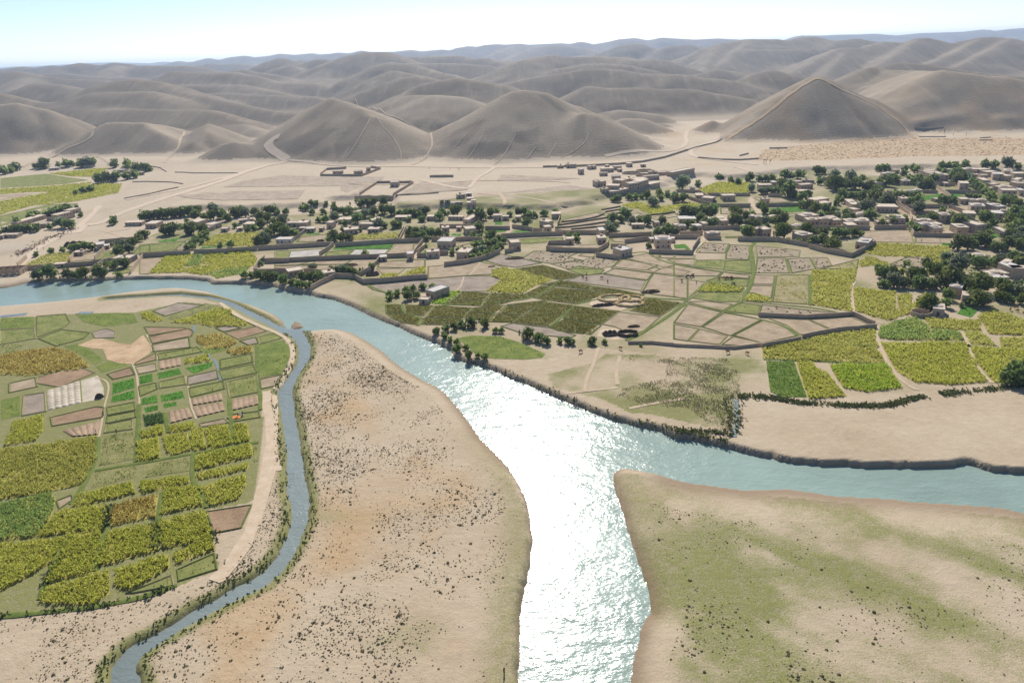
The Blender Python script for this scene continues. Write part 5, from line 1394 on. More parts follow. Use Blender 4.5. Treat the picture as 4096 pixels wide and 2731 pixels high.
TREES = [
(179.1,217.1,0,6.04,'t',(43,0,2,23)),
(216.9,321,0,6.89,'t',(44,0,0,21)),
(229.6,314.8,0,6.92,'t',(44,0,2,21)),
(235.9,341.9,0,6.37,'t',(43,1,3,21)),
(175.6,424.5,0,6.46,'t',(43,6,3,15)),
(216.3,296.5,0,5.25,'t',(43,0,3,23)),
(191.3,292.2,0,5.02,'b',(43,1,2,22)),
(227.6,552.9,0,7.96,'t',(44,3,3,13)),
(274.1,569.2,0,8.39,'t',(44,2,0,18)),
(129.6,491.6,0,6.52,'t',(44,3,2,11)),
(186.6,455.6,0,6.32,'t',(43,0,0,14)),
(319.8,418.9,0,6.75,'t',(44,8,2,17)),
(153.7,600.2,0,7.16,'t',(44,0,0,12)),
(136.2,490.4,0,5.93,'t',(43,2,2,11)),
(143,491.5,0,5.96,'t',(43,1,2,11)),
(149.5,494.7,0,6.02,'t',(43,0,2,11)),
(104.4,440.7,0,5.31,'t',(43,1,3,9)),
(162.7,486.3,0,5.97,'t',(43,4,0,13)),
(154.5,460.1,0,5.67,'t',(43,6,0,14)),
(292.5,574.1,0,7.44,'t',(44,4,3,18)),
(259.6,487.8,0,6.42,'t',(43,0,0,17)),
(192.5,394.6,0,5.16,'t',(43,0,0,15)),
(293.4,434.4,0,6.1,'t',(43,6,2,17)),
(278.3,392,0,5.62,'t',(43,0,1,16)),
(262.6,385.5,0,5.46,'t',(43,0,2,16)),
(193.3,325,0,4.49,'t',(43,3,3,22)),
(221.5,314.1,0,4.56,'t',(43,1,2,21)),
(-273.6,393.7,-0.1,5.61,'t',(43,1,1,26)),
(-232.9,494.3,0,6.35,'t',(43,1,0,28)),
(-119.2,460.1,0,5.56,'t',(43,0,3,30)),
(86.3,496.1,0,5.58,'t',(43,2,1,6)),
(153.2,428.9,0,5.07,'t',(43,0,1,9)),
(284.5,508,0,6.41,'t',(43,0,3,17)),
(-39.1,526.9,0,5.84,'t',(43,0,2,7)),
(-19.7,506.5,0,5.61,'t',(43,6,2,7)),
(6.7,274.6,0,3.16,'t',(43,1,1,33)),
(68.8,456.1,0,4.86,'t',(43,1,2,6)),
(139.4,460.4,0,5.06,'t',(43,7,3,9)),
(153.4,428.8,0,4.81,'t',(43,1,1,9)),
(299.7,566.8,0,6.67,'t',(44,2,3,18)),
(200.6,425.5,0,4.96,'t',(43,4,3,15)),
(191.6,404.8,0,4.73,'t',(43,1,3,15)),
(341.3,452.6,0,5.92,'t',(43,0,1,17)),
(268.6,386,0,4.96,'t',(43,1,2,16)),
(251.5,351.1,0,4.58,'t',(43,1,1,21)),
(195.7,339.4,0,4.18,'t',(43,4,3,22)),
(202.9,321.9,0,4.07,'t',(43,1,3,22)),
(224,338.4,0,4.32,'t',(43,0,3,21)),
(219.1,295.1,0,3.94,'t',(43,0,1,23)),
(-243,391.7,0,4.86,'t',(43,1,0,27)),
(-167.2,470.1,0,5.24,'t',(43,0,1,28)),
(-166.9,480.9,0,5.34,'t',(43,2,1,28)),
(-170.1,512.6,0,5.65,'t',(43,1,3,28)),
(-20.1,472.8,0,4.98,'t',(43,3,3,3)),
(-18,290.9,0,3.12,'t',(43,0,2,33)),
(98.2,472.1,0,4.79,'t',(43,5,3,9)),
(300.6,602.6,0,6.6,'t',(44,7,3,18)),
(253.1,468,0,5.26,'t',(43,1,0,17)),
(185.9,404,0,4.44,'t',(43,1,0,15)),
(317.1,445,0,5.4,'t',(43,5,2,17)),
(305.4,401.5,0,5,'t',(43,4,1,16)),
(283.1,391.2,0,4.8,'t',(43,1,1,16)),
(288.9,381.9,0,4.76,'t',(43,2,1,16)),
(255.6,350.6,0,4.34,'t',(43,2,1,21)),
(200.3,339.9,0,3.97,'t',(43,4,0,21)),
(208.3,336.8,0,3.99,'t',(43,3,0,21)),
(211.2,334.3,0,3.98,'t',(43,1,0,21)),
(210.3,321,0,3.87,'t',(43,2,0,21)),
(-238.3,411.5,0,4.73,'t',(43,0,0,27)),
(-262.4,454.8,0,5.2,'t',(43,5,1,26)),
(-250.5,494.6,0,5.47,'t',(43,3,0,28)),
(-245.9,495.9,0,5.47,'t',(43,2,0,28)),
(-168,461.5,0,4.88,'t',(43,1,1,28)),
(-158.7,476,0,4.98,'t',(43,5,1,28)),
(-137.3,372.6,0,4,'t',(43,2,0,4)),
(-91.5,535.1,0,5.36,'t',(43,7,3,29)),
(-93.4,489.1,0,4.94,'t',(43,0,3,29)),
(-68,463.3,0,4.66,'t',(43,0,1,29)),
(-116.2,369,0,3.9,'t',(43,0,3,4)),
(-111.8,368.5,0,3.88,'t',(43,0,1,4)),
(-107.4,368,0,3.87,'t',(43,1,1,4)),
(-164.4,484.2,0,5.07,'t',(43,4,1,28)),
(-156,475.7,0,4.96,'t',(43,6,1,28)),
(-63.3,462.6,0,4.65,'t',(43,1,1,29)),
(-58.1,463.6,0,4.65,'t',(43,3,1,29)),
(11,270.8,0,2.73,'t',(43,2,0,1)),
(114.2,534,0,5.08,'t',(43,4,0,11)),
(290.3,533.4,0,5.62,'t',(43,4,3,17)),
(283.1,508,0,5.39,'t',(43,1,3,17)),
(224.3,491,0,5.02,'t',(43,0,2,13)),
(208.3,422.6,0,4.41,'t',(43,2,3,15)),
(343.1,561.3,0,6.08,'t',(43,1,3,18)),
(291.7,478.1,0,5.2,'t',(43,0,2,17)),
(282.5,379.9,0,4.43,'t',(43,2,2,16)),
(296.8,383.6,0,4.54,'t',(43,6,1,16)),
(267.3,356.3,0,4.19,'t',(43,4,1,21)),
(278.3,361.1,0,4.28,'t',(43,6,1,21)),
(300.9,390.5,0,4.61,'t',(43,5,1,16)),
(205.9,320.4,0,3.62,'t',(43,0,3,22)),
(241.6,316.6,0,3.77,'t',(43,0,1,21)),
(-142.2,374.3,0,3.79,'t',(43,3,0,4)),
(-110.5,529,0,5.03,'t',(43,4,3,29)),
(-104.6,532.6,0,5.05,'t',(43,5,3,29)),
(-99.5,541,0,5.11,'t',(43,8,3,29)),
(12.8,479.2,0,4.48,'t',(43,0,0,6)),
(-23.4,262.6,0,2.48,'t',(45,1,2,33)),
(-12.5,289.3,0,2.69,'t',(43,0,1,33)),
(140.8,546.7,0,4.91,'t',(43,0,0,11)),
(75.6,487.2,0,4.32,'t',(43,0,1,6)),
(97.8,441.3,0,3.98,'t',(43,0,3,9)),
(284.6,575.1,0,5.56,'t',(43,1,0,18)),
(168.1,454.1,0,4.25,'t',(43,2,0,14)),
(194.6,434.5,0,4.18,'t',(43,0,2,14)),
(214.3,423.4,0,4.17,'t',(43,3,3,15)),
(322.3,582.7,0,5.77,'t',(43,3,3,18)),
(333.6,592.7,0,5.89,'t',(43,5,3,18)),
(298.8,447.6,0,4.7,'t',(43,3,2,17)),
(302.3,441.6,0,4.67,'t',(43,4,2,17)),
(365.3,483.1,0,5.26,'t',(43,2,2,19)),
(342,446.6,0,4.9,'t',(43,1,1,17)),
(315.6,407.7,0,4.51,'t',(43,9,2,17)),
(276,352.8,0,3.95,'t',(43,5,1,21)),
(224.6,347.1,0,3.66,'t',(43,2,3,21)),
(207.5,304.1,0,3.29,'t',(43,0,1,22)),
(239.4,309,0,3.48,'t',(43,2,2,21)),
(242.5,307.8,0,3.49,'t',(43,3,2,21)),
(-251.9,391.9,0,4.1,'t',(43,4,1,26)),
(-255.6,438,0,4.44,'t',(43,3,1,26)),
(-248.9,543.9,0,5.2,'t',(43,6,1,31)),
(-228.6,545.3,0,5.14,'t',(43,8,1,31)),
(-244,566.6,0,5.35,'t',(43,5,1,31)),
(-218.6,546,0,5.11,'t',(43,10,1,31)),
(-210.3,547,0,5.09,'t',(43,6,3,28)),
(-193.5,533.1,0,4.94,'t',(43,4,3,28)),
(-186.1,525.4,0,4.86,'t',(43,3,3,28)),
(-224.4,494.5,0,4.74,'t',(43,0,0,28)),
(-169.2,453.1,0,4.24,'t',(43,3,1,28)),
(-185,508.5,0,4.72,'t',(43,0,3,28)),
(-113.1,512.1,0,4.58,'t',(43,2,3,29)),
(-78.6,528.4,0,4.66,'t',(43,3,3,29)),
(-72.6,527.5,0,4.65,'t',(43,3,2,7)),
(-114.3,455.7,0,4.13,'t',(43,1,0,29)),
(-63,453.7,0,4.03,'t',(43,2,1,29)),
(-59.2,458.4,0,4.06,'t',(43,4,1,29)),
(-95.6,379.7,0,3.48,'t',(43,4,1,4)),
(-90.5,376.6,0,3.45,'t',(43,5,1,4)),
(-125.6,365.5,0,3.44,'t',(43,1,0,4)),
(-149.9,472.8,0,4.34,'t',(43,1,3,30)),
(-51.8,513.3,0,4.51,'t',(43,5,2,7)),
(-13.2,518.1,0,4.53,'t',(43,4,2,7)),
(-52.6,460.9,0,4.08,'t',(43,5,1,29)),
(-10.5,451.6,0,3.98,'t',(43,2,3,3)),
(254,628.1,0,5.47,'t',(43,6,1,12)),
(235.6,584.2,0,5.1,'t',(43,3,1,12)),
(264.5,540.3,0,4.88,'t',(43,6,3,17)),
(230.4,489.8,0,4.41,'t',(43,1,1,13)),
(236.9,462.5,0,4.24,'t',(43,2,1,14)),
(200.9,407.8,0,3.73,'t',(43,0,3,15)),
(464.1,639.1,1.72,6.36,'t',(43,1,3,20)),
(403.6,614.3,0,5.93,'t',(43,0,3,20)),
(382.7,583,0,5.63,'t',(43,0,3,19)),
(391,587.5,0,5.7,'t',(43,1,0,20)),
(393.6,583.9,0,5.68,'t',(43,0,0,20)),
(285.6,524.1,0,4.84,'t',(43,2,3,17)),
(287.9,456.6,0,4.4,'t',(43,1,2,17)),
(330.2,439.1,0,4.47,'t',(43,7,2,17)),
(198.5,324.1,0,3.16,'t',(43,2,3,22)),
(-348.6,531.3,0,5.14,'t',(43,1,3,25)),
(-341.3,528.1,0,5.09,'t',(43,0,3,25)),
(-281.4,394.6,-0.65,3.97,'t',(43,0,1,26)),
(-262.6,392.2,0,3.87,'t',(43,2,1,26)),
(-257.6,460.5,0,4.3,'t',(43,4,0,28)),
(-292.3,548.3,0,5.03,'t',(43,0,0,31)),
(-289,548.9,0,5.02,'t',(43,6,2,31)),
(-285.9,550,0,5.02,'t',(43,5,2,31)),
(-283,551.4,0,5.02,'t',(43,4,2,31)),
(-280,552.8,0,5.02,'t',(43,3,2,31)),
(-276.9,553.9,0,5.02,'t',(43,2,2,31)),
(-273.8,555,0,5.01,'t',(43,0,2,31)),
(-270.8,556.4,0,5.01,'t',(43,1,2,31)),
(-267.7,557.8,0,5.01,'t',(43,0,1,31)),
(-264.6,559,0,5.01,'t',(43,1,1,31)),
(-261.2,559.6,0,5,'t',(43,2,1,31)),
(-258.1,561,0,5,'t',(43,3,1,31)),
(-255.3,563,0,5.01,'t',(43,4,1,31)),
(-233.8,541.5,0,4.79,'t',(43,7,1,31)),
(-217.8,555.1,0,4.84,'t',(43,9,1,31)),
(-188.8,555.2,0,4.76,'t',(43,9,3,28)),
(-172.5,521.1,0,4.47,'t',(43,2,3,28)),
(-132.6,521.4,0,4.38,'t',(43,6,3,29)),
(-127.2,545.3,0,4.55,'t',(43,9,3,29)),
(-116.5,570.4,0,4.73,'t',(43,2,2,8)),
(-111.4,574.7,0,4.75,'t',(43,1,2,8)),
(-104.6,576.1,0,4.75,'t',(43,0,2,8)),
(12.6,518.3,0,4.23,'t',(43,1,0,6)),
(-47.3,460.1,0,3.8,'t',(43,6,1,29)),
(-52.7,331.1,0,2.82,'t',(43,1,2,5)),
(-48.3,332.9,0,2.83,'t',(43,0,2,5)),
(14.6,267.1,0,2.32,'t',(45,1,0,1)),
(33.7,265.4,0,2.32,'t',(45,0,2,1)),
(-95.7,379.3,0,3.25,'t',(43,3,1,4)),
(-88.7,374.2,0,3.2,'t',(43,6,1,4)),
(-575.2,875.5,0.8,8.39,'t',(44,3,3,34)),
(-519.7,875.5,0.73,8.16,'t',(44,2,3,34)),
(-436,825.7,0,7.49,'t',(44,1,3,34)),
(-423.3,817.5,0,7.39,'t',(44,0,3,34)),
(-436.6,746.3,0,6.95,'t',(44,0,1,34)),
(-431.4,754.4,0,6.98,'t',(44,1,1,34)),
(-423.3,757.4,0,6.97,'t',(44,2,1,34)),
(136.2,557.7,0,4.33,'t',(43,1,0,11)),
(133.8,545.2,0,4.24,'t',(43,2,0,11)),
(136.2,477.8,0,3.77,'t',(43,4,2,11)),
(88.1,479.1,0,3.7,'t',(43,3,1,6)),
(73.3,462.4,0,3.56,'t',(43,0,2,6)),
(108.7,474.1,0,3.7,'t',(43,6,3,9)),
(110,441.2,0,3.47,'t',(43,2,3,9)),
(160.2,457,0,3.68,'t',(43,4,0,14)),
(221.9,627.7,0,5,'t',(43,2,1,12)),
(267.3,632.1,0,5.15,'t',(43,7,1,12)),
(291.7,648.3,0,5.33,'t',(43,9,3,18)),
(229.5,546.5,0,4.47,'t',(43,1,3,13)),
(231.4,535.9,0,4.4,'t',(43,0,3,13)),
(296.9,622.6,0,5.17,'t',(43,8,3,18)),
(274.7,582.6,0,4.84,'t',(43,3,0,18)),
(300.3,555,0,4.74,'t',(43,0,0,18)),
(277.4,530.4,0,4.51,'t',(43,3,3,17)),
(223.7,504,0,4.17,'t',(43,0,1,13)),
(187.9,496.6,0,4.02,'t',(43,0,0,13)),
(158.9,462.8,0,3.72,'t',(43,5,0,14)),
(219.5,472.9,0,3.95,'t',(43,0,3,14)),
(229.5,469.4,0,3.96,'t',(43,1,1,14)),
(232,461.3,0,3.91,'t',(43,0,1,14)),
(196.5,429,0,3.59,'t',(43,5,3,15)),
(219.2,424.2,0,3.63,'t',(43,0,0,16)),
(341.2,561.4,0,4.93,'t',(43,0,3,18)),
(302,458.2,0,4.15,'t',(43,2,2,17)),
(365.7,498.4,0,4.65,'t',(43,0,2,19)),
(368.4,493.4,0,4.63,'t',(43,1,2,19)),
(355,463.8,0,4.4,'t',(43,0,2,18)),
(303.7,404.5,0,3.84,'t',(43,3,1,16)),
(244,366.4,0,3.37,'t',(43,4,3,21)),
(247.2,364.7,0,3.37,'t',(43,5,3,21)),
(262,354.3,0,3.37,'t',(43,3,1,21)),
(227,356.1,0,3.24,'t',(43,3,3,21)),
(196.2,348,0,3.08,'t',(43,5,0,21)),
(201,294,0,2.77,'t',(43,0,2,22)),
(243.8,305.7,0,3.02,'t',(43,5,2,21)),
(228.8,300.8,0,2.92,'t',(43,4,2,21)),
(231,298.8,0,2.92,'t',(43,6,2,21)),
(235.7,294.8,0,2.92,'t',(43,1,1,23)),
(-377.2,515,0,4.8,'t',(43,0,2,24)),
(-288,456.2,0,4.08,'t',(43,0,3,26)),
(-253,445.2,0,3.88,'t',(43,6,1,26)),
(-262.4,476.5,0,4.11,'t',(43,5,0,28)),
(-262.7,487.3,0,4.18,'t',(43,7,2,31)),
(-220.2,534.8,0,4.36,'t',(43,5,3,28)),
(-204.7,552.9,0,4.44,'t',(43,8,3,28)),
(-194.6,553.6,0,4.42,'t',(43,7,3,28)),
(-136.2,542,0,4.22,'t',(43,10,3,29)),
(-132,545.9,0,4.24,'t',(43,11,3,29)),
(-121.5,568.6,0,4.38,'t',(43,3,2,8)),
(-67.5,531,0,4.05,'t',(43,2,2,7)),
(-82.2,491.1,0,3.78,'t',(43,1,3,29)),
(-109.3,458.3,0,3.59,'t',(43,0,0,29)),
(-116.1,389.5,0,3.12,'t',(43,2,3,4)),
(-103.7,383,0,3.06,'t',(43,1,3,4)),
(-99.7,380,0,3.03,'t',(43,2,1,4)),
(-120.5,362.4,0,2.95,'t',(43,0,0,4)),
(-63.9,532.7,0,4.06,'t',(43,1,2,7)),
(7.7,516.8,0,3.92,'t',(43,2,0,6)),
(27.4,513.7,0,3.9,'t',(43,0,3,6)),
(-6.5,439.2,0,3.36,'t',(43,1,3,3)),
(-8.6,431.4,0,3.3,'t',(43,0,3,3)),
(-16.8,414.2,0,3.18,'t',(43,0,2,3)),
(-12.4,413.6,0,3.18,'t',(43,1,2,3)),
(-8,417.5,0,3.2,'t',(43,0,1,3)),
(-33.3,283.1,0,2.24,'t',(45,1,0,33)),
(-18.1,255.5,-0.22,2.05,'t',(45,2,2,33)),
(-25.9,287.8,0,2.27,'t',(45,0,0,33)),
(23.5,267.1,0,2.13,'t',(45,0,0,1)),
(116.6,566.4,0,4.03,'t',(43,3,0,11)),
(90,555.3,0,3.92,'t',(43,0,2,32)),
(81.2,484.1,0,3.44,'t',(43,1,1,6)),
(122.1,462.5,0,3.36,'t',(43,4,3,9)),
(163,454.7,0,3.39,'t',(43,3,0,14)),
(123.5,444.4,0,3.25,'t',(43,3,3,9)),
(206.4,577.9,0,4.26,'t',(43,0,1,12)),
(233.9,621.9,0,4.6,'t',(43,5,1,12)),
(210.8,565.8,0,4.2,'t',(43,0,2,12)),
(216.2,567.6,0,4.22,'t',(43,1,1,12)),
(240,601.4,0,4.49,'t',(43,4,1,12)),
(239,542.1,0,4.12,'t',(43,2,3,13)),
(310.3,600.2,0,4.68,'t',(43,6,3,18)),
(268.7,531.8,0,4.14,'t',(43,5,3,17)),
(175.6,483.7,0,3.6,'t',(43,1,0,13)),
(170,480.5,0,3.57,'t',(43,3,0,13)),
(167.1,487.1,0,3.6,'t',(43,2,0,13)),
(190.9,485.4,0,3.65,'t',(43,1,2,13)),
(176.6,461.9,0,3.47,'t',(43,1,0,14)),
(225.7,471.9,0,3.66,'t',(43,1,3,14)),
(240.5,479.7,0,3.7,'t',0),
(411.1,652.2,0,5.3,'t',0),
(447.2,645.5,1.4,5.4,'t',0),
(315.5,580.7,0,4.6,'t',0),
(356,591.2,0,4.8,'t',0),
(347.9,560,0,4.6,'t',0),
(370.1,594.6,0,4.8,'t',0),
(391.4,603.3,0,5,'t',0),
(387.5,569.8,0,4.8,'t',0),
(384.9,561.6,0,4.7,'t',0),
(380.8,551.1,0,4.6,'t',0),
(366.1,512.4,0,4.4,'t',0),
(301.3,554.8,0,4.4,'t',0),
(303.5,530.7,0,4.2,'t',0),
(316.3,526,0,4.3,'t',0),
(327.3,509.5,0,4.2,'t',0),
(305.2,425.2,0,3.7,'t',0),
(262.4,428,0,3.5,'t',0),
(235.4,352.6,0,3,'t',0),
(215.4,353.8,0,2.9,'t',0),
(187.6,325.2,0,2.7,'t',0),
(-384.9,584.9,0,4.8,'t',0),
(-371,518,0,4.4,'t',0),
(-367.4,521.5,0,4.4,'t',0),
(-292.2,455.1,0,3.8,'t',0),
(-284.3,457.3,0,3.8,'t',0),
(-243.6,407.8,0,3.3,'t',0),
(-310.9,536.2,0,4.3,'t',0),
(-177.8,517.5,0,3.8,'t',0),
(-186.7,451.1,0,3.4,'t',0),
(-152.2,378.8,0,2.9,'t',0),
(-134.7,375.6,0,2.8,'t',0),
(-138.7,517.9,0,3.7,'t',0),
(-120.5,541.7,0,3.9,'t',0),
(-83.7,529,0,3.7,'t',0),
(-120.6,454.7,0,3.3,'t',0),
(-87.4,373.7,0,2.7,'t',0),
(-116.3,358.5,0,2.7,'t',0),
(-50.1,528.2,0,3.7,'t',0),
(-28,522.4,0,3.7,'t',0),
(-22.7,523.8,0,3.7,'t',0),
(-24.2,451.6,0,3.2,'t',0),
(-13.8,448.4,0,3.2,'t',0),
(-17.6,429.4,0,3,'t',0),
(-13.1,430.4,0,3,'t',0),
(-20.3,413.1,0,2.9,'t',0),
(-18.1,404.2,0,2.9,'t',0),
(-14.2,405.2,0,2.9,'t',0),
(-10.4,410.4,0,2.9,'t',0),
(-62.7,336.6,0,2.4,'t',0),
(-58.9,337.4,0,2.4,'t',0),
(-55,342.9,0,2.4,'t',0),
(-51.3,345,0,2.4,'t',0),
(-46.8,347,0,2.4,'t',0),
(-41.2,346.3,0,2.4,'t',0),
(-29.5,277.6,0,2,'t',0),
(-29.5,286.3,0,2.1,'t',0),
(-22.7,291.1,0,2.1,'t',0),
(-94.6,381.9,0,2.7,'t',0),
(-601.3,839.3,0,6.9,'t',0),
(-603.6,866.2,0.5,7.1,'t',0),
(-527.8,873,0.5,6.8,'t',0),
(-515.6,879.7,1.1,6.8,'t',0),
(-481,863,0.3,6.6,'t',0),
(-420.4,822,0,6.2,'t',0),
(-416,765.1,0,5.8,'t',0),
(-412.2,773.9,0,5.9,'t',0),
(251.4,517,0,2.3,'p',0),
(245.1,506.4,0,2.3,'p',0),
(-23.6,270.4,0,1.9,'t',0),
(-11.2,254,0,1.8,'t',0),
(100.4,561.2,0,3.6,'t',0),
(125.1,554.2,0,3.6,'t',0),
(128.5,575.1,0,3.8,'t',0),
(93.7,480.1,0,3.1,'t',0),
(240.4,623.8,0,4.2,'t',0),
(259.4,626.7,0,4.3,'t',0),
(298.6,650.2,0,4.5,'t',0),
(221.6,569.3,0,3.9,'t',0),
(267.2,537.1,0,3.8,'t',0),
(286.8,536.1,0,3.9,'t',0),
(222.3,510.8,0,3.6,'t',0),
(193.2,515.7,0,3.5,'t',0),
(195.5,486.7,0,3.4,'t',0),
(160.1,456.8,0,3.1,'t',0),
(164.1,460,0,3.1,'t',0),
(235.6,488.8,0,3.5,'t',0),
(187.4,431.8,0,3,'t',0),
(380.5,638.2,0,4.7,'t',0),
(416.7,650.8,0,4.9,'t',0),
(432.6,649.5,0.5,4.9,'t',0),
(453.3,641.2,1.1,5,'t',0),
(349,592.4,0,4.4,'t',0),
(347.4,583.5,0,4.3,'t',0),
(379.9,545.7,0,4.2,'t',0),
(374.6,528.2,0,4.1,'t',0),
(307.2,530,0,3.9,'t',0),
(310.8,529.4,0,3.9,'t',0),
(312.6,516.7,0,3.8,'t',0),
(303.9,508.7,0,3.8,'t',0),
(329.5,506.7,0,3.9,'t',0),
(333.4,506.1,0,3.9,'t',0),
(317.7,437.2,0,3.5,'t',0),
(261.9,431.4,0,3.2,'t',0),
(265.2,439.6,0,3.3,'t',0),
(260.7,454.9,0,3.4,'t',0),
(250.7,448.9,0,3.3,'t',0),
(189.2,324,0,2.5,'t',0),
(213.4,293.5,0,2.4,'t',0),
(-394,546.5,0,4.3,'t',0),
(-396,567.2,0,4.4,'t',0),
(-384.7,577.4,0,4.4,'t',0),
(-381.1,586.7,0,4.4,'t',0),
(-382.3,597.1,0,4.5,'t',0),
(-362,520.6,0,4,'t',0),
(-241.3,542.4,0,3.8,'t',0),
(-178.4,550.9,0,3.7,'t',0),
(-165.7,563.3,0,3.7,'t',0),
(-89.8,492.1,0,3.2,'t',0),
(-79.2,492.5,0,3.2,'t',0),
(-90.2,416.2,0,2.8,'t',0),
(-112.8,357,0,2.5,'t',0),
(-108.8,356.6,0,2.4,'t',0),
(-67.5,524.1,0,3.4,'t',0),
(36.6,516.5,0,3.3,'t',0),
(-55.1,450.7,0,2.9,'t',0),
(-2.4,436.8,0,2.8,'t',0),
(-35.4,413.5,0,2.7,'t',0),
(-21.7,429.9,0,2.8,'t',0),
(-5.3,424.6,0,2.8,'t',0),
(-24.3,413.6,0,2.7,'t',0),
(-25.4,403.7,0,2.6,'t',0),
(40.3,444.2,0,2.9,'t',0),
(-19.6,264.4,0,1.7,'t',0),
(-7,282.3,0,1.8,'t',0),
(-4.4,282.1,0,1.8,'t',0),
(20.4,268,0,1.7,'t',0),
(25.6,266,0,1.7,'t',0),
(-549.7,879.1,1,6.2,'t',0),
(-466.4,865.2,1.2,5.9,'t',0),
(169.5,608.6,0,3.7,'t',0),
(105.9,562.8,0,3.3,'t',0),
(133.5,568.6,0,3.4,'t',0),
(206.6,614,0,3.7,'t',0),
(137.7,471.4,0,2.9,'t',0),
(169.9,482.4,0,3,'t',0),
(229,622.7,0,3.8,'t',0),
(225.6,571.3,0,3.6,'t',0),
(274.6,535.7,0,3.5,'t',0),
(424.1,652.1,0,4.5,'t',0),
(339.1,594.3,0,3.9,'t',0),
(378.4,537.8,0,3.8,'t',0),
(314.4,528.6,0,3.6,'t',0),
(233.2,296.7,0,2.2,'t',0),
(-396.2,575.5,0,4,'t',0),
(-381.6,513.4,0,3.7,'t',0),
(-297.4,457.2,0,3.2,'t',0),
(-258.1,391.8,0,2.8,'t',0),
(-215.9,450,0,2.9,'t',0),
(-216.2,455.7,0,2.9,'t',0),
(-216.8,462.5,0,3,'t',0),
(-217.5,469.5,0,3,'t',0),
(-217.8,475.7,0,3,'t',0),
(-218.1,482.1,0,3.1,'t',0),
(-217.5,487.5,0,3.1,'t',0),
(-191.1,495.1,0,3.1,'t',0),
(-187.6,498.5,0,3.1,'t',0),
(-149.2,379.5,0,2.4,'t',0),
(-156.4,547.3,0,3.3,'t',0),
(-105.8,586.6,0,3.5,'t',0),
(-121.3,504.7,0,3,'t',0),
(-72.3,531.5,0,3.1,'t',0),
(-8.9,525.9,0,3.1,'t',0),
(1.8,515.3,0,3,'t',0),
(16.7,510.8,0,3,'t',0),
(20.4,508.1,0,3,'t',0),
(-62.9,508.2,0,3,'t',0),
(-21.5,401.8,0,2.4,'t',0),
(45.9,445.1,0,2.6,'t',0),
(44.3,433.7,0,2.6,'t',0),
(-26.9,273.1,0,1.7,'t',0),
(257,520.7,0,2,'p',0),
(306.9,476.7,0,2,'p',0),
(255.6,364.3,0,1.6,'p',0),
(255.3,360.6,0,1.6,'p',0),
(206.1,341.7,0,1.4,'p',0),
(247.6,317.1,0,1.4,'p',0),
(248,315.1,0,1.4,'p',0),
(251.7,317.6,0,1.4,'p',0),
(-35.9,344.4,0,1.9,'t',0),
(-62,331.8,0,1.9,'t',0),
(-21.6,289,0,1.7,'t',0),
(-599.3,849.5,0,5.6,'t',0),
(-452.1,839.7,0,5.1,'t',0),
(-420,688,0,4.3,'t',0),
(-416.6,695.3,0,4.3,'t',0),
(111.5,564.4,0,3,'t',0),
(86.5,555.6,0,2.9,'t',0),
(197.6,642.5,0,3.5,'t',0),
(203.8,624.3,0,3.4,'t',0),
(128.1,467.1,0,2.5,'t',0),
(87.4,413.6,0,2.2,'t',0),
(275,640.6,0,3.6,'t',0),
(279,612.6,0,3.5,'t',0),
(183.8,468.3,0,2.6,'t',0),
(179.9,411.8,0,2.4,'t',0),
(224.2,423.2,0,2.5,'t',0),
(375.2,648.4,0,3.9,'t',0),
(385.3,653.7,0,3.9,'t',0),
(352.5,653.3,0,3.8,'t',0),
(358.1,655.9,0,3.9,'t',0),
(361.9,655,0,3.9,'t',0),
(361.3,626.1,0,3.7,'t',0),
(394.7,629.6,0,3.9,'t',0),
(398,625.4,0,3.8,'t',0),
(306.9,517.5,0,3.1,'t',0),
(306.8,474.1,0,3,'t',0),
(299.1,414.3,0,2.7,'t',0),
(271.9,458.7,0,2.8,'t',0),
(-386.6,575,0,3.6,'t',0),
(-373.8,516.1,0,3.3,'t',0),
(-250.9,413.9,0,2.5,'t',0),
(-211.3,450.1,0,2.6,'t',0),
(-194.5,451.1,0,2.6,'t',0),
(-185.3,549.5,0,3,'t',0),
(-165,577.3,2,3.1,'t',0),
(-145.2,572.2,0,3.1,'t',0),
(-147.9,548.2,0,3,'t',0),
(-144.7,518.6,0,2.8,'t',0),
(-65.1,508.5,0,2.7,'t',0),
(-102.1,512.1,0,2.7,'t',0),
(-74.4,509.9,0,2.7,'t',0),
(-118.4,484.5,0,2.6,'t',0),
(-132.9,376.4,0,2.1,'t',0),
(-20.2,447.4,0,2.4,'t',0),
(-28.7,421.4,0,2.2,'t',0),
(87.2,413.8,0,2.2,'t',0),
(-81.6,388.7,0,1.3,'p',0),
(-80,387,0,1.3,'p',0),
(-14.1,256.2,0,1.4,'t',0),
(39.1,265.5,0,1.4,'t',0),
(-544,881.8,1.3,4.8,'t',0),
(271.6,597.4,0,1.9,'p',0),
(273.7,597,0,1.9,'p',0),
(-81.2,387.3,0,1.2,'p',0),
(-80.1,388.4,0,1.2,'p',0),
(-82.4,390,0,1.2,'p',0),
(218.4,624.6,0,3.1,'t',0),
(175.7,454.3,0,2.3,'t',0),
(174.5,414.1,0,2.1,'t',0),
(471.9,635.8,1,3.6,'t',0),
(359,499.1,0,2.8,'t',0),
(207.9,293.9,0,1.7,'t',0),
(-355.7,527.6,0,2.9,'t',0),
(-302.1,453.6,0,2.5,'t',0),
(-308.7,452.1,0,2.5,'t',0),
(-231.2,391,-0.3,2.1,'t',0),
(-247.6,513.1,0,2.6,'t',0),
(-211.5,463.4,0,2.4,'t',0),
(-204.5,508.8,0,2.6,'t',0),
(-151.7,404,0,2,'t',0),
(-152,410.9,0,2.1,'t',0),
(-160.6,576.5,1.4,2.8,'t',0),
(-170.8,566.3,0,2.7,'t',0),
(-152.7,577.1,0.5,2.8,'t',0),
(-75,449.8,0,2.1,'t',0),
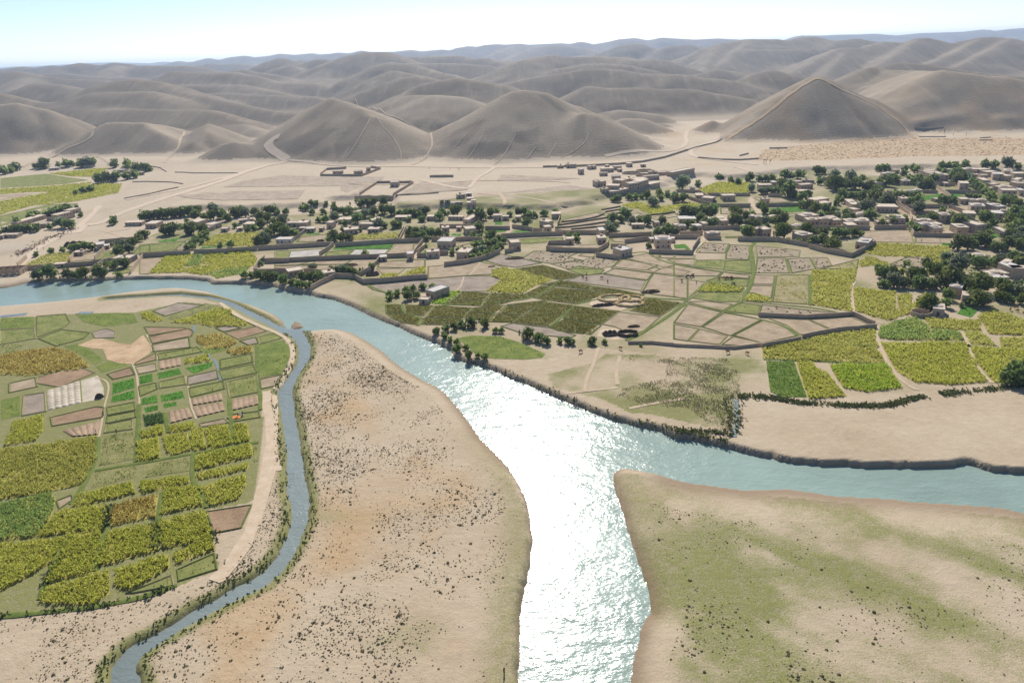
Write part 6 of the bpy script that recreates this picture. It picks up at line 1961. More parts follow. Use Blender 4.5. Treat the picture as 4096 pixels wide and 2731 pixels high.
(-31.9,420.3,0,2,'t',0),
(-314.6,444.9,0,2.2,'t',0),
(-243,398.1,0,1.9,'t',0),
(-356,570,0,2.7,'t',0),
(-251,532.5,0,2.4,'t',0),
(-211.7,473.7,0,2.1,'t',0),
(-105.7,482.5,0,2,'t',0),
(-42.1,460.7,0,1.9,'t',0),
(-584.7,875,0.9,4.2,'t',0),
(-559.9,880,1.1,4.2,'t',0),
(-423.3,680.6,0,3.2,'t',0),
(352.4,521.2,0,1.5,'p',0),
(353.5,519.8,0,1.5,'p',0),
(355.9,520.6,0,1.5,'p',0),
(356.3,518,0,1.5,'p',0),
(358,517.7,0,1.5,'p',0),
(359.5,516.2,0,1.5,'p',0),
(280.1,458.8,0,1.3,'p',0),
(280.8,456.8,0,1.2,'p',0),
(282.9,457.4,0,1.3,'p',0),
(298.3,469.7,0,1.3,'p',0),
(-162.4,575.4,0.6,1.4,'p',0),
(-86.9,382.8,0,0.9,'p',0),
(-85.3,383.3,0,0.9,'p',0),
(-46.1,526.7,0,1.2,'p',0),
(200.9,641.4,0,2.3,'t',0),
(-358.9,538.5,0,2.2,'t',0),
(-274.5,465.5,0,1.9,'t',0),
(-200.7,506.1,0,1.9,'t',0),
(4.4,495.6,0,1.7,'t',0),
(-64.6,506.1,0,1.8,'t',0),
(-53.8,433.8,0,1.5,'t',0),
(-14.8,297.4,0,0.7,'p',0),
(-79.6,400.2,0,0.9,'p',0),
(53.9,261.7,0,0.9,'t',0),
(3.4,280.1,0,0.6,'p',0),
(-381.2,608.1,0,2.1,'t',0),
(-90.5,450.1,0,1.3,'t',0),
(-18.4,459,0,1.3,'t',0),
(-171.7,576.8,1.7,1,'p',0),
(-133,579.9,0,1,'p',0),
(-130.1,590.1,0,1.1,'p',0),
(-86.8,383.3,0,0.7,'p',0),
(-85.7,384.6,0,0.7,'p',0)]
BANKVEG = [
([(-18.8,254.9),(-13.8,251.9),(-8.9,247.4),(-1.8,239.7),(6.6,231.1),(13.4,224),(18.9,217.7),(24.2,212.4),(28.9,207.7),(34.9,202.9),(40.2,199)],3.5,0.9,1),
([(40.3,199.1),(44.9,197.3),(50.1,194.4),(55.7,191.1)],5,1,1),
([(51.9,193.5),(58.8,191.8),(65.6,190.4),(69.9,188.7)],18,0.65,0.8),
([(51.6,191.9),(58.1,189.1),(64.5,186.5),(66.7,184.4)],5,1,0.8),
([(79.1,214.2),(86.3,214.3),(92.7,211.5),(99.2,208.3),(106.2,206.7),(115.7,204.9),(125.4,204),(131.5,205.9),(137.8,208.1),(143.5,209.9)],24,0.65,0.9),
([(149.3,211),(155.6,211.9),(164.1,212.9),(170.4,213.6),(181.3,214.8)],24,0.65,0.9),
([(78.5,209.8),(74.4,198.5),(70.7,189.2)],5,0.8,0.8),
([(77.9,215.5),(73.5,202.7),(69.4,191.1)],6,0.8,1.5),
([(-283,392.2),(-267.6,391.9),(-246.2,391.4),(-232.1,391.6)],3,1.6,1),
([(-101,122.4),(-96.7,123.3),(-92.2,124.8),(-87.5,125.7),(-82.4,128.4)],4,0.7,0.6),
([(-119.3,121),(-112.7,121.3),(-106.4,122.2),(-101.1,122.5)],3,0.7,0.5),
([(-83,151.9),(-79.8,145.6),(-75.1,136.3)],3,0.8,0.8),
([(-110.8,149.6),(-113.5,156.1),(-116.2,162.3)],4,1.2,0.6),
([(-93.7,142.8),(-96.5,148.9),(-99.2,154.7)],4,1.2,0.6),
([(-114.1,128),(-115.8,133),(-117.1,140)],4,1,0.6),
([(-104.5,290.5),(-102.11,288.36),(-97.03,279.46),(-92.93,269.56),(-90.67,258.95),(-90.72,253.46),(-90.86,246.51),(-90.9,238.61),(-91.25,233.14),(-88.3,224.16),(-84.72,214.82),(-80.2,203.02),(-75.9,191.38),(-72.64,180.78),(-70.42,173.43),(-68.05,165.65),(-65.91,161.2),(-64.19,156.44),(-63.12,152.69),(-62.86,149.84),(-62.83,145.7),(-62.94,142.82),(-63.06,139.07),(-63.9,136.17),(-64.56,134.45),(-66.21,131.87),(-68.28,130.43),(-70.69,128.33),(-72.04,126.23),(-73.91,124.66),(-76.12,122.8),(-78.01,120.52),(-79.82,118.41),(-81.23,116.63),(-83.05,114.81),(-85.09,113.4),(-86.67,111.31),(-87.44,108.82),(-87.58,106.28),(-86.76,103.85),(-85.47,101.44),(-83.28,97.21),(-80.17,91.56)],2.6,0.6,0.8),
([(-98.72,297.75),(-95.49,294.73),(-90.15,284.3),(-86.79,276.16),(-84.07,263.8),(-83.96,256.11),(-83.86,249.02),(-83.69,241.08),(-82.33,232.32),(-80.04,225.15),(-76.89,215.93),(-73.39,206.22),(-70.4,198.16),(-67.84,190.58),(-64.74,181.8),(-61.86,173.61),(-58.96,165.95),(-57.16,160.12),(-56.13,155.15),(-55.62,149.83),(-55.65,145.5),(-55.65,141.87),(-56.08,138.31),(-56.85,134.4),(-57.83,131.07),(-59.43,127.87),(-61.78,125.84),(-64,124.33),(-65.99,122.34),(-68.1,120.59),(-70.03,118.68),(-72.05,116.73),(-74.44,114.73),(-76.19,112.7),(-77.92,111.29),(-78.81,109.52),(-79.86,108.23),(-79.86,107.5),(-79.88,106.77),(-79.12,105.76),(-77.32,103.76),(-74.37,98.95),(-71.16,93.3)],2.2,0.5,0.9)]
HAZE = 8.5e-05
DESC = [
'yellow-green maize',
'dense grass-green crop',
'pale brown stubble field',
'grassy meadow',
'blue-green maize',
'vivid green clover',
'lime-green crop',
'pale plot of raised beds',
'red-brown ploughed field',
'bright yellow-green maize',
'thin dull green growth',
'low olive-brown rice crop',
'thin yellowing crop',
'olive-green millet',
'golden ripe grain',
'grey field dotted with dung heaps',
'greyish ploughed field',
'ripe golden millet',
'flooded grey plot',
'low yellow-green crop',
'brown furrowed plot',
'pale bare threshing floor',
'dark green crop',
'faintly darker ploughed plot on the dusty plain',
'green stubble with straw',
'dry rusty crop',
'bare orange-tan ground worn by feet',
'grey-green scrub',
'mud wall',
'low terrace bank',
'low mud wall',
'long flat-roofed mud house',
'large flat-roofed mud house',
'flat-roofed mud house',
'small flat-roofed mud house',
'two-storey flat-roofed mud house',
'large two-storey dome-roofed mud house',
'dome-roofed mud house',
'large two-storey flat-roofed mud house',
'small dome-roofed mud house',
'large dome-roofed mud house',
'two-storey dome-roofed mud house',
'small two-storey flat-roofed mud house',
'round broadleaf tree',
'big round dark tree',
'small rounded tree']
LANDMARK = [
'L-shaped yellow field',
'big black tent in the fields',
'straw rings on the threshing floor',
'wall-ringed round orchard',
'walled grove on the river bluff',
'small orchard above the river bend',
'terraced brown plots',
'cluster of huts on the plain edge',
'walled garden on the dusty plain',
'big house with green lawn',
'house with dark leafy yard',
'blue-doored house',
'wide yellow-green field by the village',
'twin bright green plots',
'U-shaped flat-roofed house',
'walled courtyard jutting into the fields',
'pale empty square plot',
'lane between mud walls',
'green plots below the cemetery',
'large three-windowed house',
'house rows at the far right',
'big dark grove',
'round bright-topped tree',
'emerald green plot',
'long hall at the left',
'dusty herd track',
'roofless ruin by the river',
'corn field on the river bluff',
'yellow field behind the long wall',
'golden wheat strip',
'flooded grey plot',
'long hedge below the plain',
'mud village on the bare slope',
'tall trees on the river bank',
'green fields at the far left',
'cemetery slope']
PEOPLE = [
((21.6,216.5),'dark-clad person standing left of two others on the river bank edge'),
((22.2,216.2),'dark-clad person standing between two others on the river bank edge'),
((22.6,215.1),'person standing right of two others on the river bank edge'),
((-95.9,213.2),'person in dark clothes standing by the orange cloth at the track'),
((-97.3,212.3),'person stooping beside the orange cloth in the field corner'),
((-135.5,203.6),'person in dark blue standing alone in the green plot'),
((-142.5,203.8),'person at the end of the pale path by the furrows'),
((-147.1,216.9),'person on the pale path above the furrowed plots'),
((-3.9,100.6),'lone person standing on the sand by the river at the bottom'),
((-327,493),'person walking beside the herd near the bend'),
((-325.1,463.3),'person walking ahead of the black tent'),
((-321.1,463.6),'person standing near the herd and the black tent'),
((-81.3,739.3),'person walking on the plain road, leftmost'),
((-58.8,733.3),'person walking on the plain road alone'),
((-49.9,729.3),'left person of a pair on the plain road'),
((-48.9,730.1),'right person of a pair on the plain road'),
((-7.7,650.9),'lone person on the path across the plain'),
((42.6,362.1),'person standing on the green field bank'),
((90.9,343.8),'person among the cattle in the wide bare field'),
((97.7,340.4),'person at the right of the wide bare field'),
((95.1,351.8),'person herding cattle by the field bank'),
((253,405.9),'person working in the dull green plot below the village'),
((263.6,404.5),'person working by the lime-green plot')]
CATTLE = [
((114.1,346.7),'second from left red-brown cow in the herd on the olive plot'),
((114.5,345.6),'third from left red-brown cow in the herd on the olive plot'),
((116,347),'fourth from left red-brown cow in the herd on the olive plot'),
((116.8,345.8),'fifth from left red-brown cow in the herd on the olive plot'),
((118.2,347.2),'sixth from left red-brown cow in the herd on the olive plot'),
((118.4,346.2),'seventh from left red-brown cow in the herd on the olive plot'),
((110.8,344.5),'leftmost red-brown cow in the herd on the olive plot'),
((95.3,350.9),'second from left dark cow grazing by the bank in the bare field'),
((96.7,351.8),'third from left dark cow grazing by the bank in the bare field'),
((97.4,350.7),'fourth from left dark cow grazing by the bank in the bare field'),
((98.8,353.2),'fifth from left dark cow grazing by the bank in the bare field'),
((98.9,351.6),'sixth from left dark cow grazing by the bank in the bare field'),
((91.2,344.9),'leftmost dark cow grazing by the bank in the bare field'),
((115.7,336.6),'leftmost dark cow on the yellow-green plot'),
((116.1,335.3),'second from left dark cow on the yellow-green plot'),
((87.2,251.5),'leftmost brown cow grazing below the long stone bank'),
((94.3,249.7),'second from left brown cow grazing below the long stone bank'),
((225.9,287.1),'leftmost cow resting in the dusty field at the right edge'),
((229.9,288.9),'second from left cow resting in the dusty field at the right edge'),
((227.9,285.4),'third from left cow resting in the dusty field at the right edge'),
((228.7,282.3),'fourth from left cow resting in the dusty field at the right edge'),
((39.9,356.6),'leftmost cow grazing on the pale stubble field'),
((41.6,354.2),'second from left cow grazing on the pale stubble field'),
((49.8,354.7),'third from left cow grazing on the pale stubble field'),
((52.2,347.7),'fourth from left cow grazing on the pale stubble field'),
((28.2,257.2),'leftmost brown animal grazing under the row of trees'),
((44.8,259.1),'second from left brown animal grazing under the row of trees')]
DUST = (-340.9,462.1)
FLOCKLINE = [
(-333.4,522.6),
(-335.5,519.4),
(-335.9,511.9),
(-336,504.1),
(-336.4,498.4),
(-336.5,491),
(-335.5,481.8),
(-333.4,472.8),
(-331,464.1),
(-330.9,459.1),
(-332,456),
(-328.2,447.7)]
TENTS = [
((42.9,275.6),6.4,4.6,2,'large black-brown nomad tent among the bare fields'),
((-78.6,376.8),7.5,5,2.2,'small dark tent under the tall poplars'),
((-304.4,471.5),13,7,3.2,'dark tent on the dusty ground beside the herd')]
STRAW = [
((51.8,321.7),7.5,5,'left straw ring on the threshing floor'),
((60.1,320.1),5.5,4,'upper right straw ring on the threshing floor'),
((58,313.4),6.5,4,'lower right straw ring on the threshing floor')]
HEAPS = [
((71.7,329.9),10,4.5,1.2,'dung_pile','wide dark brown pile of dung cakes in the bare fields'),
((54.8,283.6),6,2.5,0.9,'dung_pile','small dark pile near the big black tent'),
((45.1,312.1),12,2,1.3,'haystack','long low dark stack on the threshing floor'),
((-156.4,231.3),3.2,2.4,1.7,'brush_pile','dark brown brush pile at the corner of the pale raised beds'),
((-96.9,397.5),12,5,1.2,'dung_pile','dark earth heap in the stubble field beneath the wall'),
((3.3,400.1),12,5,1.1,'dung_pile','dark earth heap on the pale patch near the orchard wall'),
((-10.4,384.4),5,2,0.8,'straw_pile','little orange straw pile left of the L-shaped yellow field'),
((-128.4,457.4),6,4,1.8,'brush_pile','dark brush pile beside the lane mouth'),
((183.7,250.3),1.6,1.2,0.9,'brush_pile','dark stump at the head of the reddish path')]
PENS = [
((120.8,669),9,6,1.5,'large round mud pen on the bare slope'),
((135.4,679.3),8,5,1.6,'right round mud pen on the bare slope'),
((130.3,654),8,5,1.6,'lower round mud pen with rough walls'),
((50.6,274.9),4.5,3,1.4,'dark reed fence enclosure beside the big tent'),
((184.7,285.8),4.5,3.5,2,'round mud pen beside the bright-topped tree')]
RUIN = [
(-308.9,400.8),
(-297.2,402.4)]
CLOTH = (-97.9,211.8)
POLES = [
((258.2,696.5),'leftmost thin pole with a white flag among the graves'),
((258.7,694.3),'second from left thin pole with a white flag among the graves'),
((259.6,693.2),'third from left thin pole with a white flag among the graves'),
((262.7,691.2),'rightmost thin pole with a white flag among the graves'),
((547.5,859.1),'leftmost dark upright post at the cemetery edge'),
((559,851.9),'second from left dark upright post at the cemetery edge'),
((564.4,813.4),'third from left dark upright post at the cemetery edge'),
((582.5,815.4),'rightmost dark upright post at the cemetery edge')]
ROCKS = [
(67.3,606.4),
(69.3,609.6),
(71.1,610.7),
(72.2,608.3)]

ORDER = ['nearest', 'second', 'third', 'fourth', 'fifth', 'sixth', 'seventh', 'eighth', 'ninth', 'tenth', 'eleventh', 'twelfth', 'thirteenth', 'fourteenth', 'fifteenth', 'sixteenth', 'seventeenth', 'eighteenth', 'nineteenth', 'twentieth', 'twenty-first', 'twenty-second', 'twenty-third', 'twenty-fourth', 'twenty-fifth', 'twenty-sixth', 'twenty-seventh', 'twenty-eighth', 'twenty-ninth', 'thirtieth']
SIDE = ['left of', 'right of', 'in front of', 'behind']


def LB(q):
    """label from (description, order outward, side, landmark)"""
    return '%s, %s %s the %s' % (DESC[q[0]], ORDER[q[1]], SIDE[q[2]], LANDMARK[q[3]])



# ------------------------------------------------------------------ terrain

WL, CL = -1.75, -.9      # river level, canal level


def hashn(ix, iy, s):
    n = (ix.astype(np.int64) * 374761393 + iy.astype(np.int64) * 668265263 + s * 974711) & 0xffffffff
    n = ((n ^ (n >> 13)) * 1274126177) & 0xffffffff
    return ((n ^ (n >> 16)) & 0xffff) / 65535.0


def vnoise(x, y, s=0):
    ix, iy = np.floor(x), np.floor(y)
    fx, fy = x - ix, y - iy
    fx, fy = fx * fx * (3 - 2 * fx), fy * fy * (3 - 2 * fy)
    a, b = hashn(ix, iy, s), hashn(ix + 1, iy, s)
    c, d = hashn(ix, iy + 1, s), hashn(ix + 1, iy + 1, s)
    return (a * (1 - fx) + b * fx) * (1 - fy) + (c * (1 - fx) + d * fx) * fy


def fbm(x, y, s=0, n=4):
    v, a, t = 0, 1.0, 0
    for i in range(n):
        v = v + a * vnoise(x * 2 ** i, y * 2 ** i, s + i * 17)
        t += a
        a *= .5
    return v / t


def inside(x, y, poly):
    r = np.zeros(x.shape, bool)
    n = len(poly)
    for i in range(n):
        x1, y1 = poly[i][:2]
        x2, y2 = poly[(i + 1) % n][:2]
        if y1 == y2:
            continue
        c = ((y1 > y) != (y2 > y)) & (x < (x2 - x1) * (y - y1) / (y2 - y1) + x1)
        r ^= c
    return r


def segd(x, y, a, b):
    dx, dy = b[0] - a[0], b[1] - a[1]
    l2 = dx * dx + dy * dy + 1e-9
    t = np.clip(((x - a[0]) * dx + (y - a[1]) * dy) / l2, 0, 1)
    return np.hypot(x - a[0] - t * dx, y - a[1] - t * dy), t


def polyd(x, y, poly, closed=True):
    d = np.full(x.shape, 1e9)
    n = len(poly)
    for i in range(n if closed else n - 1):
        d = np.minimum(d, segd(x, y, poly[i], poly[(i + 1) % n])[0])
    return d


def sstep(a, b, x):
    t = np.clip((x - a) / (b - a), 0, 1)
    return t * t * (3 - 2 * t)


def smax(a, b, k):
    return np.maximum(a, b) + np.maximum(k - np.abs(a - b), 0) ** 2 / (4 * k)


def water_cut(x, y, z, poly, level, depth):
    xs, ys = [p[0] for p in poly], [p[1] for p in poly]
    m = (x > min(xs) - 30) & (x < max(xs) + 30) & (y > min(ys) - 30) & (y < max(ys) + 30)
    if not m.any():
        return z
    px, py, pz = x[m], y[m], z[m]
    ins = inside(px, py, poly)
    lo = np.full(px.shape, 1e9)
    rag = (fbm(px / 3.5, py / 3.5, 61, 3) - .5) * 1.5
    dm = np.full(px.shape, 1e9)
    n = len(poly)
    for i in range(n):
        a, b = poly[i], poly[(i + 1) % n]
        d, t = segd(px, py, a, b)
        wd_ = np.maximum(a[2] * (1 - t) + b[2] * t, .3)
        q = np.clip((d + np.where(wd_ < 3, np.minimum(rag, .4), 0)) / wd_, 0, 1)
        lo = np.minimum(lo, level + (0 - level) * q * (2 - q))
        dm = np.minimum(dm, d)
    cut = np.where(ins, level - np.minimum(depth, .25 + dm * .6), lo)
    z = z.copy()
    z[m] = np.where(ins, cut, np.minimum(pz, np.maximum(cut, level)))
    return z


def hill_noise(x, y):
    return fbm(x / 130, y / 130, 5, 4) - .5 + (fbm(x / 38, y / 38, 15, 2) - .5) * .45


def terrain(x, y):
    x, y = np.asarray(x, float), np.asarray(y, float)
    z = np.zeros(x.shape)
    far = y > 350
    if far.any():
        fx, fy = x[far], y[far]
        ins = inside(fx, fy, PLATEAU)
        d = polyd(fx, fy, PLATEAU)
        sd_ = np.where(ins, d, -d) + np.where(fx > -290, (fbm(fx / 11, fy / 11, 31, 3) - .5) * 9, 0)
        wdt = np.where(fx > -290, 6.0, 50.0)
        pz = 3.5 * np.clip(sd_ / wdt, 0, 1) ** .7
        pz += 36 * sstep(1100, 3600, fy) + 60 * sstep(5000, 11000, fy)
        nz = hill_noise(fx, fy)
        roll = fbm(fx / 420, fy / 420, 9, 4)
        pz += sstep(1500, 2300, fy) * np.maximum(roll - .38, 0) * 120
        for name, sl_, w_, pts in HILLS:
            close = pts[0][1] < 1250
            sl_, w_ = (sl_ * (1.04 if name in ('A', 'U', 'V', 'D') else 1.0), w_ * .45) if close else (sl_ * .97, w_ * .6)
            top = max(p[2] for p in pts)
            reach = top / sl_ + 90
            m = (fx > min(p[0] for p in pts) - reach) & (fx < max(p[0] for p in pts) + reach) & (fy > min(p[1] for p in pts) - reach) & (fy < max(p[1] for p in pts) + reach)
            if not m.any():
                continue
            mx, my = fx[m], fy[m]
            hz = np.full(mx.shape, -1e9)
            for a, b in zip(pts[:-1], pts[1:]):
                dd, t = segd(mx, my, a, b)
                hz = np.maximum(hz, a[2] * (1 - t) + b[2] * t - sl_ * (1 + (.26 if close else .5) * nz[m] * np.clip(dd / 30, 0, 1)) * (np.sqrt(dd * dd + w_ * w_) - w_))
            pz[m] = smax(pz[m], hz, 6.0)
        z[far] = pz
    z = water_cut(x, y, z, RIVER, WL, 1.4)
    for p in (CANAL,):
        z = water_cut(x, y, z, p, CL, .8)
    if len(ISLAND):
        ins = inside(x, y, ISLAND)
        if ins.any():
            z[ins] = np.maximum(z[ins], WL + np.minimum(polyd(x[ins], y[ins], ISLAND) * .35, .55))
    return z



def gz(x, y):
    return float(terrain(np.array([x]), np.array([y]))[0])


# ------------------------------------------------------------------ materials
def N(nt, t, **kw):
    n = nt.nodes.new('ShaderNode' + t)
    for k, v in kw.items():
        setattr(n, k, v)
    return n


def base_mat(name):
    mt = bpy.data.materials.new(name)
    mt.use_nodes = True
    nt = mt.node_tree
    return mt, nt, nt.nodes['Principled BSDF']


def noise(nt, co_, scale, detail=4, rough=.6, vec=None):
    n = N(nt, 'TexNoise')
    n.inputs['Scale'].default_value = scale
    n.inputs['Detail'].default_value = detail
    n.inputs['Roughness'].default_value = rough
    nt.links.new(vec or co_, n.inputs['Vector'])
    return n.outputs['Fac']


def ramp(nt, fac, stops):
    r = N(nt, 'ValToRGB')
    e = r.color_ramp.elements
    while len(e) < len(stops):
        e.new(.5)
    for i, (p, c) in enumerate(stops):
        e[i].position = p
        e[i].color = (*c, 1)
    nt.links.new(fac, r.inputs['Fac'])
    return r.outputs['Color']


def mix(nt, fac, a, b):
    n = N(nt, 'Mix', data_type='RGBA')
    if isinstance(fac, float):
        n.inputs[0].default_value = fac
    else:
        nt.links.new(fac, n.inputs[0])
    for s, v in ((6, a), (7, b)):
        if isinstance(v, tuple):
            n.inputs[s].default_value = (*v, 1)
        else:
            nt.links.new(v, n.inputs[s])
    return n.outputs[2]


def mathn(nt, op, a, b=None, clamp=False):
    n = N(nt, 'Math', operation=op, use_clamp=clamp)
    for i, v in enumerate((a, b)):
        if v is None:
            continue
        if isinstance(v, (int, float)):
            n.inputs[i].default_value = v
        else:
            nt.links.new(v, n.inputs[i])
    return n.outputs[0]


def bump(nt, bs, hgt, strength, dist):
    b = N(nt, 'Bump')
    b.inputs['Strength'].default_value = strength
    b.inputs['Distance'].default_value = dist
    nt.links.new(hgt, b.inputs['Height'])
    nt.links.new(b.outputs[0], bs.inputs['Normal'])


MATS = {}


def soil(name, c1, c2, scale=.25, fine=3.0, bmp=.5, dist=.25, c3=None, spot=.62):
    if name in MATS:
        return MATS[name]
    mt, nt, bs = base_mat(name)
    co_ = N(nt, 'TexCoord').outputs['Object']
    big = noise(nt, co_, scale, 5, .65)
    fin = noise(nt, co_, fine, 3, .7)
    f = mathn(nt, 'ADD', mathn(nt, 'MULTIPLY', big, .65), mathn(nt, 'MULTIPLY', fin, .35))
    col = ramp(nt, f, [(.36, c1), (.64, c2)])
    if c3:
        sp = noise(nt, co_, scale * 1.7, 6, .75)
        col = mix(nt, mathn(nt, 'MULTIPLY', mathn(nt, 'SUBTRACT', sp, spot), 9.0, True), col, c3)
    nt.links.new(col, bs.inputs['Base Color'])
    bs.inputs['Roughness'].default_value = .95
    bs.inputs['Specular IOR Level'].default_value = .1
    bump(nt, bs, fin, bmp, dist)
    MATS[name] = mt
    return mt


def leafm(name, cols, trans=.45, patch=.06, vary=False):
    if name in MATS:
        return MATS[name]
    mt, nt, bs = base_mat(name)
    g = N(nt, 'NewGeometry')
    rnd = g.outputs['Random Per Island']
    co_ = N(nt, 'TexCoord').outputs['Object']
    pt = noise(nt, co_, patch, 4, .6)
    f = mathn(nt, 'ADD', mathn(nt, 'MULTIPLY', rnd, .55), mathn(nt, 'MULTIPLY', mathn(nt, 'SUBTRACT', pt, .28), 1.0))
    n = len(cols)
    col = ramp(nt, f, [(.08 + .84 * i / (n - 1), c) for i, c in enumerate(cols)])
    if vary:
        oi = N(nt, 'ObjectInfo').outputs['Random']
        hv_ = N(nt, 'HueSaturation')
        nt.links.new(col, hv_.inputs['Color'])
        nt.links.new(mathn(nt, 'ADD', .475, mathn(nt, 'MULTIPLY', oi, .04)), hv_.inputs['Hue'])
        nt.links.new(mathn(nt, 'ADD', .75, mathn(nt, 'MULTIPLY', oi, .75)), hv_.inputs['Value'])
        col = hv_.outputs[0]
    nt.links.new(col, bs.inputs['Base Color'])
    bs.inputs['Roughness'].default_value = .75
    bs.inputs['Specular IOR Level'].default_value = .25
    tr = N(nt, 'BsdfTranslucent')
    nt.links.new(col, tr.inputs['Color'])
    mx = N(nt, 'MixShader')
    mx.inputs[0].default_value = trans
    nt.links.new(bs.outputs[0], mx.inputs[1])
    nt.links.new(tr.outputs[0], mx.inputs[2])
    nt.links.new(mx.outputs[0], nt.nodes['Material Output'].inputs['Surface'])
    MATS[name] = mt
    return mt


def plain(name, col, rough=.9, var=.25, scale=.8, bmp=.3):
    d = tuple(c * (1 - var) for c in col)
    return soil(name, d, tuple(min(1, c * (1 + var * .6)) for c in col), scale, scale * 8, bmp, .08)


def ground_material():
    mt, nt, bs = base_mat('ground')
    co_ = N(nt, 'TexCoord').outputs['Object']
    veg = N(nt, 'Attribute', attribute_name='veg').outputs['Fac']
    wet = N(nt, 'Attribute', attribute_name='wet').outputs['Fac']
    pale = N(nt, 'Attribute', attribute_name='pale').outputs['Fac']
    rust = N(nt, 'Attribute', attribute_name='rust').outputs['Fac']
    big = noise(nt, co_, .03, 5, .65)
    mid = noise(nt, co_, .4, 5, .7)
    fin = noise(nt, co_, 2.6, 3, .7)
    f = mathn(nt, 'ADD', mathn(nt, 'MULTIPLY', big, .5), mathn(nt, 'ADD', mathn(nt, 'MULTIPLY', mid, .3), mathn(nt, 'MULTIPLY', fin, .2)))
    sand = ramp(nt, f, [(.33, (.345, .262, .172)), (.5, (.425, .338, .235)), (.68, (.49, .402, .295))])
    sand = mix(nt, pale, sand, ramp(nt, mid, [(.3, (.42, .345, .25)), (.7, (.51, .425, .325))]))
    sand = mix(nt, rust, sand, ramp(nt, mid, [(.3, (.36, .22, .10)), (.7, (.45, .30, .15))]))
    gr = ramp(nt, mathn(nt, 'ADD', mathn(nt, 'MULTIPLY', mid, .6), mathn(nt, 'MULTIPLY', fin, .4)), [(.3, (.09, .115, .03)), (.5, (.155, .17, .045)), (.72, (.26, .24, .095))])
    gv = mathn(nt, 'MULTIPLY', mathn(nt, 'SUBTRACT', mathn(nt, 'ADD', veg, mathn(nt, 'MULTIPLY', mathn(nt, 'SUBTRACT', mathn(nt, 'ADD', mathn(nt, 'MULTIPLY', mid, .4), mathn(nt, 'MULTIPLY', fin, .6)), .5), 2.2)), .3), 1.8, True)
    gv = mathn(nt, 'MULTIPLY', gv, mathn(nt, 'MULTIPLY', veg, 4.0, True))
    col = mix(nt, gv, sand, gr)
    col = mix(nt, mathn(nt, 'MULTIPLY', wet, .75), col, (.20, .14, .09))
    nt.links.new(col, bs.inputs['Base Color'])
    bs.inputs['Roughness'].default_value = .95
    bs.inputs['Specular IOR Level'].default_value = .1
    hb = mathn(nt, 'ADD', mathn(nt, 'MULTIPLY', mid, 2.0), mathn(nt, 'MULTIPLY', fin, .6))
    bump(nt, bs, hb, .55, .3)
    return mt


def hill_material():
    mt, nt, bs = base_mat('hill_loess')
    co_ = N(nt, 'TexCoord').outputs['Object']
    till = N(nt, 'Attribute', attribute_name='till').outputs['Fac']
    pale = N(nt, 'Attribute', attribute_name='pale').outputs['Fac']
    rust = N(nt, 'Attribute', attribute_name='rust').outputs['Fac']
    big = noise(nt, co_, .006, 5, .6)
    mid = noise(nt, co_, .05, 5, .7)
    fin = noise(nt, co_, .35, 4, .75)
    f = mathn(nt, 'ADD', mathn(nt, 'MULTIPLY', big, .45), mathn(nt, 'ADD', mathn(nt, 'MULTIPLY', mid, .25), mathn(nt, 'MULTIPLY', fin, .3)))
    col = ramp(nt, f, [(.36, (.155, .122, .084)), (.5, (.21, .168, .118)), (.64, (.275, .225, .16))])
    mp = N(nt, 'Mapping')
    mp.inputs['Scale'].default_value = (.085, .011, .011)
    nt.links.new(co_, mp.inputs[0])
    stk = noise(nt, co_, 1.0, 3, .6, mp.outputs[0])
    col = mix(nt, mathn(nt, 'MULTIPLY', mathn(nt, 'SUBTRACT', stk, .5), 2.6, True), col, (.17, .132, .088))
    col = mix(nt, mathn(nt, 'MULTIPLY', mathn(nt, 'SUBTRACT', .44, stk), 1.7, True), col, (.40, .33, .24))
    col = mix(nt, till, col, (.105, .083, .06))
    col = mix(nt, pale, col, (.42, .34, .25))
    col = mix(nt, rust, col, ramp(nt, fin, [(.3, (.33, .20, .09)), (.7, (.47, .31, .16))]))
    nt.links.new(col, bs.inputs['Base Color'])
    bs.inputs['Roughness'].default_value = .95
    bs.inputs['Specular IOR Level'].default_value = .08
    # cattle-trodden terracettes follow the contours
    sp = N(nt, 'SeparateXYZ')
    nt.links.new(co_, sp.inputs[0])
    wv = mathn(nt, 'SINE', mathn(nt, 'ADD', mathn(nt, 'MULTIPLY', sp.outputs[2], 2.6), mathn(nt, 'MULTIPLY', mid, 14.0)))
    hb = mathn(nt, 'ADD', mathn(nt, 'MULTIPLY', wv, .05), mathn(nt, 'MULTIPLY', fin, 1.4))
    bump(nt, bs, hb, .6, .9)
    return mt


def water_material(name, c, rough, amp, fscale):
    mt, nt, bs = base_mat(name)
    co_ = N(nt, 'TexCoord').outputs['Object']
    mp = N(nt, 'Mapping')
    mp.inputs['Rotation'].default_value = (0, 0, .55)
    mp.inputs['Scale'].default_value = (1.0, 1.7, 1)
    nt.links.new(co_, mp.inputs[0])
    v = mp.outputs[0]
    big = noise(nt, co_, .02, 4, .6)
    nt.links.new(ramp(nt, big, [(.3, tuple(k * .86 for k in c)), (.7, tuple(k * 1.12 for k in c))]), bs.inputs['Base Color'])
    bs.inputs['Roughness'].default_value = rough
    bs.inputs['IOR'].default_value = 1.33
    a = noise(nt, co_, fscale, 3, .65, v)
    b = noise(nt, co_, fscale * .22, 3, .6, v)
    gust = noise(nt, co_, .035, 4, .65, v)
    g = mathn(nt, 'ADD', -.15, mathn(nt, 'MULTIPLY', gust, 2.3))
    hb = mathn(nt, 'MULTIPLY', mathn(nt, 'ADD', mathn(nt, 'MULTIPLY', a, .5), mathn(nt, 'MULTIPLY', b, 1.6)), g)
    bump(nt, bs, hb, 1.0, amp)
    return mt


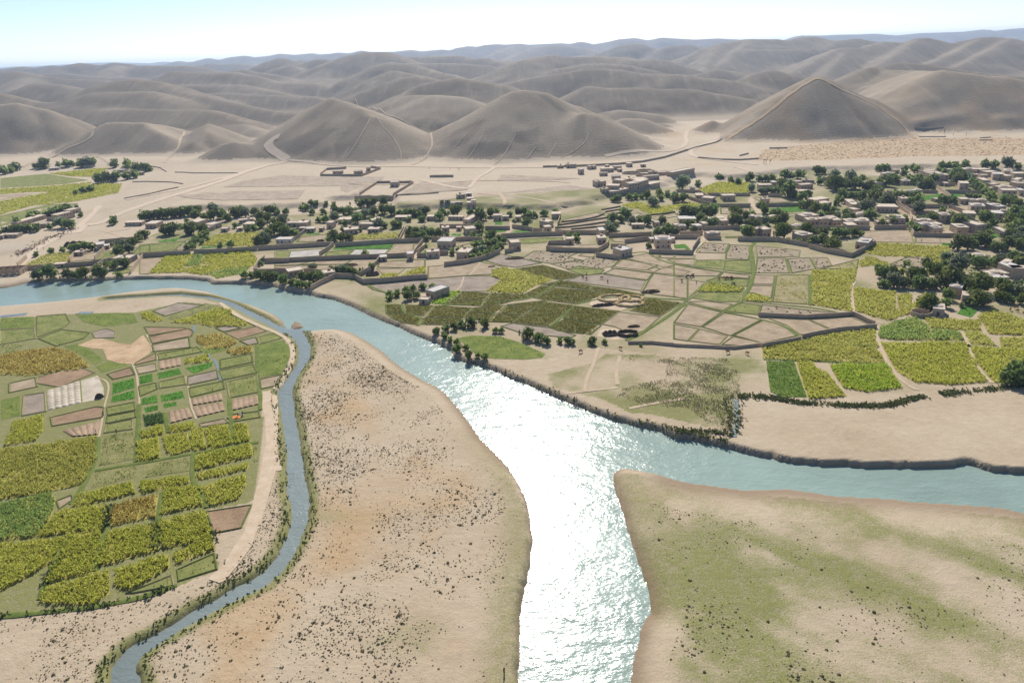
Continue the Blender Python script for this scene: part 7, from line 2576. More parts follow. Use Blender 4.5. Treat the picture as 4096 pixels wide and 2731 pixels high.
# ------------------------------------------------------------------ object helpers
def tag(o, label=None, cat=None, group=None, kind=None):
    if label:
        o['label'] = label
    if cat:
        o['category'] = cat
    if group:
        o['group'] = group
    if kind:
        o['kind'] = kind
    return o


def link(name, me, mat=None, parent=None, loc=None):
    o = bpy.data.objects.new(name, me)
    C.objects.link(o)
    if mat is not None and me is not None and len(me.materials) == 0:
        me.materials.append(mat)
    if parent is not None:
        o.parent = parent
    if loc is not None:
        o.location = loc
    return o


def mesh_np(name, verts, faces, nper, smooth=False):
    me = bpy.data.meshes.new(name)
    verts = np.ascontiguousarray(verts, np.float32)
    faces = np.ascontiguousarray(faces, np.int32)
    nf = len(faces) // nper if faces.ndim == 1 else len(faces)
    me.vertices.add(len(verts))
    me.vertices.foreach_set('co', verts.ravel())
    me.loops.add(nf * nper)
    me.loops.foreach_set('vertex_index', faces.ravel())
    me.polygons.add(nf)
    me.polygons.foreach_set('loop_start', np.arange(nf, dtype=np.int32) * nper)
    me.update(calc_edges=True)
    if smooth:
        me.polygons.foreach_set('use_smooth', np.ones(nf, bool))
    me.validate()
    return me


def mesh_py(name, verts, faces, smooth=False):
    me = bpy.data.meshes.new(name)
    me.from_pydata(verts, [], faces)
    if smooth:
        for p in me.polygons:
            p.use_smooth = True
    me.update()
    return me


def thing(name, loc, rz, label, cat, group=None):
    o = bpy.data.objects.new(name, None)
    C.objects.link(o)
    o.empty_display_size = .5
    o.location = loc
    o.rotation_euler = (0, 0, rz)
    return tag(o, label, cat, group)


def box(vs, fs, x0, x1, y0, y1, z0, z1):
    b = len(vs)
    vs += [(x0, y0, z0), (x1, y0, z0), (x1, y1, z0), (x0, y1, z0), (x0, y0, z1), (x1, y0, z1), (x1, y1, z1), (x0, y1, z1)]
    fs += [tuple(b + i for i in q) for q in ((0, 3, 2, 1), (4, 5, 6, 7), (0, 1, 5, 4), (1, 2, 6, 5), (2, 3, 7, 6), (3, 0, 4, 7))]


# ------------------------------------------------------------------ the ground and hills
def build_ground():
    ys = [-260.0]
    while ys[-1] < 12500:
        y = ys[-1]
        if y < 60:
            st = 12.0
        elif y < 560:
            st = max(.9, .0038 * y)
        elif y < 1300:
            st = .0045 * y
        else:
            st = .0075 * y
        ys.append(y + st)
    ys = np.array(ys)
    nu = 520
    uu = np.linspace(-1, 1, nu)
    hw = np.sqrt(170.0 ** 2 + (1.12 * np.maximum(ys, 0)) ** 2)
    X = hw[:, None] * uu[None, :]
    Y = np.repeat(ys[:, None], nu, 1)
    x, y = X.ravel(), Y.ravel()
    z = terrain(x, y)
    # small unevenness on wild ground only
    farm = inside(x, y, FARM_L) | inside(x, y, FARM_R)
    wild = (~farm) & (z > -.02) & (y < 700)
    z = z + np.where(wild, (fbm(x / 9, y / 9, 3, 3) - .5) * .30 * np.clip((z + .02) * 1e3, 0, 1), 0)
    nr = len(ys)
    idx = np.arange(nr * nu).reshape(nr, nu)
    quads = np.stack([idx[:-1, :-1], idx[:-1, 1:], idx[1:, 1:], idx[1:, :-1]], -1).reshape(-1, 4)
    zq = z[quads].max(1)
    yq = y[quads].mean(1)
    hillq = ((zq > 7.5) & (yq > 600)) | (yq > 1150)
    dcan = polyd(x, y, CANAL) if len(CANAL) else np.full(x.shape, 1e9)
    near = y < 620
    n1 = fbm(x / 22, y / 22, 40, 4)
    n2 = fbm(x / 60, y / 60, 41, 3)
    # streaky grass on the lower right bar
    c, s = math.cos(.75), math.sin(.75)
    sx, sy = x * c - y * s, x * s + y * c
    st = fbm(sx / 60, sy / 12, 44, 4)
    veg = np.zeros(x.shape)
    fl, fr = inside(x, y, FARM_L), inside(x, y, FARM_R)
    veg = np.where(fl, .75, veg)
    scr = inside(x, y, SCRUBLAND)
    veg = np.where(scr, np.clip(.58 + (n1 - .5) * 2.2, 0, .75), veg)
    veg = np.where(fr, np.clip(np.where(y < 430, .42, .54) + (n1 - .5) * 1.0, 0, .8), veg)
    bar = inside(x, y, BAR_R)
    vb = np.clip(.56 + (st - .47) * 1.0 + (n1 - .5) * 1.7 + sstep(50, 170, x) * .12, 0, .72)
    vb = vb * (.5 + .5 * sstep(205, 125, y)) + (n2 - .5) * .25
    veg = np.where(bar, np.maximum(vb, 0), veg)
    spit = inside(x, y, SPIT)
    dr = polyd(x, y, RIVER)
    vs = np.clip((n1 - .52) * 1.6, 0, .45)
    lowr = sstep(260, 150, y) * sstep(16, 3, dr) * .55
    veg = np.where(spit, np.maximum(vs, lowr), veg)
    veg = np.where((dcan < 5) & near, np.maximum(veg, .75 * sstep(5, 1.5, dcan)), veg)
    wet = np.where(near, sstep(-.3, -1.6, z) , 0.0)
    wet = np.where(inside(x, y, RIVER), 1.0, wet) * np.where(near, 1, 0)
    pale = np.where((spit | bar) & near, np.clip((n2 - .45) * 1.6, 0, .6), 0)
    pale = np.maximum(pale, np.where((~farm) & (y > 380) & (y < 1150), .35 + .5 * (n2 - .5), 0))
    rust = np.where(spit, np.clip((fbm(x / 30, y / 30, 77, 4) - .56) * 3, 0, .6), 0)
    cem = inside(x, y, CEMETERY)
    rust = np.where(cem, .5, rust)
    # ploughed strips on the front hills
    till = np.zeros(x.shape)
    for p in TILLED:
        till = np.maximum(till, np.where(inside(x, y, p), .85, 0))
    crest = np.where((y > 700) & (y < 1060) & (x > 180), np.clip((fbm(x / 40, y / 40, 8, 3) - .5) * 1.2, 0, .35), 0)
    rust = np.maximum(rust, crest)
    foot = np.where((y > 600) & (y < 1250), sstep(14, 4.5, z) * .55, 0)
    pale = np.maximum(pale, foot)
    gm, hm = ground_material(), hill_material()
    for nm, sel, mt, lab in (('ground', ~hillq, gm, 'dusty tan valley floor with sand bars, farmland soil and village dirt'), ('hills', hillq, hm, 'bare rounded grey-brown loess hills rolling to the horizon')):
        q = quads[sel]
        used, inv = np.unique(q, return_inverse=True)
        me = mesh_np(nm, np.stack([x[used], y[used], z[used]], 1), inv.reshape(-1, 4), 4, True)
        for an, arr in (('veg', veg), ('wet', wet), ('pale', pale), ('rust', rust), ('till', till)):
            a = me.attributes.new(an, 'FLOAT', 'POINT')
            a.data.foreach_set('value', arr[used].astype(np.float32))
        tag(link(nm, me, mt), lab, 'terrain', kind='structure')
    return float(z.max())


ZTOP = build_ground()


# ------------------------------------------------------------------ water
def flat(name, poly, z, mat):
    tris = tessellate_polygon([[Vector((p[0], p[1], 0)) for p in poly]])
    vs = [(p[0], p[1], z) for p in poly]
    fs = []
    for a, b, c in tris:
        va, vb, vc = vs[a], vs[b], vs[c]
        cr = (vb[0] - va[0]) * (vc[1] - va[1]) - (vb[1] - va[1]) * (vc[0] - va[0])
        fs.append((a, b, c) if cr > 0 else (a, c, b))
    return mesh_py(name, vs, fs)


def grow(poly, d):
    n = len(poly)
    ar = sum(poly[i][0] * poly[(i + 1) % n][1] - poly[(i + 1) % n][0] * poly[i][1] for i in range(n))
    sg = 1 if ar > 0 else -1
    out = []
    for i in range(n):
        a, b, c = Vector(poly[i - 1][:2]), Vector(poly[i][:2]), Vector(poly[(i + 1) % n][:2])
        e1, e2 = (b - a), (c - b)
        if e1.length < 1e-6 or e2.length < 1e-6:
            out.append(tuple(b))
            continue
        e1.normalize()
        e2.normalize()
        nrm = Vector((e1.y + e2.y, -(e1.x + e2.x)))
        k = max(nrm.length_squared / 2, .35)
        nrm = nrm / k
        out.append((b.x + sg * d * nrm.x, b.y + sg * d * nrm.y))
    return out


WR = water_material('river_water', (.24, .315, .27), .19, .18, .75)
WC = water_material('canal_water', (.18, .215, .205), .25, .14, 1.1)
tag(link('river', mesh_py('river', [(-700, -200, WL), (700, -200, WL), (700, 560, WL), (-700, 560, WL)], [(0, 1, 2, 3)]), WR), 'wide pale turquoise river glittering white under the low sun', 'river', kind='structure')
tag(link('canal', flat('canal', grow(CANAL, 1.2), CL, WC), WC), 'narrow grey-blue canal curving past the left farmland', 'canal', kind='structure')

# ------------------------------------------------------------------ crops and fields
random.seed(5)
RNG = np.random.default_rng(7)

SOILS = {
    'bare': ((.285, .215, .14), (.40, .315, .215)), 'grey': ((.24, .19, .145), (.33, .27, .21)), 'brown': ((.24, .155, .095), (.34, .235, .15)),
    'floor': ((.46, .35, .24), (.56, .44, .32)), 'wet': ((.36, .32, .27), (.50, .47, .42)), 'ridged': ((.28, .19, .12), (.40, .29, .195)),
    'beds': ((.40, .34, .25), (.54, .47, .37)), 'dots': ((.25, .20, .13), (.35, .28, .195)), 'green': ((.13, .165, .04), (.25, .24, .085)),
    'lush': ((.05, .13, .02), (.10, .22, .03)), 'lime': ((.12, .20, .03), (.22, .30, .05)), 'meadow': ((.10, .15, .028), (.19, .21, .05)),
    'grass': ((.09, .14, .025), (.15, .19, .045)), 'olive': ((.10, .097, .028), (.165, .148, .05)), 'corn': ((.24, .22, .055), (.36, .31, .09)),
    'stub': ((.15, .165, .045), (.27, .24, .105)), 'dark': ((.04, .07, .02), (.08, .11, .035)), 'scrubfield': ((.15, .145, .07), (.27, .225, .125)),
    'sparse': ((.22, .20, .08), (.33, .27, .15)), 'tan': ((.40, .27, .155), (.52, .37, .23)), 'plot': ((.31, .245, .18), (.40, .325, .245))}
#                colours (dark..light), height, density/m2, blade width
CROPS = {
    'corn': ([(0.294, 0.338, 0.0564), (0.52, 0.52, 0.0791), (0.52, 0.52, 0.147)], 1.0, 2.6, .42), 'cornY': ([(0.383, 0.343, 0.0671), (0.52, 0.52, 0.114), (0.52, 0.52, 0.191)], 1.0, 2.6, .42),
    'cornG': ([(0.16, 0.271, 0.0791), (0.315, 0.428, 0.113), (0.52, 0.52, 0.16)], 1.0, 2.6, .45), 'cornO': ([(0.294, 0.315, 0.0677), (0.498, 0.473, 0.102), (0.52, 0.52, 0.16)], 1.0, 2.6, .4),
    'cornL': ([(0.268, 0.343, 0.0573), (0.516, 0.52, 0.0862), (0.52, 0.52, 0.135)], 1.0, 2.0, .4), 'cornL2': ([(0.23, 0.383, 0.0383), (0.421, 0.52, 0.0573), (0.52, 0.52, 0.0956)], 1.0, 2.6, .45),
    'rust': ([(0.343, 0.268, 0.0573), (0.52, 0.4, 0.114), (0.52, 0.478, 0.191)], 1.0, 2.2, .4), 'wheat': ([(0.52, 0.459, 0.0956), (0.52, 0.52, 0.173), (0.52, 0.52, 0.306)], 1.0, 2.0, .4),
    'olive': ([(0.173, 0.173, 0.0383), (0.268, 0.259, 0.0573), (0.4, 0.343, 0.0956)], .55, 2.6, .36), 'lush': ([(0.0956, 0.286, 0.0286), (0.173, 0.441, 0.0383), (0.286, 0.52, 0.0573)], .35, 1.5, .35),
    'lime': ([(0.23, 0.421, 0.0383), (0.383, 0.52, 0.0573), (0.52, 0.52, 0.114)], .9, 2.0, .4), 'green': ([(0.191, 0.23, 0.0573), (0.306, 0.343, 0.0862), (0.459, 0.421, 0.153)], .3, .5, .3),
    'meadow': ([(0.173, 0.249, 0.0478), (0.268, 0.343, 0.0671), (0.421, 0.421, 0.114)], .3, .7, .3), 'grass': ([(0.153, 0.268, 0.0383), (0.249, 0.383, 0.0573), (0.363, 0.459, 0.0956)], .5, 1.6, .35),
    'dark': ([(0.0573, 0.114, 0.0286), (0.0956, 0.173, 0.0478), (0.173, 0.249, 0.0764)], .9, 2.2, .4), 'stub': ([(0.211, 0.286, 0.0573), (0.325, 0.383, 0.0764), (0.52, 0.52, 0.383)], .35, .8, .35),
    'sparse': ([(0.306, 0.343, 0.0764), (0.498, 0.478, 0.114), (0.52, 0.52, 0.191)], .7, .5, .35), 'scrubfield': ([(0.186, 0.205, 0.0977), (0.264, 0.264, 0.137), (0.371, 0.313, 0.176)], .22, 4.5, .36)}
CROP_WORDS = {'corn': 'yellow-green maize', 'cornY': 'ripe golden millet', 'cornG': 'blue-green maize', 'cornO': 'olive-green millet', 'cornL': 'low yellow-green crop', 'cornL2': 'bright yellow-green maize',
              'rust': 'dry rusty crop', 'wheat': 'golden ripe grain', 'olive': 'low olive-brown rice crop', 'lush': 'vivid green clover', 'lime': 'lime-green crop', 'green': 'thin dull green growth',
              'meadow': 'grassy meadow', 'grass': 'dense grass-green crop', 'dark': 'dark green crop', 'stub': 'green stubble with straw', 'sparse': 'thin yellowing crop', 'scrubfield': 'grey-green scrub'}
SOIL_WORDS = {'bare': 'pale brown stubble field', 'grey': 'greyish ploughed field', 'brown': 'red-brown ploughed field', 'floor': 'pale bare threshing floor', 'wet': 'flooded grey plot', 'tan': 'bare orange-tan ground worn by feet', 'plot': 'faintly darker ploughed plot on the dusty plain', 'ridged': 'brown furrowed plot', 'beds': 'pale plot of raised beds', 'dots': 'grey field dotted with dung heaps'}


def sample_in(poly, n):
    xs, ys = [p[0] for p in poly], [p[1] for p in poly]
    bb = (max(xs) - min(xs)) * (max(ys) - min(ys))
    ar = abs(sum(poly[i][0] * poly[(i + 1) % len(poly)][1] - poly[(i + 1) % len(poly)][0] * poly[i][1] for i in range(len(poly)))) / 2
    k = int(n * bb / max(ar, 1) * 1.05) + 4
    px = RNG.uniform(min(xs), max(xs), k)
    py = RNG.uniform(min(ys), max(ys), k)
    m_ = inside(px, py, poly)
    return px[m_], py[m_]


def area(poly):
    return abs(sum(poly[i][0] * poly[(i + 1) % len(poly)][1] - poly[(i + 1) % len(poly)][0] * poly[i][1] for i in range(len(poly)))) / 2


def tufts(px, py, pz, h, w, blades=3, spread=.55):
    """leafy plants: each a whorl of arching blades"""
    n = len(px)
    V, Fc = [], []
    hs = h * RNG.uniform(.72, 1.15, n)
    for b in range(blades):
        a = RNG.uniform(0, 2 * math.pi, n)
        lean = RNG.uniform(.25, 1.0, n) * spread * hs
        ca, sa = np.cos(a), np.sin(a)
        ww = w * RNG.uniform(.7, 1.3, n) * .5
        zb = pz + hs * RNG.uniform(.05, .45, n)
        b0 = np.stack([px - sa * ww, py + ca * ww, zb], 1)
        b1 = np.stack([px + sa * ww, py - ca * ww, zb], 1)
        t1 = np.stack([px + ca * lean + sa * ww * .5, py + sa * lean - ca * ww * .5, pz + hs], 1)
        t0 = np.stack([px + ca * lean * 1.3 - sa * ww * .5, py + sa * lean * 1.3 + ca * ww * .5, pz + hs * RNG.uniform(.75, 1.0, n)], 1)
        V.append(np.stack([b0, b1, t1, t0], 1))
    V = np.stack(V, 1).reshape(-1, 3)
    return V, np.arange(len(V)).reshape(-1, 4)


TRI = [0]
cropstats = {}
fi = 0
for t, poly, lab in FIELDS:
    lab = LB(lab)
    fi += 1
    cy = sum(p[1] for p in poly) / len(poly)
    z0 = .05 + .004 * (fi % 9) + (.16 if t == 'plot' else 0) + (3.5 if inside(np.array([sum(p[0] for p in poly) / len(poly)]), np.array([cy]), PLATEAU)[0] else 0)
    sk = t if t in SOILS else 'corn'
    c1, c2 = SOILS[sk]
    shr = grow(poly, (-.02 if t not in CROPS else -.3) * (-1.05 if t in CROPS and CROPS[t][1] > .9 else 1))
    sm = soil('soil_' + sk, tuple(c * .86 for c in c1), tuple(c * 1.08 for c in c2), .16, 1.8, .8, .25, c3={'wet': (.62, .64, .66), 'bare': (.22, .155, .10), 'grey': (.40, .33, .26), 'green': (.33, .25, .16), 'meadow': (.30, .25, .12)}.get(sk), spot=.6)
    if t in ('ridged', 'beds') and len(shr) == 4:
        # furrows or raised beds as real relief
        q = [Vector((p[0], p[1], 0)) for p in shr]
        l1 = ((q[1] - q[0]).length + (q[2] - q[3]).length) / 2
        l2 = ((q[2] - q[1]).length + (q[3] - q[0]).length) / 2
        nb = max(4, int(l1 / (1.7 if t == 'ridged' else 2.2)))
        nv = max(3, int(l2 / (7.0 if t == 'ridged' else 2.6)))
        gx, gy = nb * 6 + 1, nv * 5 + 1
        U, Vv = np.meshgrid(np.linspace(0, 1, gx), np.linspace(0, 1, gy))
        P0 = np.array([q[0][:2], q[1][:2], q[2][:2], q[3][:2]])
        XY = (P0[0] * ((1 - U) * (1 - Vv))[..., None] + P0[1] * (U * (1 - Vv))[..., None] + P0[2] * (U * Vv)[..., None] + P0[3] * ((1 - U) * Vv)[..., None])
        rz = np.abs(np.sin(np.pi * U * nb)) ** .6 * .32
        if t == 'beds':
            rz = rz * (np.abs(np.sin(np.pi * Vv * nv)) ** .25) * 1.5
        vv = np.concatenate([XY, (z0 + rz)[..., None]], -1).reshape(-1, 3)
        ii = np.arange(gx * gy).reshape(gy, gx)
        qq = np.stack([ii[:-1, :-1], ii[:-1, 1:], ii[1:, 1:], ii[1:, :-1]], -1).reshape(-1, 4)
        o = link('furrowed_field', mesh_np('furrowed_field', vv, qq, 4), sm)
        tag(o, lab, 'field', kind='structure')
        continue
    fm = flat('field', shr, z0, sm)
    tz = terrain(np.array([p[0] for p in shr]), np.array([p[1] for p in shr]))
    zoff = z0 - (3.5 if z0 > 3 else 0)
    for v_, q_ in zip(fm.vertices, tz):
        v_.co.z = max(q_, -.05) + zoff
    o = link('field', fm, sm) if t != 'scrubfield' else None
    o and tag(o, lab if t not in CROPS else 'bare soil under the ' + lab, 'field', kind='structure')
    ar = area(shr)
    if t in ('bare', 'grey', 'dots', 'green', 'sparse', 'olive', 'cornL', 'wet', 'brown', 'ridged') and cy < 640 and z0 < 3:
        # low grassy bank round the plot
        bw_ = .4 + .0021 * cy
        A_, B_, M_ = grow(poly, .45 * bw_), grow(poly, -.45 * bw_), grow(poly, .01)
        n_ = len(A_)
        vv = [(p[0], p[1], z0 + .02) for p in A_] + [(p[0], p[1], z0 + .26) for p in M_] + [(p[0], p[1], z0 + .02) for p in B_]
        qq = [(q_ * n_ + i_, q_ * n_ + (i_ + 1) % n_, q_ * n_ + n_ + (i_ + 1) % n_, q_ * n_ + n_ + i_) for q_ in (0, 1) for i_ in range(n_)]
        tag(link('field_bank', mesh_py('field_bank', vv, qq), soil('bank_' + str(fi % 3), *(((.10, .12, .035), (.19, .185, .065)), ((.075, .10, .025), (.15, .165, .045)), ((.17, .16, .07), (.28, .25, .12)))[fi % 3], .2, 2.0, .6, .2)), 'low earth bank around the ' + lab, 'bank', kind='structure')
    if t == 'dots' or t == 'floor' and False:
        px, py = sample_in(grow(shr, -1.5) if ar > 300 else shr, int(ar * .055))
        hv, hf = [], []
        for a_, b_ in zip(px, py):
            r_ = random.uniform(.4, .8)
            k = len(hv)
            hv += [(a_ + r_ * math.cos(j * 1.2566) * random.uniform(.8, 1.2), b_ + r_ * math.sin(j * 1.2566), z0) for j in range(5)] + [(a_, b_, z0 + r_ * .75)]
            hf += [(k + j, k + (j + 1) % 5, k + 5) for j in range(5)]
        if hv:
            tag(link('dung_heaps', mesh_py('dung_heaps', hv, hf), plain('dung', (.10, .07, .045))), 'small dark heaps spread over the ' + lab, 'dung heaps', kind='stuff')
    if t in CROPS:
        cols, h_, dens, bw = CROPS[t]
        k = max(1.0, cy / 190.0)
        n = int(ar * dens * 1.9 / k ** 1.8)
        px, py = sample_in(shr, n)
        pn = fbm(px / 5.0, py / 5.0, fi, 3)
        if t in ('green', 'meadow', 'stub', 'sparse', 'scrubfield'):
            keep = RNG.uniform(0, 1, len(px)) < np.clip((pn - .3) * 2.6, .05, 1)
            px, py, pn = px[keep], py[keep], pn[keep]
        elif t in ('corn', 'cornY', 'cornG', 'cornO', 'rust', 'cornL2'):
            keep = RNG.uniform(0, 1, len(px)) < np.clip((pn - .2) * 6, .45, 1)
            px, py, pn = px[keep], py[keep], pn[keep]
        ed = polyd(px, py, shr)
        keep = ed > (fbm(px / 3.0, py / 3.0, fi + 50, 2) - .42) * 1.6 * min(k, 2)
        px, py, pn = px[keep], py[keep], pn[keep]
        hh = h_ * (.8 + .4 * pn)
        V, Fc = tufts(px, py, np.full(px.shape, z0), hh, bw * .62 * k ** .9, 3, .5 if h_ > .8 else .9)
        TRI[0] += len(Fc) * 2
        mt = leafm('crop_' + t, cols, .62, .05)
        tag(link('standing_crop', mesh_np('standing_crop', V, Fc, 4), mt), lab, 'crop', kind='stuff')
print('crop tris', TRI[0], 'fields', fi)


# ------------------------------------------------------------------ roads, tracks, banks between fields
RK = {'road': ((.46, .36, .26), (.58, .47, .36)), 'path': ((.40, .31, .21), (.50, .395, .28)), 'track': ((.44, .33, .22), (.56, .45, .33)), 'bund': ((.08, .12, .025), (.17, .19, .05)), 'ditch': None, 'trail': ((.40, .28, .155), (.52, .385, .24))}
RN = {'road': ('dirt_road', 'pale dusty dirt road crossing the plain'), 'path': ('footpath', 'thin pale trodden footpath'), 'track': ('farm_track', 'pale sandy wheel track beside the canal'), 'bund': ('field_bank', 'narrow grassy bank dividing the fields'), 'trail': ('ridge_trail', 'worn orange-tan trail along the crest of the pointed hill'), 'ditch': ('ditch_water', 'thin strip of ditch water between banks')}
ri = 0
for k, wdt, pts in RIBBONS:
    ri += 1
    P_ = [Vector(p) for p in pts]
    if len(P_) > 2:   # smooth the bends
        for _ in range(2):
            Q = [P_[0]]
            for a, b in zip(P_[:-1], P_[1:]):
                Q += [a * .75 + b * .25, a * .25 + b * .75]
            P_ = Q + [P_[-1]]
    cyr = sum(p.y for p in P_) / len(P_)
    st = max(2.0, cyr / 130)
    L = [P_[0]]
    for a, b in zip(P_[:-1], P_[1:]):
        n_ = max(1, int((b - a).length / st))
        L += [a + (b - a) * (j / n_) for j in range(1, n_ + 1)]
    cross = 5 if wdt > 6 else 3
    vx, vy = [], []
    for i, p in enumerate(L):
        d = (L[min(i + 1, len(L) - 1)] - L[max(i - 1, 0)])
        d = d.normalized() if d.length > 0 else Vector((1, 0))
        nn = Vector((-d.y, d.x))
        w_ = wdt * (.8 + .45 * float(vnoise(np.array([i * .37]), np.array([ri * 7.3]))[0])) / 2
        for c in range(cross):
            q = p + nn * w_ * (2 * c / (cross - 1) - 1)
            vx.append(q.x)
            vy.append(q.y)
    vx, vy = np.array(vx), np.array(vy)
    zz = terrain(vx, vy)
    off = .10 + .004 * (ri % 8) + (np.maximum(vy - 450, 0) * .0007)
    zz = zz + off
    if k == 'bund':
        zz[1::3] += .22
    ii = np.arange(len(vx)).reshape(-1, cross)
    qq = np.stack([ii[:-1, :-1], ii[:-1, 1:], ii[1:, 1:], ii[1:, :-1]], -1).reshape(-1, 4)[:, ::-1]
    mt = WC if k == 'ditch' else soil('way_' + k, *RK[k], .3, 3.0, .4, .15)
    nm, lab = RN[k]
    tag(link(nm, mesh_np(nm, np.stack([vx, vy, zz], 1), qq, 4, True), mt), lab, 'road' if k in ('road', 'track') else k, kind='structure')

# ------------------------------------------------------------------ mud walls
MUD = plain('mud_wall', (.46, .355, .255), var=.18, scale=.5, bmp=.5)
MUDP = plain('mud_plaster', (.50, .395, .295), var=.16, scale=.4, bmp=.4)
ROOF = plain('mud_roof', (.57, .475, .375), var=.18, scale=.35, bmp=.4)
PALE = plain('whitewash', (.55, .50, .45), var=.12, scale=.4, bmp=.2)
DARK = plain('opening_shade', (.03, .025, .02), var=.2)  # near-black colour painted for the shade inside unglazed windows
WOOD = plain('old_wood', (.16, .10, .06), var=.3)
BLUE = plain('blue_paint', (.05, .13, .42), var=.2)
RED = plain('red_paint', (.35, .06, .04), var=.2)
TERR = plain('terrace_turf', (.17, .15, .095), var=.25)
for wi, (k, hgt, pts, lab) in enumerate(WALLS):
    lab = LB(lab)
    P_ = [Vector(p) for p in pts]
    L = [P_[0]]
    for a, b in zip(P_[:-1], P_[1:]):
        n_ = max(1, int((b - a).length / 4))
        L += [a + (b - a) * (j / n_) for j in range(1, n_ + 1)]
    vs, fs = [], []
    lx, ly = np.array([p.x for p in L]), np.array([p.y for p in L])
    lz = terrain(lx, ly)
    th = .55 if k == 'mud' else 1.1
    for i, p in enumerate(L):
        d = (L[min(i + 1, len(L) - 1)] - L[max(i - 1, 0)])
        d = d.normalized() if d.length > 0 else Vector((1, 0))
        nn = Vector((-d.y, d.x))
        hz = hgt * (1 + random.uniform(-.07, .06))
        j = random.uniform(-.1, .1)
        for s_, zf in ((-1, -.6), (-.8, hz), (.8, hz - random.uniform(0, .08)), (1, -.6)):
            q = p + nn * (th / 2 * s_ + j)
            vs.append((q.x, q.y, lz[i] + zf))
    for i in range(len(L) - 1):
        a, b = i * 4, i * 4 + 4
        fs += [(a + c, b + c, b + c + 1, a + c + 1) for c in range(3)]
    e = len(vs) - 4
    fs += [(0, 1, 2, 3), (e + 3, e + 2, e + 1, e)]
    nm = 'mud_wall' if k == 'mud' else 'terrace_bank'
    o = link(nm, mesh_py(nm, vs, fs), MUD if k == 'mud' else TERR)
    bmx = bmesh.new()
    bmx.from_mesh(o.data)
    bmesh.ops.recalc_face_normals(bmx, faces=bmx.faces)
    bmx.to_mesh(o.data)
    bmx.free()
    tag(o, lab, 'wall' if k == 'mud' else 'bank', 'mud walls around plots and yards' if k == 'mud' else 'low banks between the terraced plots')


# ------------------------------------------------------------------ houses
def wall_side(vs, fs, p, dx, dy, length, hgt, ops, nx, ny):
    """one house side with real openings; p start corner, (dx,dy) along, (nx,ny) outward"""
    xs = sorted({0.0, length, *[o[0] for o in ops], *[o[1] for o in ops]})
    zs = sorted({-.8, hgt, *[o[2] for o in ops], *[o[3] for o in ops]})

    def pt(a, z, dep=0.0):
        vs.append((p[0] + dx * a - nx * dep, p[1] + dy * a - ny * dep, z))
        return len(vs) - 1
    for i in range(len(xs) - 1):
        for j in range(len(zs) - 1):
            cx, cz = (xs[i] + xs[i + 1]) / 2, (zs[j] + zs[j + 1]) / 2
            if any(o[0] < cx < o[1] and o[2] < cz < o[3] for o in ops):
                continue
            fs.append((pt(xs[i], zs[j]), pt(xs[i + 1], zs[j]), pt(xs[i + 1], zs[j + 1]), pt(xs[i], zs[j + 1])))
    dp = .3
    for a, b, c, d in ops:
        q = [(a, c), (b, c), (b, d), (a, d)]
        for k in range(4):
            (x1, z1), (x2, z2) = q[k], q[(k + 1) % 4]
            fs.append((pt(x1, z1), pt(x1, z1, dp), pt(x2, z2, dp), pt(x2, z2)))


def unit(name, w_, h_, mat, kind):
    vs, fs = [], []
    if kind == 'window':
        f_ = .07
        box(vs, fs, 0, w_, .17, .25, 0, f_)
        box(vs, fs, 0, w_, .17, .25, h_ - f_, h_)
        box(vs, fs, 0, f_, .17, .25, f_, h_ - f_)
        box(vs, fs, w_ - f_, w_, .17, .25, f_, h_ - f_)
        box(vs, fs, w_ / 2 - .03, w_ / 2 + .03, .19, .25, f_, h_ - f_)
    elif kind == 'shade_panel':
        box(vs, fs, .01, w_ - .01, .26, .29, .01, h_ - .01)
    else:
        for k in range(4):
            box(vs, fs, w_ * k / 4 + .01, w_ * (k + 1) / 4 - .01, .18, .24, 0, h_ - .01)
        box(vs, fs, .02, w_ - .02, .245, .28, 0, h_ - .02)
    me = mesh_py(name, vs, fs)
    me.materials.append(mat)
    return me


WIN = unit('window', .95, 1.05, WOOD, 'window')
SHADE_PANEL = unit('shade_panel', .95, 1.05, DARK, 'shade_panel')  # no glass: dark sheet painting in the shade behind the window frame
DOOR = unit('door', 1.15, 2.0, WOOD, 'door')
DOORB = unit('door_blue', 1.15, 2.0, BLUE, 'door')
DOORR = unit('door_red', 1.15, 2.0, RED, 'door')


def dome_mesh():
    vs, fs = [], []
    R_, n_ = 4, 14
    for i in range(R_):
        a = i / R_ * math.pi / 2
        for j in range(n_):
            b = j / n_ * 2 * math.pi
            vs.append((math.cos(a) * math.cos(b), math.cos(a) * math.sin(b), math.sin(a)))
    vs.append((0, 0, 1))
    for i in range(R_ - 1):
        for j in range(n_):
            fs.append((i * n_ + j, i * n_ + (j + 1) % n_, (i + 1) * n_ + (j + 1) % n_, (i + 1) * n_ + j))
    for j in range(n_):
        fs.append(((R_ - 1) * n_ + j, (R_ - 1) * n_ + (j + 1) % n_, R_ * n_))
    me = mesh_py('roof_dome', vs, fs, True)
    me.materials.append(ROOF)
    return me


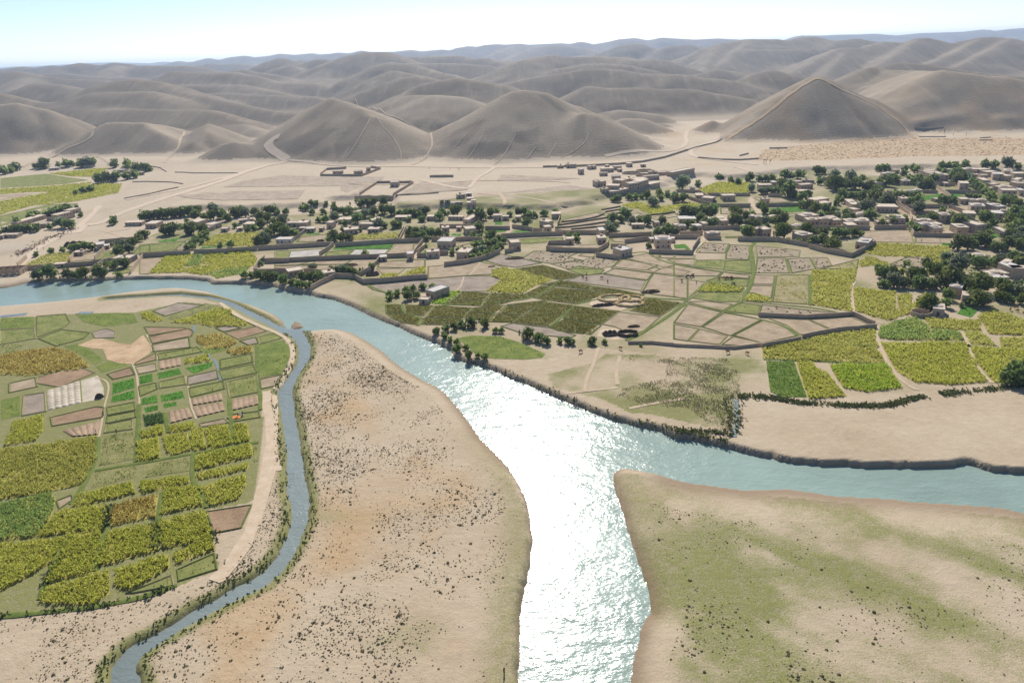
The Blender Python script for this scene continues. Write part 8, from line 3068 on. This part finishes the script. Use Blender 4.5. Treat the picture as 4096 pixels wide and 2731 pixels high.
DOME = dome_mesh()
for hi, (x1, y1, x2, y2, dep, hgt, z0, style, lab) in enumerate(HOUSES):
    lab = LB(lab)
    random.seed(1000 + hi)
    a, b = Vector((x1, y1)), Vector((x2, y2))
    d = b - a
    W_ = d.length
    rz = math.atan2(d.y, d.x)
    root = thing('mud_house', (x1, y1, z0), rz, lab, 'house', 'flat-roofed mud houses of the valley')
    wm = PALE if style & 16 else (MUDP if random.random() < .6 else MUD)
    vs, fs = [], []
    ops, units = [], []
    two = hgt > 5.0
    nslot = max(1, int(W_ / 2.6))
    dslot = random.randrange(nslot)
    for k in range(nslot):
        cx = W_ * (k + .5) / nslot
        if k == dslot and W_ > 2.2:
            ops.append((cx - .575, cx + .575, 0.02, 2.02))
            units.append(('door', cx - .575, .02))
        elif W_ > 3 and random.random() < .75:
            ops.append((cx - .475, cx + .475, .95, 2.0))
            units.append(('window', cx - .475, .95))
        if two and random.random() < .85:
            ops.append((cx - .475, cx + .475, hgt - 2.0, hgt - .95))
            units.append(('window', cx - .475, hgt - 2.0))
    side_ops = [(dep * .5 - .5, dep * .5 + .5, 1.0, 2.0)] if dep > 6 else []
    wall_side(vs, fs, (0, 0), 1, 0, W_, hgt, ops, 0, -1)
    wall_side(vs, fs, (W_, 0), 0, 1, dep, hgt, side_ops, 1, 0)
    wall_side(vs, fs, (W_, dep), -1, 0, W_, hgt, [], 0, 1)
    wall_side(vs, fs, (0, dep), 0, -1, dep, hgt, side_ops, -1, 0)
    if side_ops:
        for xx in (.33, W_ - .33):
            box(vs, fs, xx - .02, xx + .02, dep * .5 - .48, dep * .5 + .48, 1.02, 1.98)
    link('wall', mesh_py('wall', vs, fs), wm, root)
    vs, fs = [], []
    e = .12
    box(vs, fs, -e, W_ + e, -e, dep + e, hgt + .003, hgt + .22)
    if random.random() < .55:      # low parapet
        for q in ((-e, W_ + e, -e, .14), (-e, W_ + e, dep - .14, dep + e), (-e, .14, .142, dep - .142), (W_ - .14, W_ + e, .142, dep - .142)):
            box(vs, fs, *q, hgt + .223, hgt + random.uniform(.4, .6))
    rf = link('roof', mesh_py('roof', vs, fs), PALE if style & 2 else ROOF, root)
    if style & 1 and W_ > 4:
        nd = max(1, int(W_ / max(dep * .8, 4)))
        for k in range(nd):
            o = link('roof_dome', DOME, None, rf)
            o.location = (W_ * (k + .5) / nd, dep * .5, hgt + .2)
            rr = min(W_ / nd, dep) * .40
            o.scale = (rr, rr, rr * .36)
    elif random.random() < .4 and W_ > 5:
        # rooftop hatch
        vs, fs = [], []
        hx = random.uniform(1.2, W_ - 2.2)
        box(vs, fs, hx, hx + 1.6, dep - 2.4, dep - .8, hgt + .223, hgt + 1.4)
        link('roof_hatch', mesh_py('roof_hatch', vs, fs), MUD, root)
    for kind, ux, uz in units:
        if kind == 'door':
            o = link('door', DOORB if style & 4 else (DOORR if style & 8 else DOOR), None, root)
            o.location = (ux, 0, uz)
        else:
            o = link('window', WIN, None, root)
            o.location = (ux, 0, uz)
            link('shade_panel', SHADE_PANEL, None, o)
    if dep > 6 and hgt > 3.4:      # plinth
        vs, fs = [], []
        box(vs, fs, -.5, W_ + .5, -.9, -.003, -.7, .16)
        link('plinth', mesh_py('plinth', vs, fs), PALE if style & 16 else MUDP, root)
random.seed(11)

# ------------------------------------------------------------------ trees
LEAF = leafm('tree_leaves', [(.065, .10, .028), (.115, .16, .046), (.18, .225, .065), (.27, .30, .09)], .6, .2, True)
LEAFB = leafm('grey_leaves', [(.10, .13, .07), (.16, .195, .11), (.24, .275, .165)], .6, .2, True)
LEAFY = leafm('bright_leaves', [(.06, .10, .016), (.13, .17, .025), (.27, .26, .045)], .45, .2)
BARK = plain('bark', (.12, .085, .06), var=.3)


def crown_mesh(name, n, seed, pop=False, mat=None, leaf=.16):
    """unit crown (radius 1, base z 0 to top 2): leaf clusters on a handful of lobes"""
    r = np.random.default_rng(seed)
    V = []
    if pop:
        c = np.array([[r.normal(0, .05), r.normal(0, .05), z] for z in np.linspace(.25, 3.5, 9)])
        R_ = np.array([.32, .40, .46, .48, .46, .42, .36, .28, .16])
    else:
        k = r.integers(9, 13)
        ang = r.uniform(0, 6.283, k)
        rad = r.uniform(.25, .60, k)
        c = np.stack([rad * np.cos(ang), rad * np.sin(ang), r.uniform(.38, 1.15, k)], 1)
        c[0] = (0, 0, 1.25)
        c[1] = (.1, 0, .7)
        R_ = r.uniform(.40, .60, k)
    which = r.integers(0, len(c), n)
    d = r.normal(0, 1, (n, 3))
    d /= np.linalg.norm(d, axis=1)[:, None]
    sh = r.uniform(.55, 1.08, n)
    p = c[which] + d * (R_[which] * sh)[:, None] * np.array([1, 1, 1.25 if pop else .85])
    nrm = d + r.normal(0, .55, (n, 3))
    nrm /= np.linalg.norm(nrm, axis=1)[:, None]
    t1 = np.cross(nrm, r.normal(0, 1, (n, 3)))
    t1 /= np.linalg.norm(t1, axis=1)[:, None]
    t2 = np.cross(nrm, t1)
    s = leaf * r.uniform(.6, 1.35, n)[:, None]
    V = np.stack([p - t1 * s, p - t2 * s * .6, p + t1 * s, p + t2 * s * .6], 1).reshape(-1, 3)
    me = mesh_np(name, V, np.arange(len(V)).reshape(-1, 4), 4)
    me.materials.append(mat)
    return me


def trunk_mesh(name, seed, pop=False):
    r = random.Random(seed)
    vs, fs = [], []

    def limb(p, q, ra, rb):
        d = (q - p).normalized()
        a = d.orthogonal().normalized()
        b = d.cross(a)
        k = len(vs)
        for pt, rr in ((p, ra), (q, rb)):
            for j in range(6):
                g = j / 6 * 6.283
                vs.append(tuple(pt + a * rr * math.cos(g) + b * rr * math.sin(g)))
        for j in range(6):
            fs.append((k + j, k + (j + 1) % 6, k + 6 + (j + 1) % 6, k + 6 + j))
    if pop:
        limb(Vector((0, 0, -.1)), Vector((0, 0, 2.6)), .07, .03)
    else:
        fk = Vector((r.uniform(-.06, .06), r.uniform(-.06, .06), .5))
        limb(Vector((0, 0, -.1)), fk, .10, .075)
        for i in range(4):
            g = i * 1.57 + r.uniform(-.5, .5)
            limb(fk, Vector((math.cos(g) * .45, math.sin(g) * .45, r.uniform(.95, 1.35))), .055, .02)
    me = mesh_py(name, vs, fs)
    me.materials.append(BARK)
    return me


CR = [crown_mesh('crown', 640, 30 + i, False, (LEAF, LEAF, LEAF, LEAFB, LEAF, LEAFY)[i % 6]) for i in range(12)]
CRP = [crown_mesh('poplar_crown', 420, 60 + i, True, (LEAFB, LEAF)[i % 2], .13) for i in range(4)]
CRL = [crown_mesh('crown_small', 170, 80 + i, False, LEAF, .30) for i in range(6)]
CRB = crown_mesh('crown_bright', 1600, 99, False, LEAFY, .12)
TK = [trunk_mesh('trunk', i) for i in range(4)]
TKP = trunk_mesh('poplar_trunk', 9, True)
rest_v, rest_n = [], 0
for ti, (x_, y_, z_, r_, kind, lab) in enumerate(TREES):
    lab = LB(lab) if ti < 300 else ''
    random.seed(4000 + ti)
    rot = random.uniform(0, 6.28)
    if ti < 300:
        if kind == 'p':
            root = thing('poplar_tree', (x_, y_, z_), rot, lab, 'tree', 'tall slim poplars of the valley')
            c_, t_ = random.choice(CRP), TKP
            sc = (r_ * 1.7, r_ * 1.7, r_ * 2.1)
        else:
            root = thing('broadleaf_tree', (x_, y_, z_), rot, lab, 'tree', 'dark round broadleaf trees of the village')
            c_, t_ = (CRB if kind == 'b' else random.choice(CR)), random.choice(TK)
            sc = (r_ * random.uniform(.95, 1.1), r_ * random.uniform(.95, 1.1), r_ * random.uniform(.85, 1.1))
        for nm, me in (('crown', c_), ('trunk', t_)):
            o = link(nm, me, None, root)
            o.scale = sc
    else:
        me = random.choice(CRL)
        n_ = len(me.vertices)
        a_ = np.empty(n_ * 3, np.float32)
        me.vertices.foreach_get('co', a_)
        a_ = a_.reshape(-1, 3) * (r_, r_, r_ * (1.9 if kind == 'p' else 1.0))
        rest_v.append(a_ + np.array([x_, y_, z_ - .1 * r_]))
if rest_v:
    V = np.concatenate(rest_v)
    tag(link('small_distant_trees', mesh_np('small_distant_trees', V, np.arange(len(V)).reshape(-1, 4), 4), LEAF), 'small far trees and bushes crowding between the village houses', 'trees', kind='stuff')

# ------------------------------------------------------------------ shrubs on the sand bars
SH1 = leafm('shrub_leaves', [(.09, .10, .055), (.17, .17, .09), (.29, .27, .16)], .6, .1)
SH2 = leafm('dry_shrub', [(.14, .11, .06), (.23, .175, .10), (.33, .265, .16)], .6, .1)


def shrub_unit(seed, n=14):
    r = np.random.default_rng(seed)
    d = r.normal(0, 1, (n, 3))
    d[:, 2] = np.abs(d[:, 2]) + .15
    d /= np.linalg.norm(d, axis=1)[:, None]
    p = d * r.uniform(.45, 1.0, n)[:, None] * np.array([1, 1, .8])
    t1 = np.cross(d, r.normal(0, 1, (n, 3)))
    t1 /= np.linalg.norm(t1, axis=1)[:, None]
    t2 = np.cross(d, t1)
    s = .46 * r.uniform(.6, 1.3, n)[:, None]
    return np.stack([p - t1 * s, p - t2 * s, p + t1 * s, p + t2 * s], 1).reshape(-1, 3)


SU = [shrub_unit(i) for i in range(8)]
SUM_ = []
for i, u in enumerate(SU):
    me = mesh_np('shrub', u, np.arange(len(u)).reshape(-1, 4), 4)
    me.materials.append(SH1 if i % 4 else SH2)
    SUM_.append(me)
cand = []
for nm, poly, n, seed in (('spit', SPIT, 56000, 1), ('bar', BAR_R, 40000, 2), ('bank', STRIP, 10000, 3)):
    px, py = sample_in(poly, n)
    d1 = fbm(px / 14, py / 14, 100 + seed, 4)
    d2 = fbm(px / 45, py / 45, 120 + seed, 3)
    dens = np.clip((d1 - .42) * 3.4, .03, 1) * np.clip((d2 - .22) * 2.2, .05, 1)
    if nm == 'bar':
        dens *= .75
    dw = np.minimum(polyd(px, py, RIVER), polyd(px, py, CANAL))
    near_c = polyd(px, py, CANAL)
    dens = np.where(near_c < 14, np.maximum(dens, .38 * np.clip(d1 * 1.6 - .3, 0, 1)), dens)
    dens = np.where(polyd(px, py, RIVER) < 6, dens * .15, dens)
    dens = np.where(near_c < 1.5, 0, dens)
    k = (RNG.uniform(0, 1, len(px)) < dens * .95) & (terrain(px, py) > -.12)
    px, py = px[k], py[k]
    rr = .09 + .14 * RNG.uniform(0, 1, len(px)) + .36 * RNG.uniform(0, 1, len(px)) ** 16
    cand += [(a, b, c, nm) for a, b, c in zip(px, py, rr)]
cand.sort(key=lambda q: -q[2] / math.hypot(q[1], 115))
print('shrubs', len(cand))
zs_ = terrain(np.array([q[0] for q in cand]), np.array([q[1] for q in cand]))
SL = {'spit': 'small round grey-green shrub on the sandy spit between canal and river', 'bar': 'small dark shrub on the grassy sand bar at lower right', 'bank': 'small shrub on the sandy strip between track and canal'}
SG = {'spit': 'shrubs on the sandy spit', 'bar': 'shrubs on the lower right bar', 'bank': 'shrubs between track and canal'}
vs_ = {0: [], 1: []}
for i, (a, b, c, nm) in enumerate(cand):
    if i < 300:
        o = link('shrub', SUM_[i % 8], None, None, (a, b, float(zs_[i]) + .02))
        o.scale = (c, c, c * .65)
        o.rotation_euler = (0, 0, i * 2.4)
        tag(o, SL[nm], 'shrub', SG[nm])
    else:
        vs_[1 if (i * 7) % 10 < 5 else 0].append(SU[i % 8] * np.array([c, c, c * .65]) + np.array([a, b, zs_[i] + .02]))
for k, mt, lab in ((0, SH1, 'countless small grey-green shrubs scattered over the sand bars'), (1, SH2, 'countless small dry brown tufts scattered over the sand bars')):
    V = np.concatenate(vs_[k])
    tag(link('scrub', mesh_np('scrub', V, np.arange(len(V)).reshape(-1, 4), 4), mt), lab, 'scrub', kind='stuff')

# grass and reeds along banks and ditches
bv = []
for pts, dens, hh, wd_ in BANKVEG:
    P_ = [Vector(p) for p in pts]
    for a, b in zip(P_[:-1], P_[1:]):
        n_ = int((b - a).length * dens)
        if n_ < 1:
            continue
        t_ = RNG.uniform(0, 1, n_)
        q = RNG.normal(0, wd_, n_)
        d = (b - a).normalized()
        px = a.x + (b.x - a.x) * t_ - d.y * q
        py = a.y + (b.y - a.y) * t_ + d.x * q
        pz = terrain(px, py)
        m_ = (pz > -1.7) & (RNG.uniform(0, 1, n_) < np.clip(fbm(px / 7, py / 7, 55, 3) * 2.4 - .45, .1, 1))
        V, Fc = tufts(px[m_], py[m_], pz[m_], hh * RNG.uniform(.5, 1.2, m_.sum()), .5, 3, .9)
        bv.append(V)
V = np.concatenate(bv)
tag(link('bank_vegetation', mesh_np('bank_vegetation', V, np.arange(len(V)).reshape(-1, 4), 4), leafm('bank_leaves', [(.07, .09, .03), (.12, .145, .045), (.20, .21, .07)], .5, .1)), 'dark green weeds and grass lining the water banks and ditches', 'weeds', kind='stuff')

# ------------------------------------------------------------------ people and animals
def skinned(name, joints, edges, mat, root=0, sub=1):
    me = bpy.data.meshes.new(name)
    me.from_pydata([j[:3] for j in joints], edges, [])
    o = bpy.data.objects.new(name, me)
    C.objects.link(o)
    sk = o.modifiers.new('skin', 'SKIN')
    sk.use_smooth_shade = True
    for i, j in enumerate(joints):
        me.skin_vertices[0].data[i].radius = (j[3], j[4] if len(j) > 4 else j[3])
        me.skin_vertices[0].data[i].use_root = (i == root)
    s_ = o.modifiers.new('sub', 'SUBSURF')
    s_.levels = s_.render_levels = sub
    bpy.context.view_layer.update()
    dg = bpy.context.evaluated_depsgraph_get()
    out = bpy.data.meshes.new_from_object(o.evaluated_get(dg))
    bpy.data.objects.remove(o)
    out.name = name
    out.materials.clear()
    out.materials.append(mat)
    return out


CLO = [plain('cloth_dark', (.05, .055, .075)), plain('cloth_brown', (.14, .10, .075)), plain('cloth_white', (.55, .52, .47)), plain('cloth_blue', (.07, .10, .19))]
SKIN = plain('skin', (.30, .18, .12))
HERD = [plain('goat_brown', (.17, .10, .06)), plain('goat_dark', (.06, .045, .04)), plain('sheep_cream', (.42, .35, .27)), plain('cow_red', (.24, .11, .06))]
# long shirt over trousers, arms hanging, feet apart
PJ = [(0, 0, .95, .17, .13), (0, 0, 1.2, .17, .12), (0, 0, 1.42, .19, .11), (0, 0, 1.52, .06), (0, -.01, 1.64, .10, .115), (0, 0, 1.74, .06),
      (.21, 0, 1.40, .06), (.26, .02, 1.13, .05), (.27, -.04, .88, .04), (-.21, 0, 1.40, .06), (-.26, .02, 1.13, .05), (-.27, -.04, .88, .04),
      (.10, 0, .50, .10), (.11, 0, .08, .06), (.11, -.12, .04, .04), (-.10, 0, .50, .10), (-.12, .06, .08, .06), (-.12, -.06, .04, .04)]
PE = [(0, 1), (1, 2), (2, 3), (3, 4), (4, 5), (2, 6), (6, 7), (7, 8), (2, 9), (9, 10), (10, 11), (0, 12), (12, 13), (13, 14), (0, 15), (15, 16), (16, 17)]
PM = [skinned('person', PJ, PE, c) for c in CLO]
for i, (p, lab) in enumerate(PEOPLE):
    z = max(gz(*p), -1.0)
    root = thing('person', (p[0], p[1], z), i * 1.3, lab, 'person')
    body = link('body', PM[i % 4], None, root)
    hv_, hf_ = [], []
    for a in range(3):
        for j in range(8):
            g = j / 8 * 6.283
            hv_.append((.12 * (1, .95, .5)[a] * math.cos(g), -.01 + .13 * (1, .95, .5)[a] * math.sin(g), 1.68 + (.0, .08, .14)[a]))
    hf_ = [(a * 8 + j, a * 8 + (j + 1) % 8, a * 8 + 8 + (j + 1) % 8, a * 8 + 8 + j) for a in range(2) for j in range(8)] + [tuple(range(16, 24))]
    link('turban', mesh_py('turban', hv_, hf_), CLO[(i + 2) % 4], root)


def quad_animal(name, L, hgt, bulk, mat):
    J = [(0, 0, hgt * .78, bulk, bulk * 1.1), (L * .28, 0, hgt * .80, bulk * .95, bulk * 1.15), (L * .42, 0, hgt * .92, bulk * .5), (L * .56, 0, hgt * 1.08, bulk * .42), (L * .70, 0, hgt * .98, bulk * .26), (-L * .30, 0, hgt * .80, bulk * .9, bulk), (-L * .42, 0, hgt * .62, bulk * .14), (-L * .44, 0, hgt * .40, bulk * .1)]
    E = [(0, 1), (1, 2), (2, 3), (3, 4), (0, 5), (5, 6), (6, 7)]
    for s in (-1, 1):
        k = len(J)
        J += [(L * .28, s * bulk * .6, hgt * .55, bulk * .34), (L * .30, s * bulk * .62, hgt * .28, bulk * .2), (L * .29, s * bulk * .62, .03, bulk * .18)]
        E += [(1, k), (k, k + 1), (k + 1, k + 2)]
        k = len(J)
        J += [(-L * .28, s * bulk * .6, hgt * .55, bulk * .4), (-L * .36, s * bulk * .62, hgt * .32, bulk * .2), (-L * .31, s * bulk * .62, .03, bulk * .18)]
        E += [(5, k), (k, k + 1), (k + 1, k + 2)]
    return skinned(name, J, E, mat, 0, 1)


GO = [quad_animal('goat', 1.15, .72, .2, HERD[k]) for k in (0, 1, 2, 0)]
CW_ = [quad_animal('cow', 2.0, 1.3, .34, HERD[k]) for k in (3, 1)]
for i, (p, lab) in enumerate(CATTLE):
    o = link('cow', CW_[1 if 'dark' in lab else 0], None, None, (p[0], p[1], gz(*p) + .12))
    o.rotation_euler = (0, 0, i * 1.9)
    tag(o, lab, 'cow', 'cattle grazing the fields')
random.seed(21)
FLP = [Vector(p) for p in FLOCKLINE]
for i in range(170):
    k = random.randrange(len(FLP) - 1)
    q = FLP[k].lerp(FLP[k + 1], random.random())
    q = q + Vector((random.gauss(0, 2.3), random.gauss(0, 3.2)))
    o = link('goat', GO[i % 4], None, None, (q.x, q.y, gz(q.x, q.y) + .04))
    o.rotation_euler = (0, 0, random.gauss(-2.4, .6))
    tag(o, 'small brown goat trotting in the long dusty herd on the track', 'goat', 'herd of goats on the dusty track')

# ------------------------------------------------------------------ tents, straw, heaps, pens, ruin
TENT = plain('goat_hair_cloth', (.055, .04, .032), var=.3)
STRAWM = soil('straw', (.36, .25, .11), (.56, .42, .22), .6, 5.0, .9, .3)
DUNG = soil('dung', (.07, .05, .035), (.14, .10, .07), .6, 4.0, .9, .3)
BRUSH = soil('brush', (.06, .045, .03), (.13, .09, .06), .6, 4.0, .9, .3)
for (p, L_, W_, h_, lab) in TENTS:
    root = thing('tent', (p[0], p[1], gz(*p)), .12, lab, 'tent')
    vs, fs = [], []
    gx, gy = 13, 9
    for j in range(gy):
        for i in range(gx):
            u, v = i / (gx - 1) * 2 - 1, j / (gy - 1) * 2 - 1
            ridge = (1 - abs(v)) ** .75
            peaks = .72 + .28 * abs(math.cos(u * math.pi * 1.5))
            z = h_ * max(.28 * (1 - u * u * .9), ridge * peaks * (1 - .55 * u ** 4)) + .25
            vs.append((u * L_ / 2 * (1 - .1 * v * v), v * W_ / 2, z))
    n0 = len(vs)
    fs = [(j * gx + i, j * gx + i + 1, (j + 1) * gx + i + 1, (j + 1) * gx + i) for j in range(gy - 1) for i in range(gx - 1)]
    link('roof_cloth', mesh_py('roof_cloth', vs, fs), TENT, root)
    # back and side walls of cloth, front open between poles
    vs2, fs2 = [], []
    ring = [(i, gy - 1) for i in range(gx)] + [(0, j) for j in range(gy)][::-1]
    for side in ([(i, gy - 1) for i in range(gx)], [(0, j) for j in range(gy)], [(gx - 1, j) for j in range(gy)]):
        k = len(vs2)
        for (i, j) in side:
            a = vs[j * gx + i]
            vs2 += [a, (a[0] * 1.02, a[1] * 1.02, -.05)]
        fs2 += [(k + 2 * q, k + 2 * q + 1, k + 2 * q + 3, k + 2 * q + 2) for q in range(len(side) - 1)]
    link('side_cloth', mesh_py('side_cloth', vs2, fs2), TENT, root)
    for u in (-.66, 0, .66):
        pv, pf = [], []
        box(pv, pf, u * L_ / 2 - .06, u * L_ / 2 + .06, -.06, .06, 0, h_ * 1.02 + .25)
        link('tent_pole', mesh_py('tent_pole', pv, pf), WOOD, root)
    for u in (-.8, -.3, .3, .8):
        pv, pf = [], []
        box(pv, pf, u * L_ / 2 - .05, u * L_ / 2 + .05, -W_ / 2 - .05, -W_ / 2 + .05, 0, h_ * .28 + .2)
        link('front_pole', mesh_py('front_pole', pv, pf), WOOD, root)
for (p, a_, b_, lab) in STRAW:
    vs, fs = [], []
    n_, m_ = 36, 8
    for i in range(n_):
        g = i / n_ * 6.283
        rr = random.uniform(.75, 1.2)
        for j in range(m_):
            f_ = j / m_ * 6.283
            t_ = .95 * rr * random.uniform(.85, 1.15)
            vs.append(((a_ + math.cos(f_) * t_) * math.cos(g), (b_ + math.cos(f_) * t_) * math.sin(g), .2 + math.sin(f_) * t_ * .8))
    fs = [(i * m_ + j, ((i + 1) % n_) * m_ + j, ((i + 1) % n_) * m_ + (j + 1) % m_, i * m_ + (j + 1) % m_) for i in range(n_) for j in range(m_)]
    tag(link('straw_ring', mesh_py('straw_ring', vs, fs), STRAWM, None, (p[0], p[1], .08)), lab, 'straw ring', 'straw rings on the threshing floor')
for (p, L_, W_, h_, nm, lab) in HEAPS:
    vs, fs = [], []
    gx, gy = 18, 12
    for j in range(gy):
        for i in range(gx):
            u, v = i / (gx - 1) * 2 - 1, j / (gy - 1) * 2 - 1
            e = max(0, 1 - (u * u) ** 1.5 - v * v)
            vs.append((u * L_ / 2, v * W_ / 2, h_ * e ** .6 * random.uniform(.6, 1.15) - .05))
    fs = [(j * gx + i, j * gx + i + 1, (j + 1) * gx + i + 1, (j + 1) * gx + i) for j in range(gy - 1) for i in range(gx - 1)]
    o = link(nm, mesh_py(nm, vs, fs), STRAWM if 'straw' in nm else (BRUSH if nm == 'brush_pile' else DUNG), None, (p[0], p[1], gz(*p) + .05))
    o.rotation_euler = (0, 0, .1)
    tag(o, lab, 'pile')
for (p, a_, b_, h_, lab) in PENS:
    vs, fs = [], []
    n_ = 26
    z = gz(*p)
    for i in range(n_):
        g = .3 + i / (n_ - 1) * 5.75
        hh = h_ * random.uniform(.85, 1.05)
        for rr, zz in ((1.0, -.4), (1.0, hh), (.93, hh), (.93, -.4)):
            vs.append((a_ * rr * math.cos(g), b_ * rr * math.sin(g), zz))
    for i in range(n_ - 1):
        k = i * 4
        fs += [(k, k + 4, k + 5, k + 1), (k + 1, k + 5, k + 6, k + 2), (k + 2, k + 6, k + 7, k + 3)]
    fs += [(0, 1, 2, 3), (n_ * 4 - 1, n_ * 4 - 2, n_ * 4 - 3, n_ * 4 - 4)]
    tag(link('round_pen', mesh_py('round_pen', vs, fs), BRUSH if 'reed' in lab else MUD, None, (p[0], p[1], z)), lab, 'pen')

# roofless ruin with buttressed front beside the river
a, b = Vector(RUIN[0]), Vector(RUIN[1])
d = b - a
a = a - d * .7
d = b - a
W_, Dp, Hh = d.length, 9.0, 3.6
root = thing('ruined_building', (a.x, a.y, max(0, gz(a.x, a.y))), math.atan2(d.y, d.x), 'roofless mud building with window openings at the left river bank', 'building')
vs, fs = [], []
nb = max(4, int(W_ / 3.4))
ops = [(W_ * (k + .5) / nb - .6, W_ * (k + .5) / nb + .6, .9, 2.5) for k in range(nb)]
wall_side(vs, fs, (0, 0), 1, 0, W_, Hh, ops, 0, -1)
wall_side(vs, fs, (0, .45), 1, 0, W_, Hh, ops, 0, -1)
fs[-1:] = fs[-1:]
wall_side(vs, fs, (W_, 0), 0, 1, Dp, Hh, [(3, 4.2, .0, 2.2), (6, 7, .9, 2.3)], 1, 0)
wall_side(vs, fs, (W_ - .45, 0), 0, 1, Dp, Hh, [(3, 4.2, .0, 2.2), (6, 7, .9, 2.3)], 1, 0)
wall_side(vs, fs, (W_, Dp), -1, 0, W_, Hh, [], 0, 1)
wall_side(vs, fs, (0, Dp), 0, -1, Dp, Hh, [], -1, 0)
link('wall', mesh_py('wall', vs, fs), MUD, root)
for k in range(1, nb):
    vs, fs = [], []
    box(vs, fs, W_ * k / nb - .2, W_ * k / nb + .2, .46, Dp - .003, -.3, Hh - .2)
    link('inner_wall', mesh_py('inner_wall', vs, fs), MUD, root)
for k in range(nb + 1):
    vs, fs = [], []
    x_ = min(max(W_ * k / nb, .3), W_ - .3)
    box(vs, fs, x_ - .28, x_ + .28, -.45, -.003, -.6, Hh - .15)
    link('buttress', mesh_py('buttress', vs, fs), MUD, root)
for k in range(nb * 3):
    vs, fs = [], []
    x_ = W_ * (k + .5) / (nb * 3)
    box(vs, fs, x_ - .09, x_ + .09, .1, Dp - .1, Hh + .003, Hh + .18)
    link('roof_beam', mesh_py('roof_beam', vs, fs), WOOD, root)

# graves: low earth mounds past counting on the slope under the pointed hill
px, py = sample_in(CEMETERY, 2600)
pz = terrain(px, py)
vs, fs = [], []
for x_, y_, z_ in zip(px, py, pz):
    k = len(vs)
    l_, w_, h_ = random.uniform(.8, 1.2), random.uniform(.4, .65), random.uniform(.15, .32)
    vs += [(x_ - l_, y_ - w_, z_ - .05), (x_ + l_, y_ - w_, z_ - .05), (x_ + l_, y_ + w_, z_ - .05), (x_ - l_, y_ + w_, z_ - .05), (x_ - l_ * .6, y_, z_ + h_), (x_ + l_ * .6, y_, z_ + h_)]
    fs += [(k, k + 1, k + 5, k + 4), (k + 1, k + 2, k + 5), (k + 2, k + 3, k + 4, k + 5), (k + 3, k, k + 4)]
tag(link('graves', mesh_py('graves', vs, fs), soil('grave_earth', (.30, .20, .11), (.44, .31, .19), .3, 2.0)), 'countless low earth graves covering the tan slope below the pointed hill', 'graves', kind='stuff')
for i, (p, lab) in enumerate(POLES):
    z = gz(*p)
    root = thing('flag_pole' if 'flag' in lab else 'post', (p[0], p[1], z), 0, lab, 'pole', 'poles standing at the cemetery')
    vs, fs = [], []
    H_ = 5.0 if 'flag' in lab else 3.5
    box(vs, fs, -.1, .1, -.1, .1, -.3, H_)
    link('pole', mesh_py('pole', vs, fs), WOOD, root)
    if 'flag' in lab:
        vs, fs = [], []
        box(vs, fs, .103, 1.2, -.02, .02, H_ - 1.0, H_ - .1)
        link('flag', mesh_py('flag', vs, fs), PALE, root)
# orange cloth with bundles in the field corner
root = thing('spread_cloth', (CLOTH[0], CLOTH[1], .14), .2, 'bright orange cloth spread with white bundles in the field corner', 'cloth')
vs = [(-1.6 + 3.2 * i / 5, -1.1 + 2.2 * j / 4, .05 + random.uniform(0, .12)) for j in range(5) for i in range(6)]
fs = [(j * 6 + i, j * 6 + i + 1, j * 6 + i + 7, j * 6 + i + 6) for j in range(4) for i in range(5)]
link('cloth', mesh_py('cloth', vs, fs), plain('orange_cloth', (.62, .22, .08)), root)
for q in ((-2.6, .4), (2.2, .6), (1.2, 1.6)):
    o = link('bundle', DOME, None, root, (q[0], q[1], 0))
    o.scale = (.5, .45, .5)

# dust raised by the herd
bmx = bmesh.new()
bmesh.ops.create_icosphere(bmx, subdivisions=3, radius=1)
for v in bmx.verts:
    n_ = float(fbm(np.array([v.co.x * 1.7 + 9]), np.array([v.co.y * 1.7 + v.co.z + 4]), 5, 3)[0])
    v.co *= .55 + .9 * n_
    v.co.x *= 13
    v.co.y *= 9
    v.co.z = v.co.z * 3.6 + 3.0
dme = bpy.data.meshes.new('dust_cloud')
bmx.to_mesh(dme)
bmx.free()
dm = bpy.data.materials.new('dust')
dm.use_nodes = True
dn = dm.node_tree
dn.nodes.remove(dn.nodes['Principled BSDF'])
dv = dn.nodes.new('ShaderNodeVolumePrincipled')
dv.inputs['Color'].default_value = (.93, .86, .76, 1)
dv.inputs['Density'].default_value = .022
dn.links.new(dv.outputs[0], dn.nodes['Material Output'].inputs['Volume'])
tag(link('dust_cloud', dme, dm, None, (DUST[0], DUST[1], gz(*DUST))), 'pale dust cloud raised by the herd at the left edge', 'dust', kind='stuff')


# ------------------------------------------------------------------ the air
hv, hf = [], []
box(hv, hf, -14500, 14500, -300, 13000, -5.0, max(ZTOP, CAM_H) + 6)
hm = bpy.data.materials.new('haze')
hm.use_nodes = True
hn = hm.node_tree
hn.nodes.remove(hn.nodes['Principled BSDF'])
pv = hn.nodes.new('ShaderNodeVolumePrincipled')
pv.inputs['Color'].default_value = (.56, .73, 1.0, 1)
pv.inputs['Density'].default_value = HAZE
pv.inputs['Anisotropy'].default_value = .35
hn.links.new(pv.outputs[0], hn.nodes['Material Output'].inputs['Volume'])
tag(link('haze', mesh_py('haze', hv, hf), hm), 'thin pale dusty haze filling the valley air', 'haze', kind='stuff')
print('ztop', ZTOP, 'objects', len(bpy.data.objects))
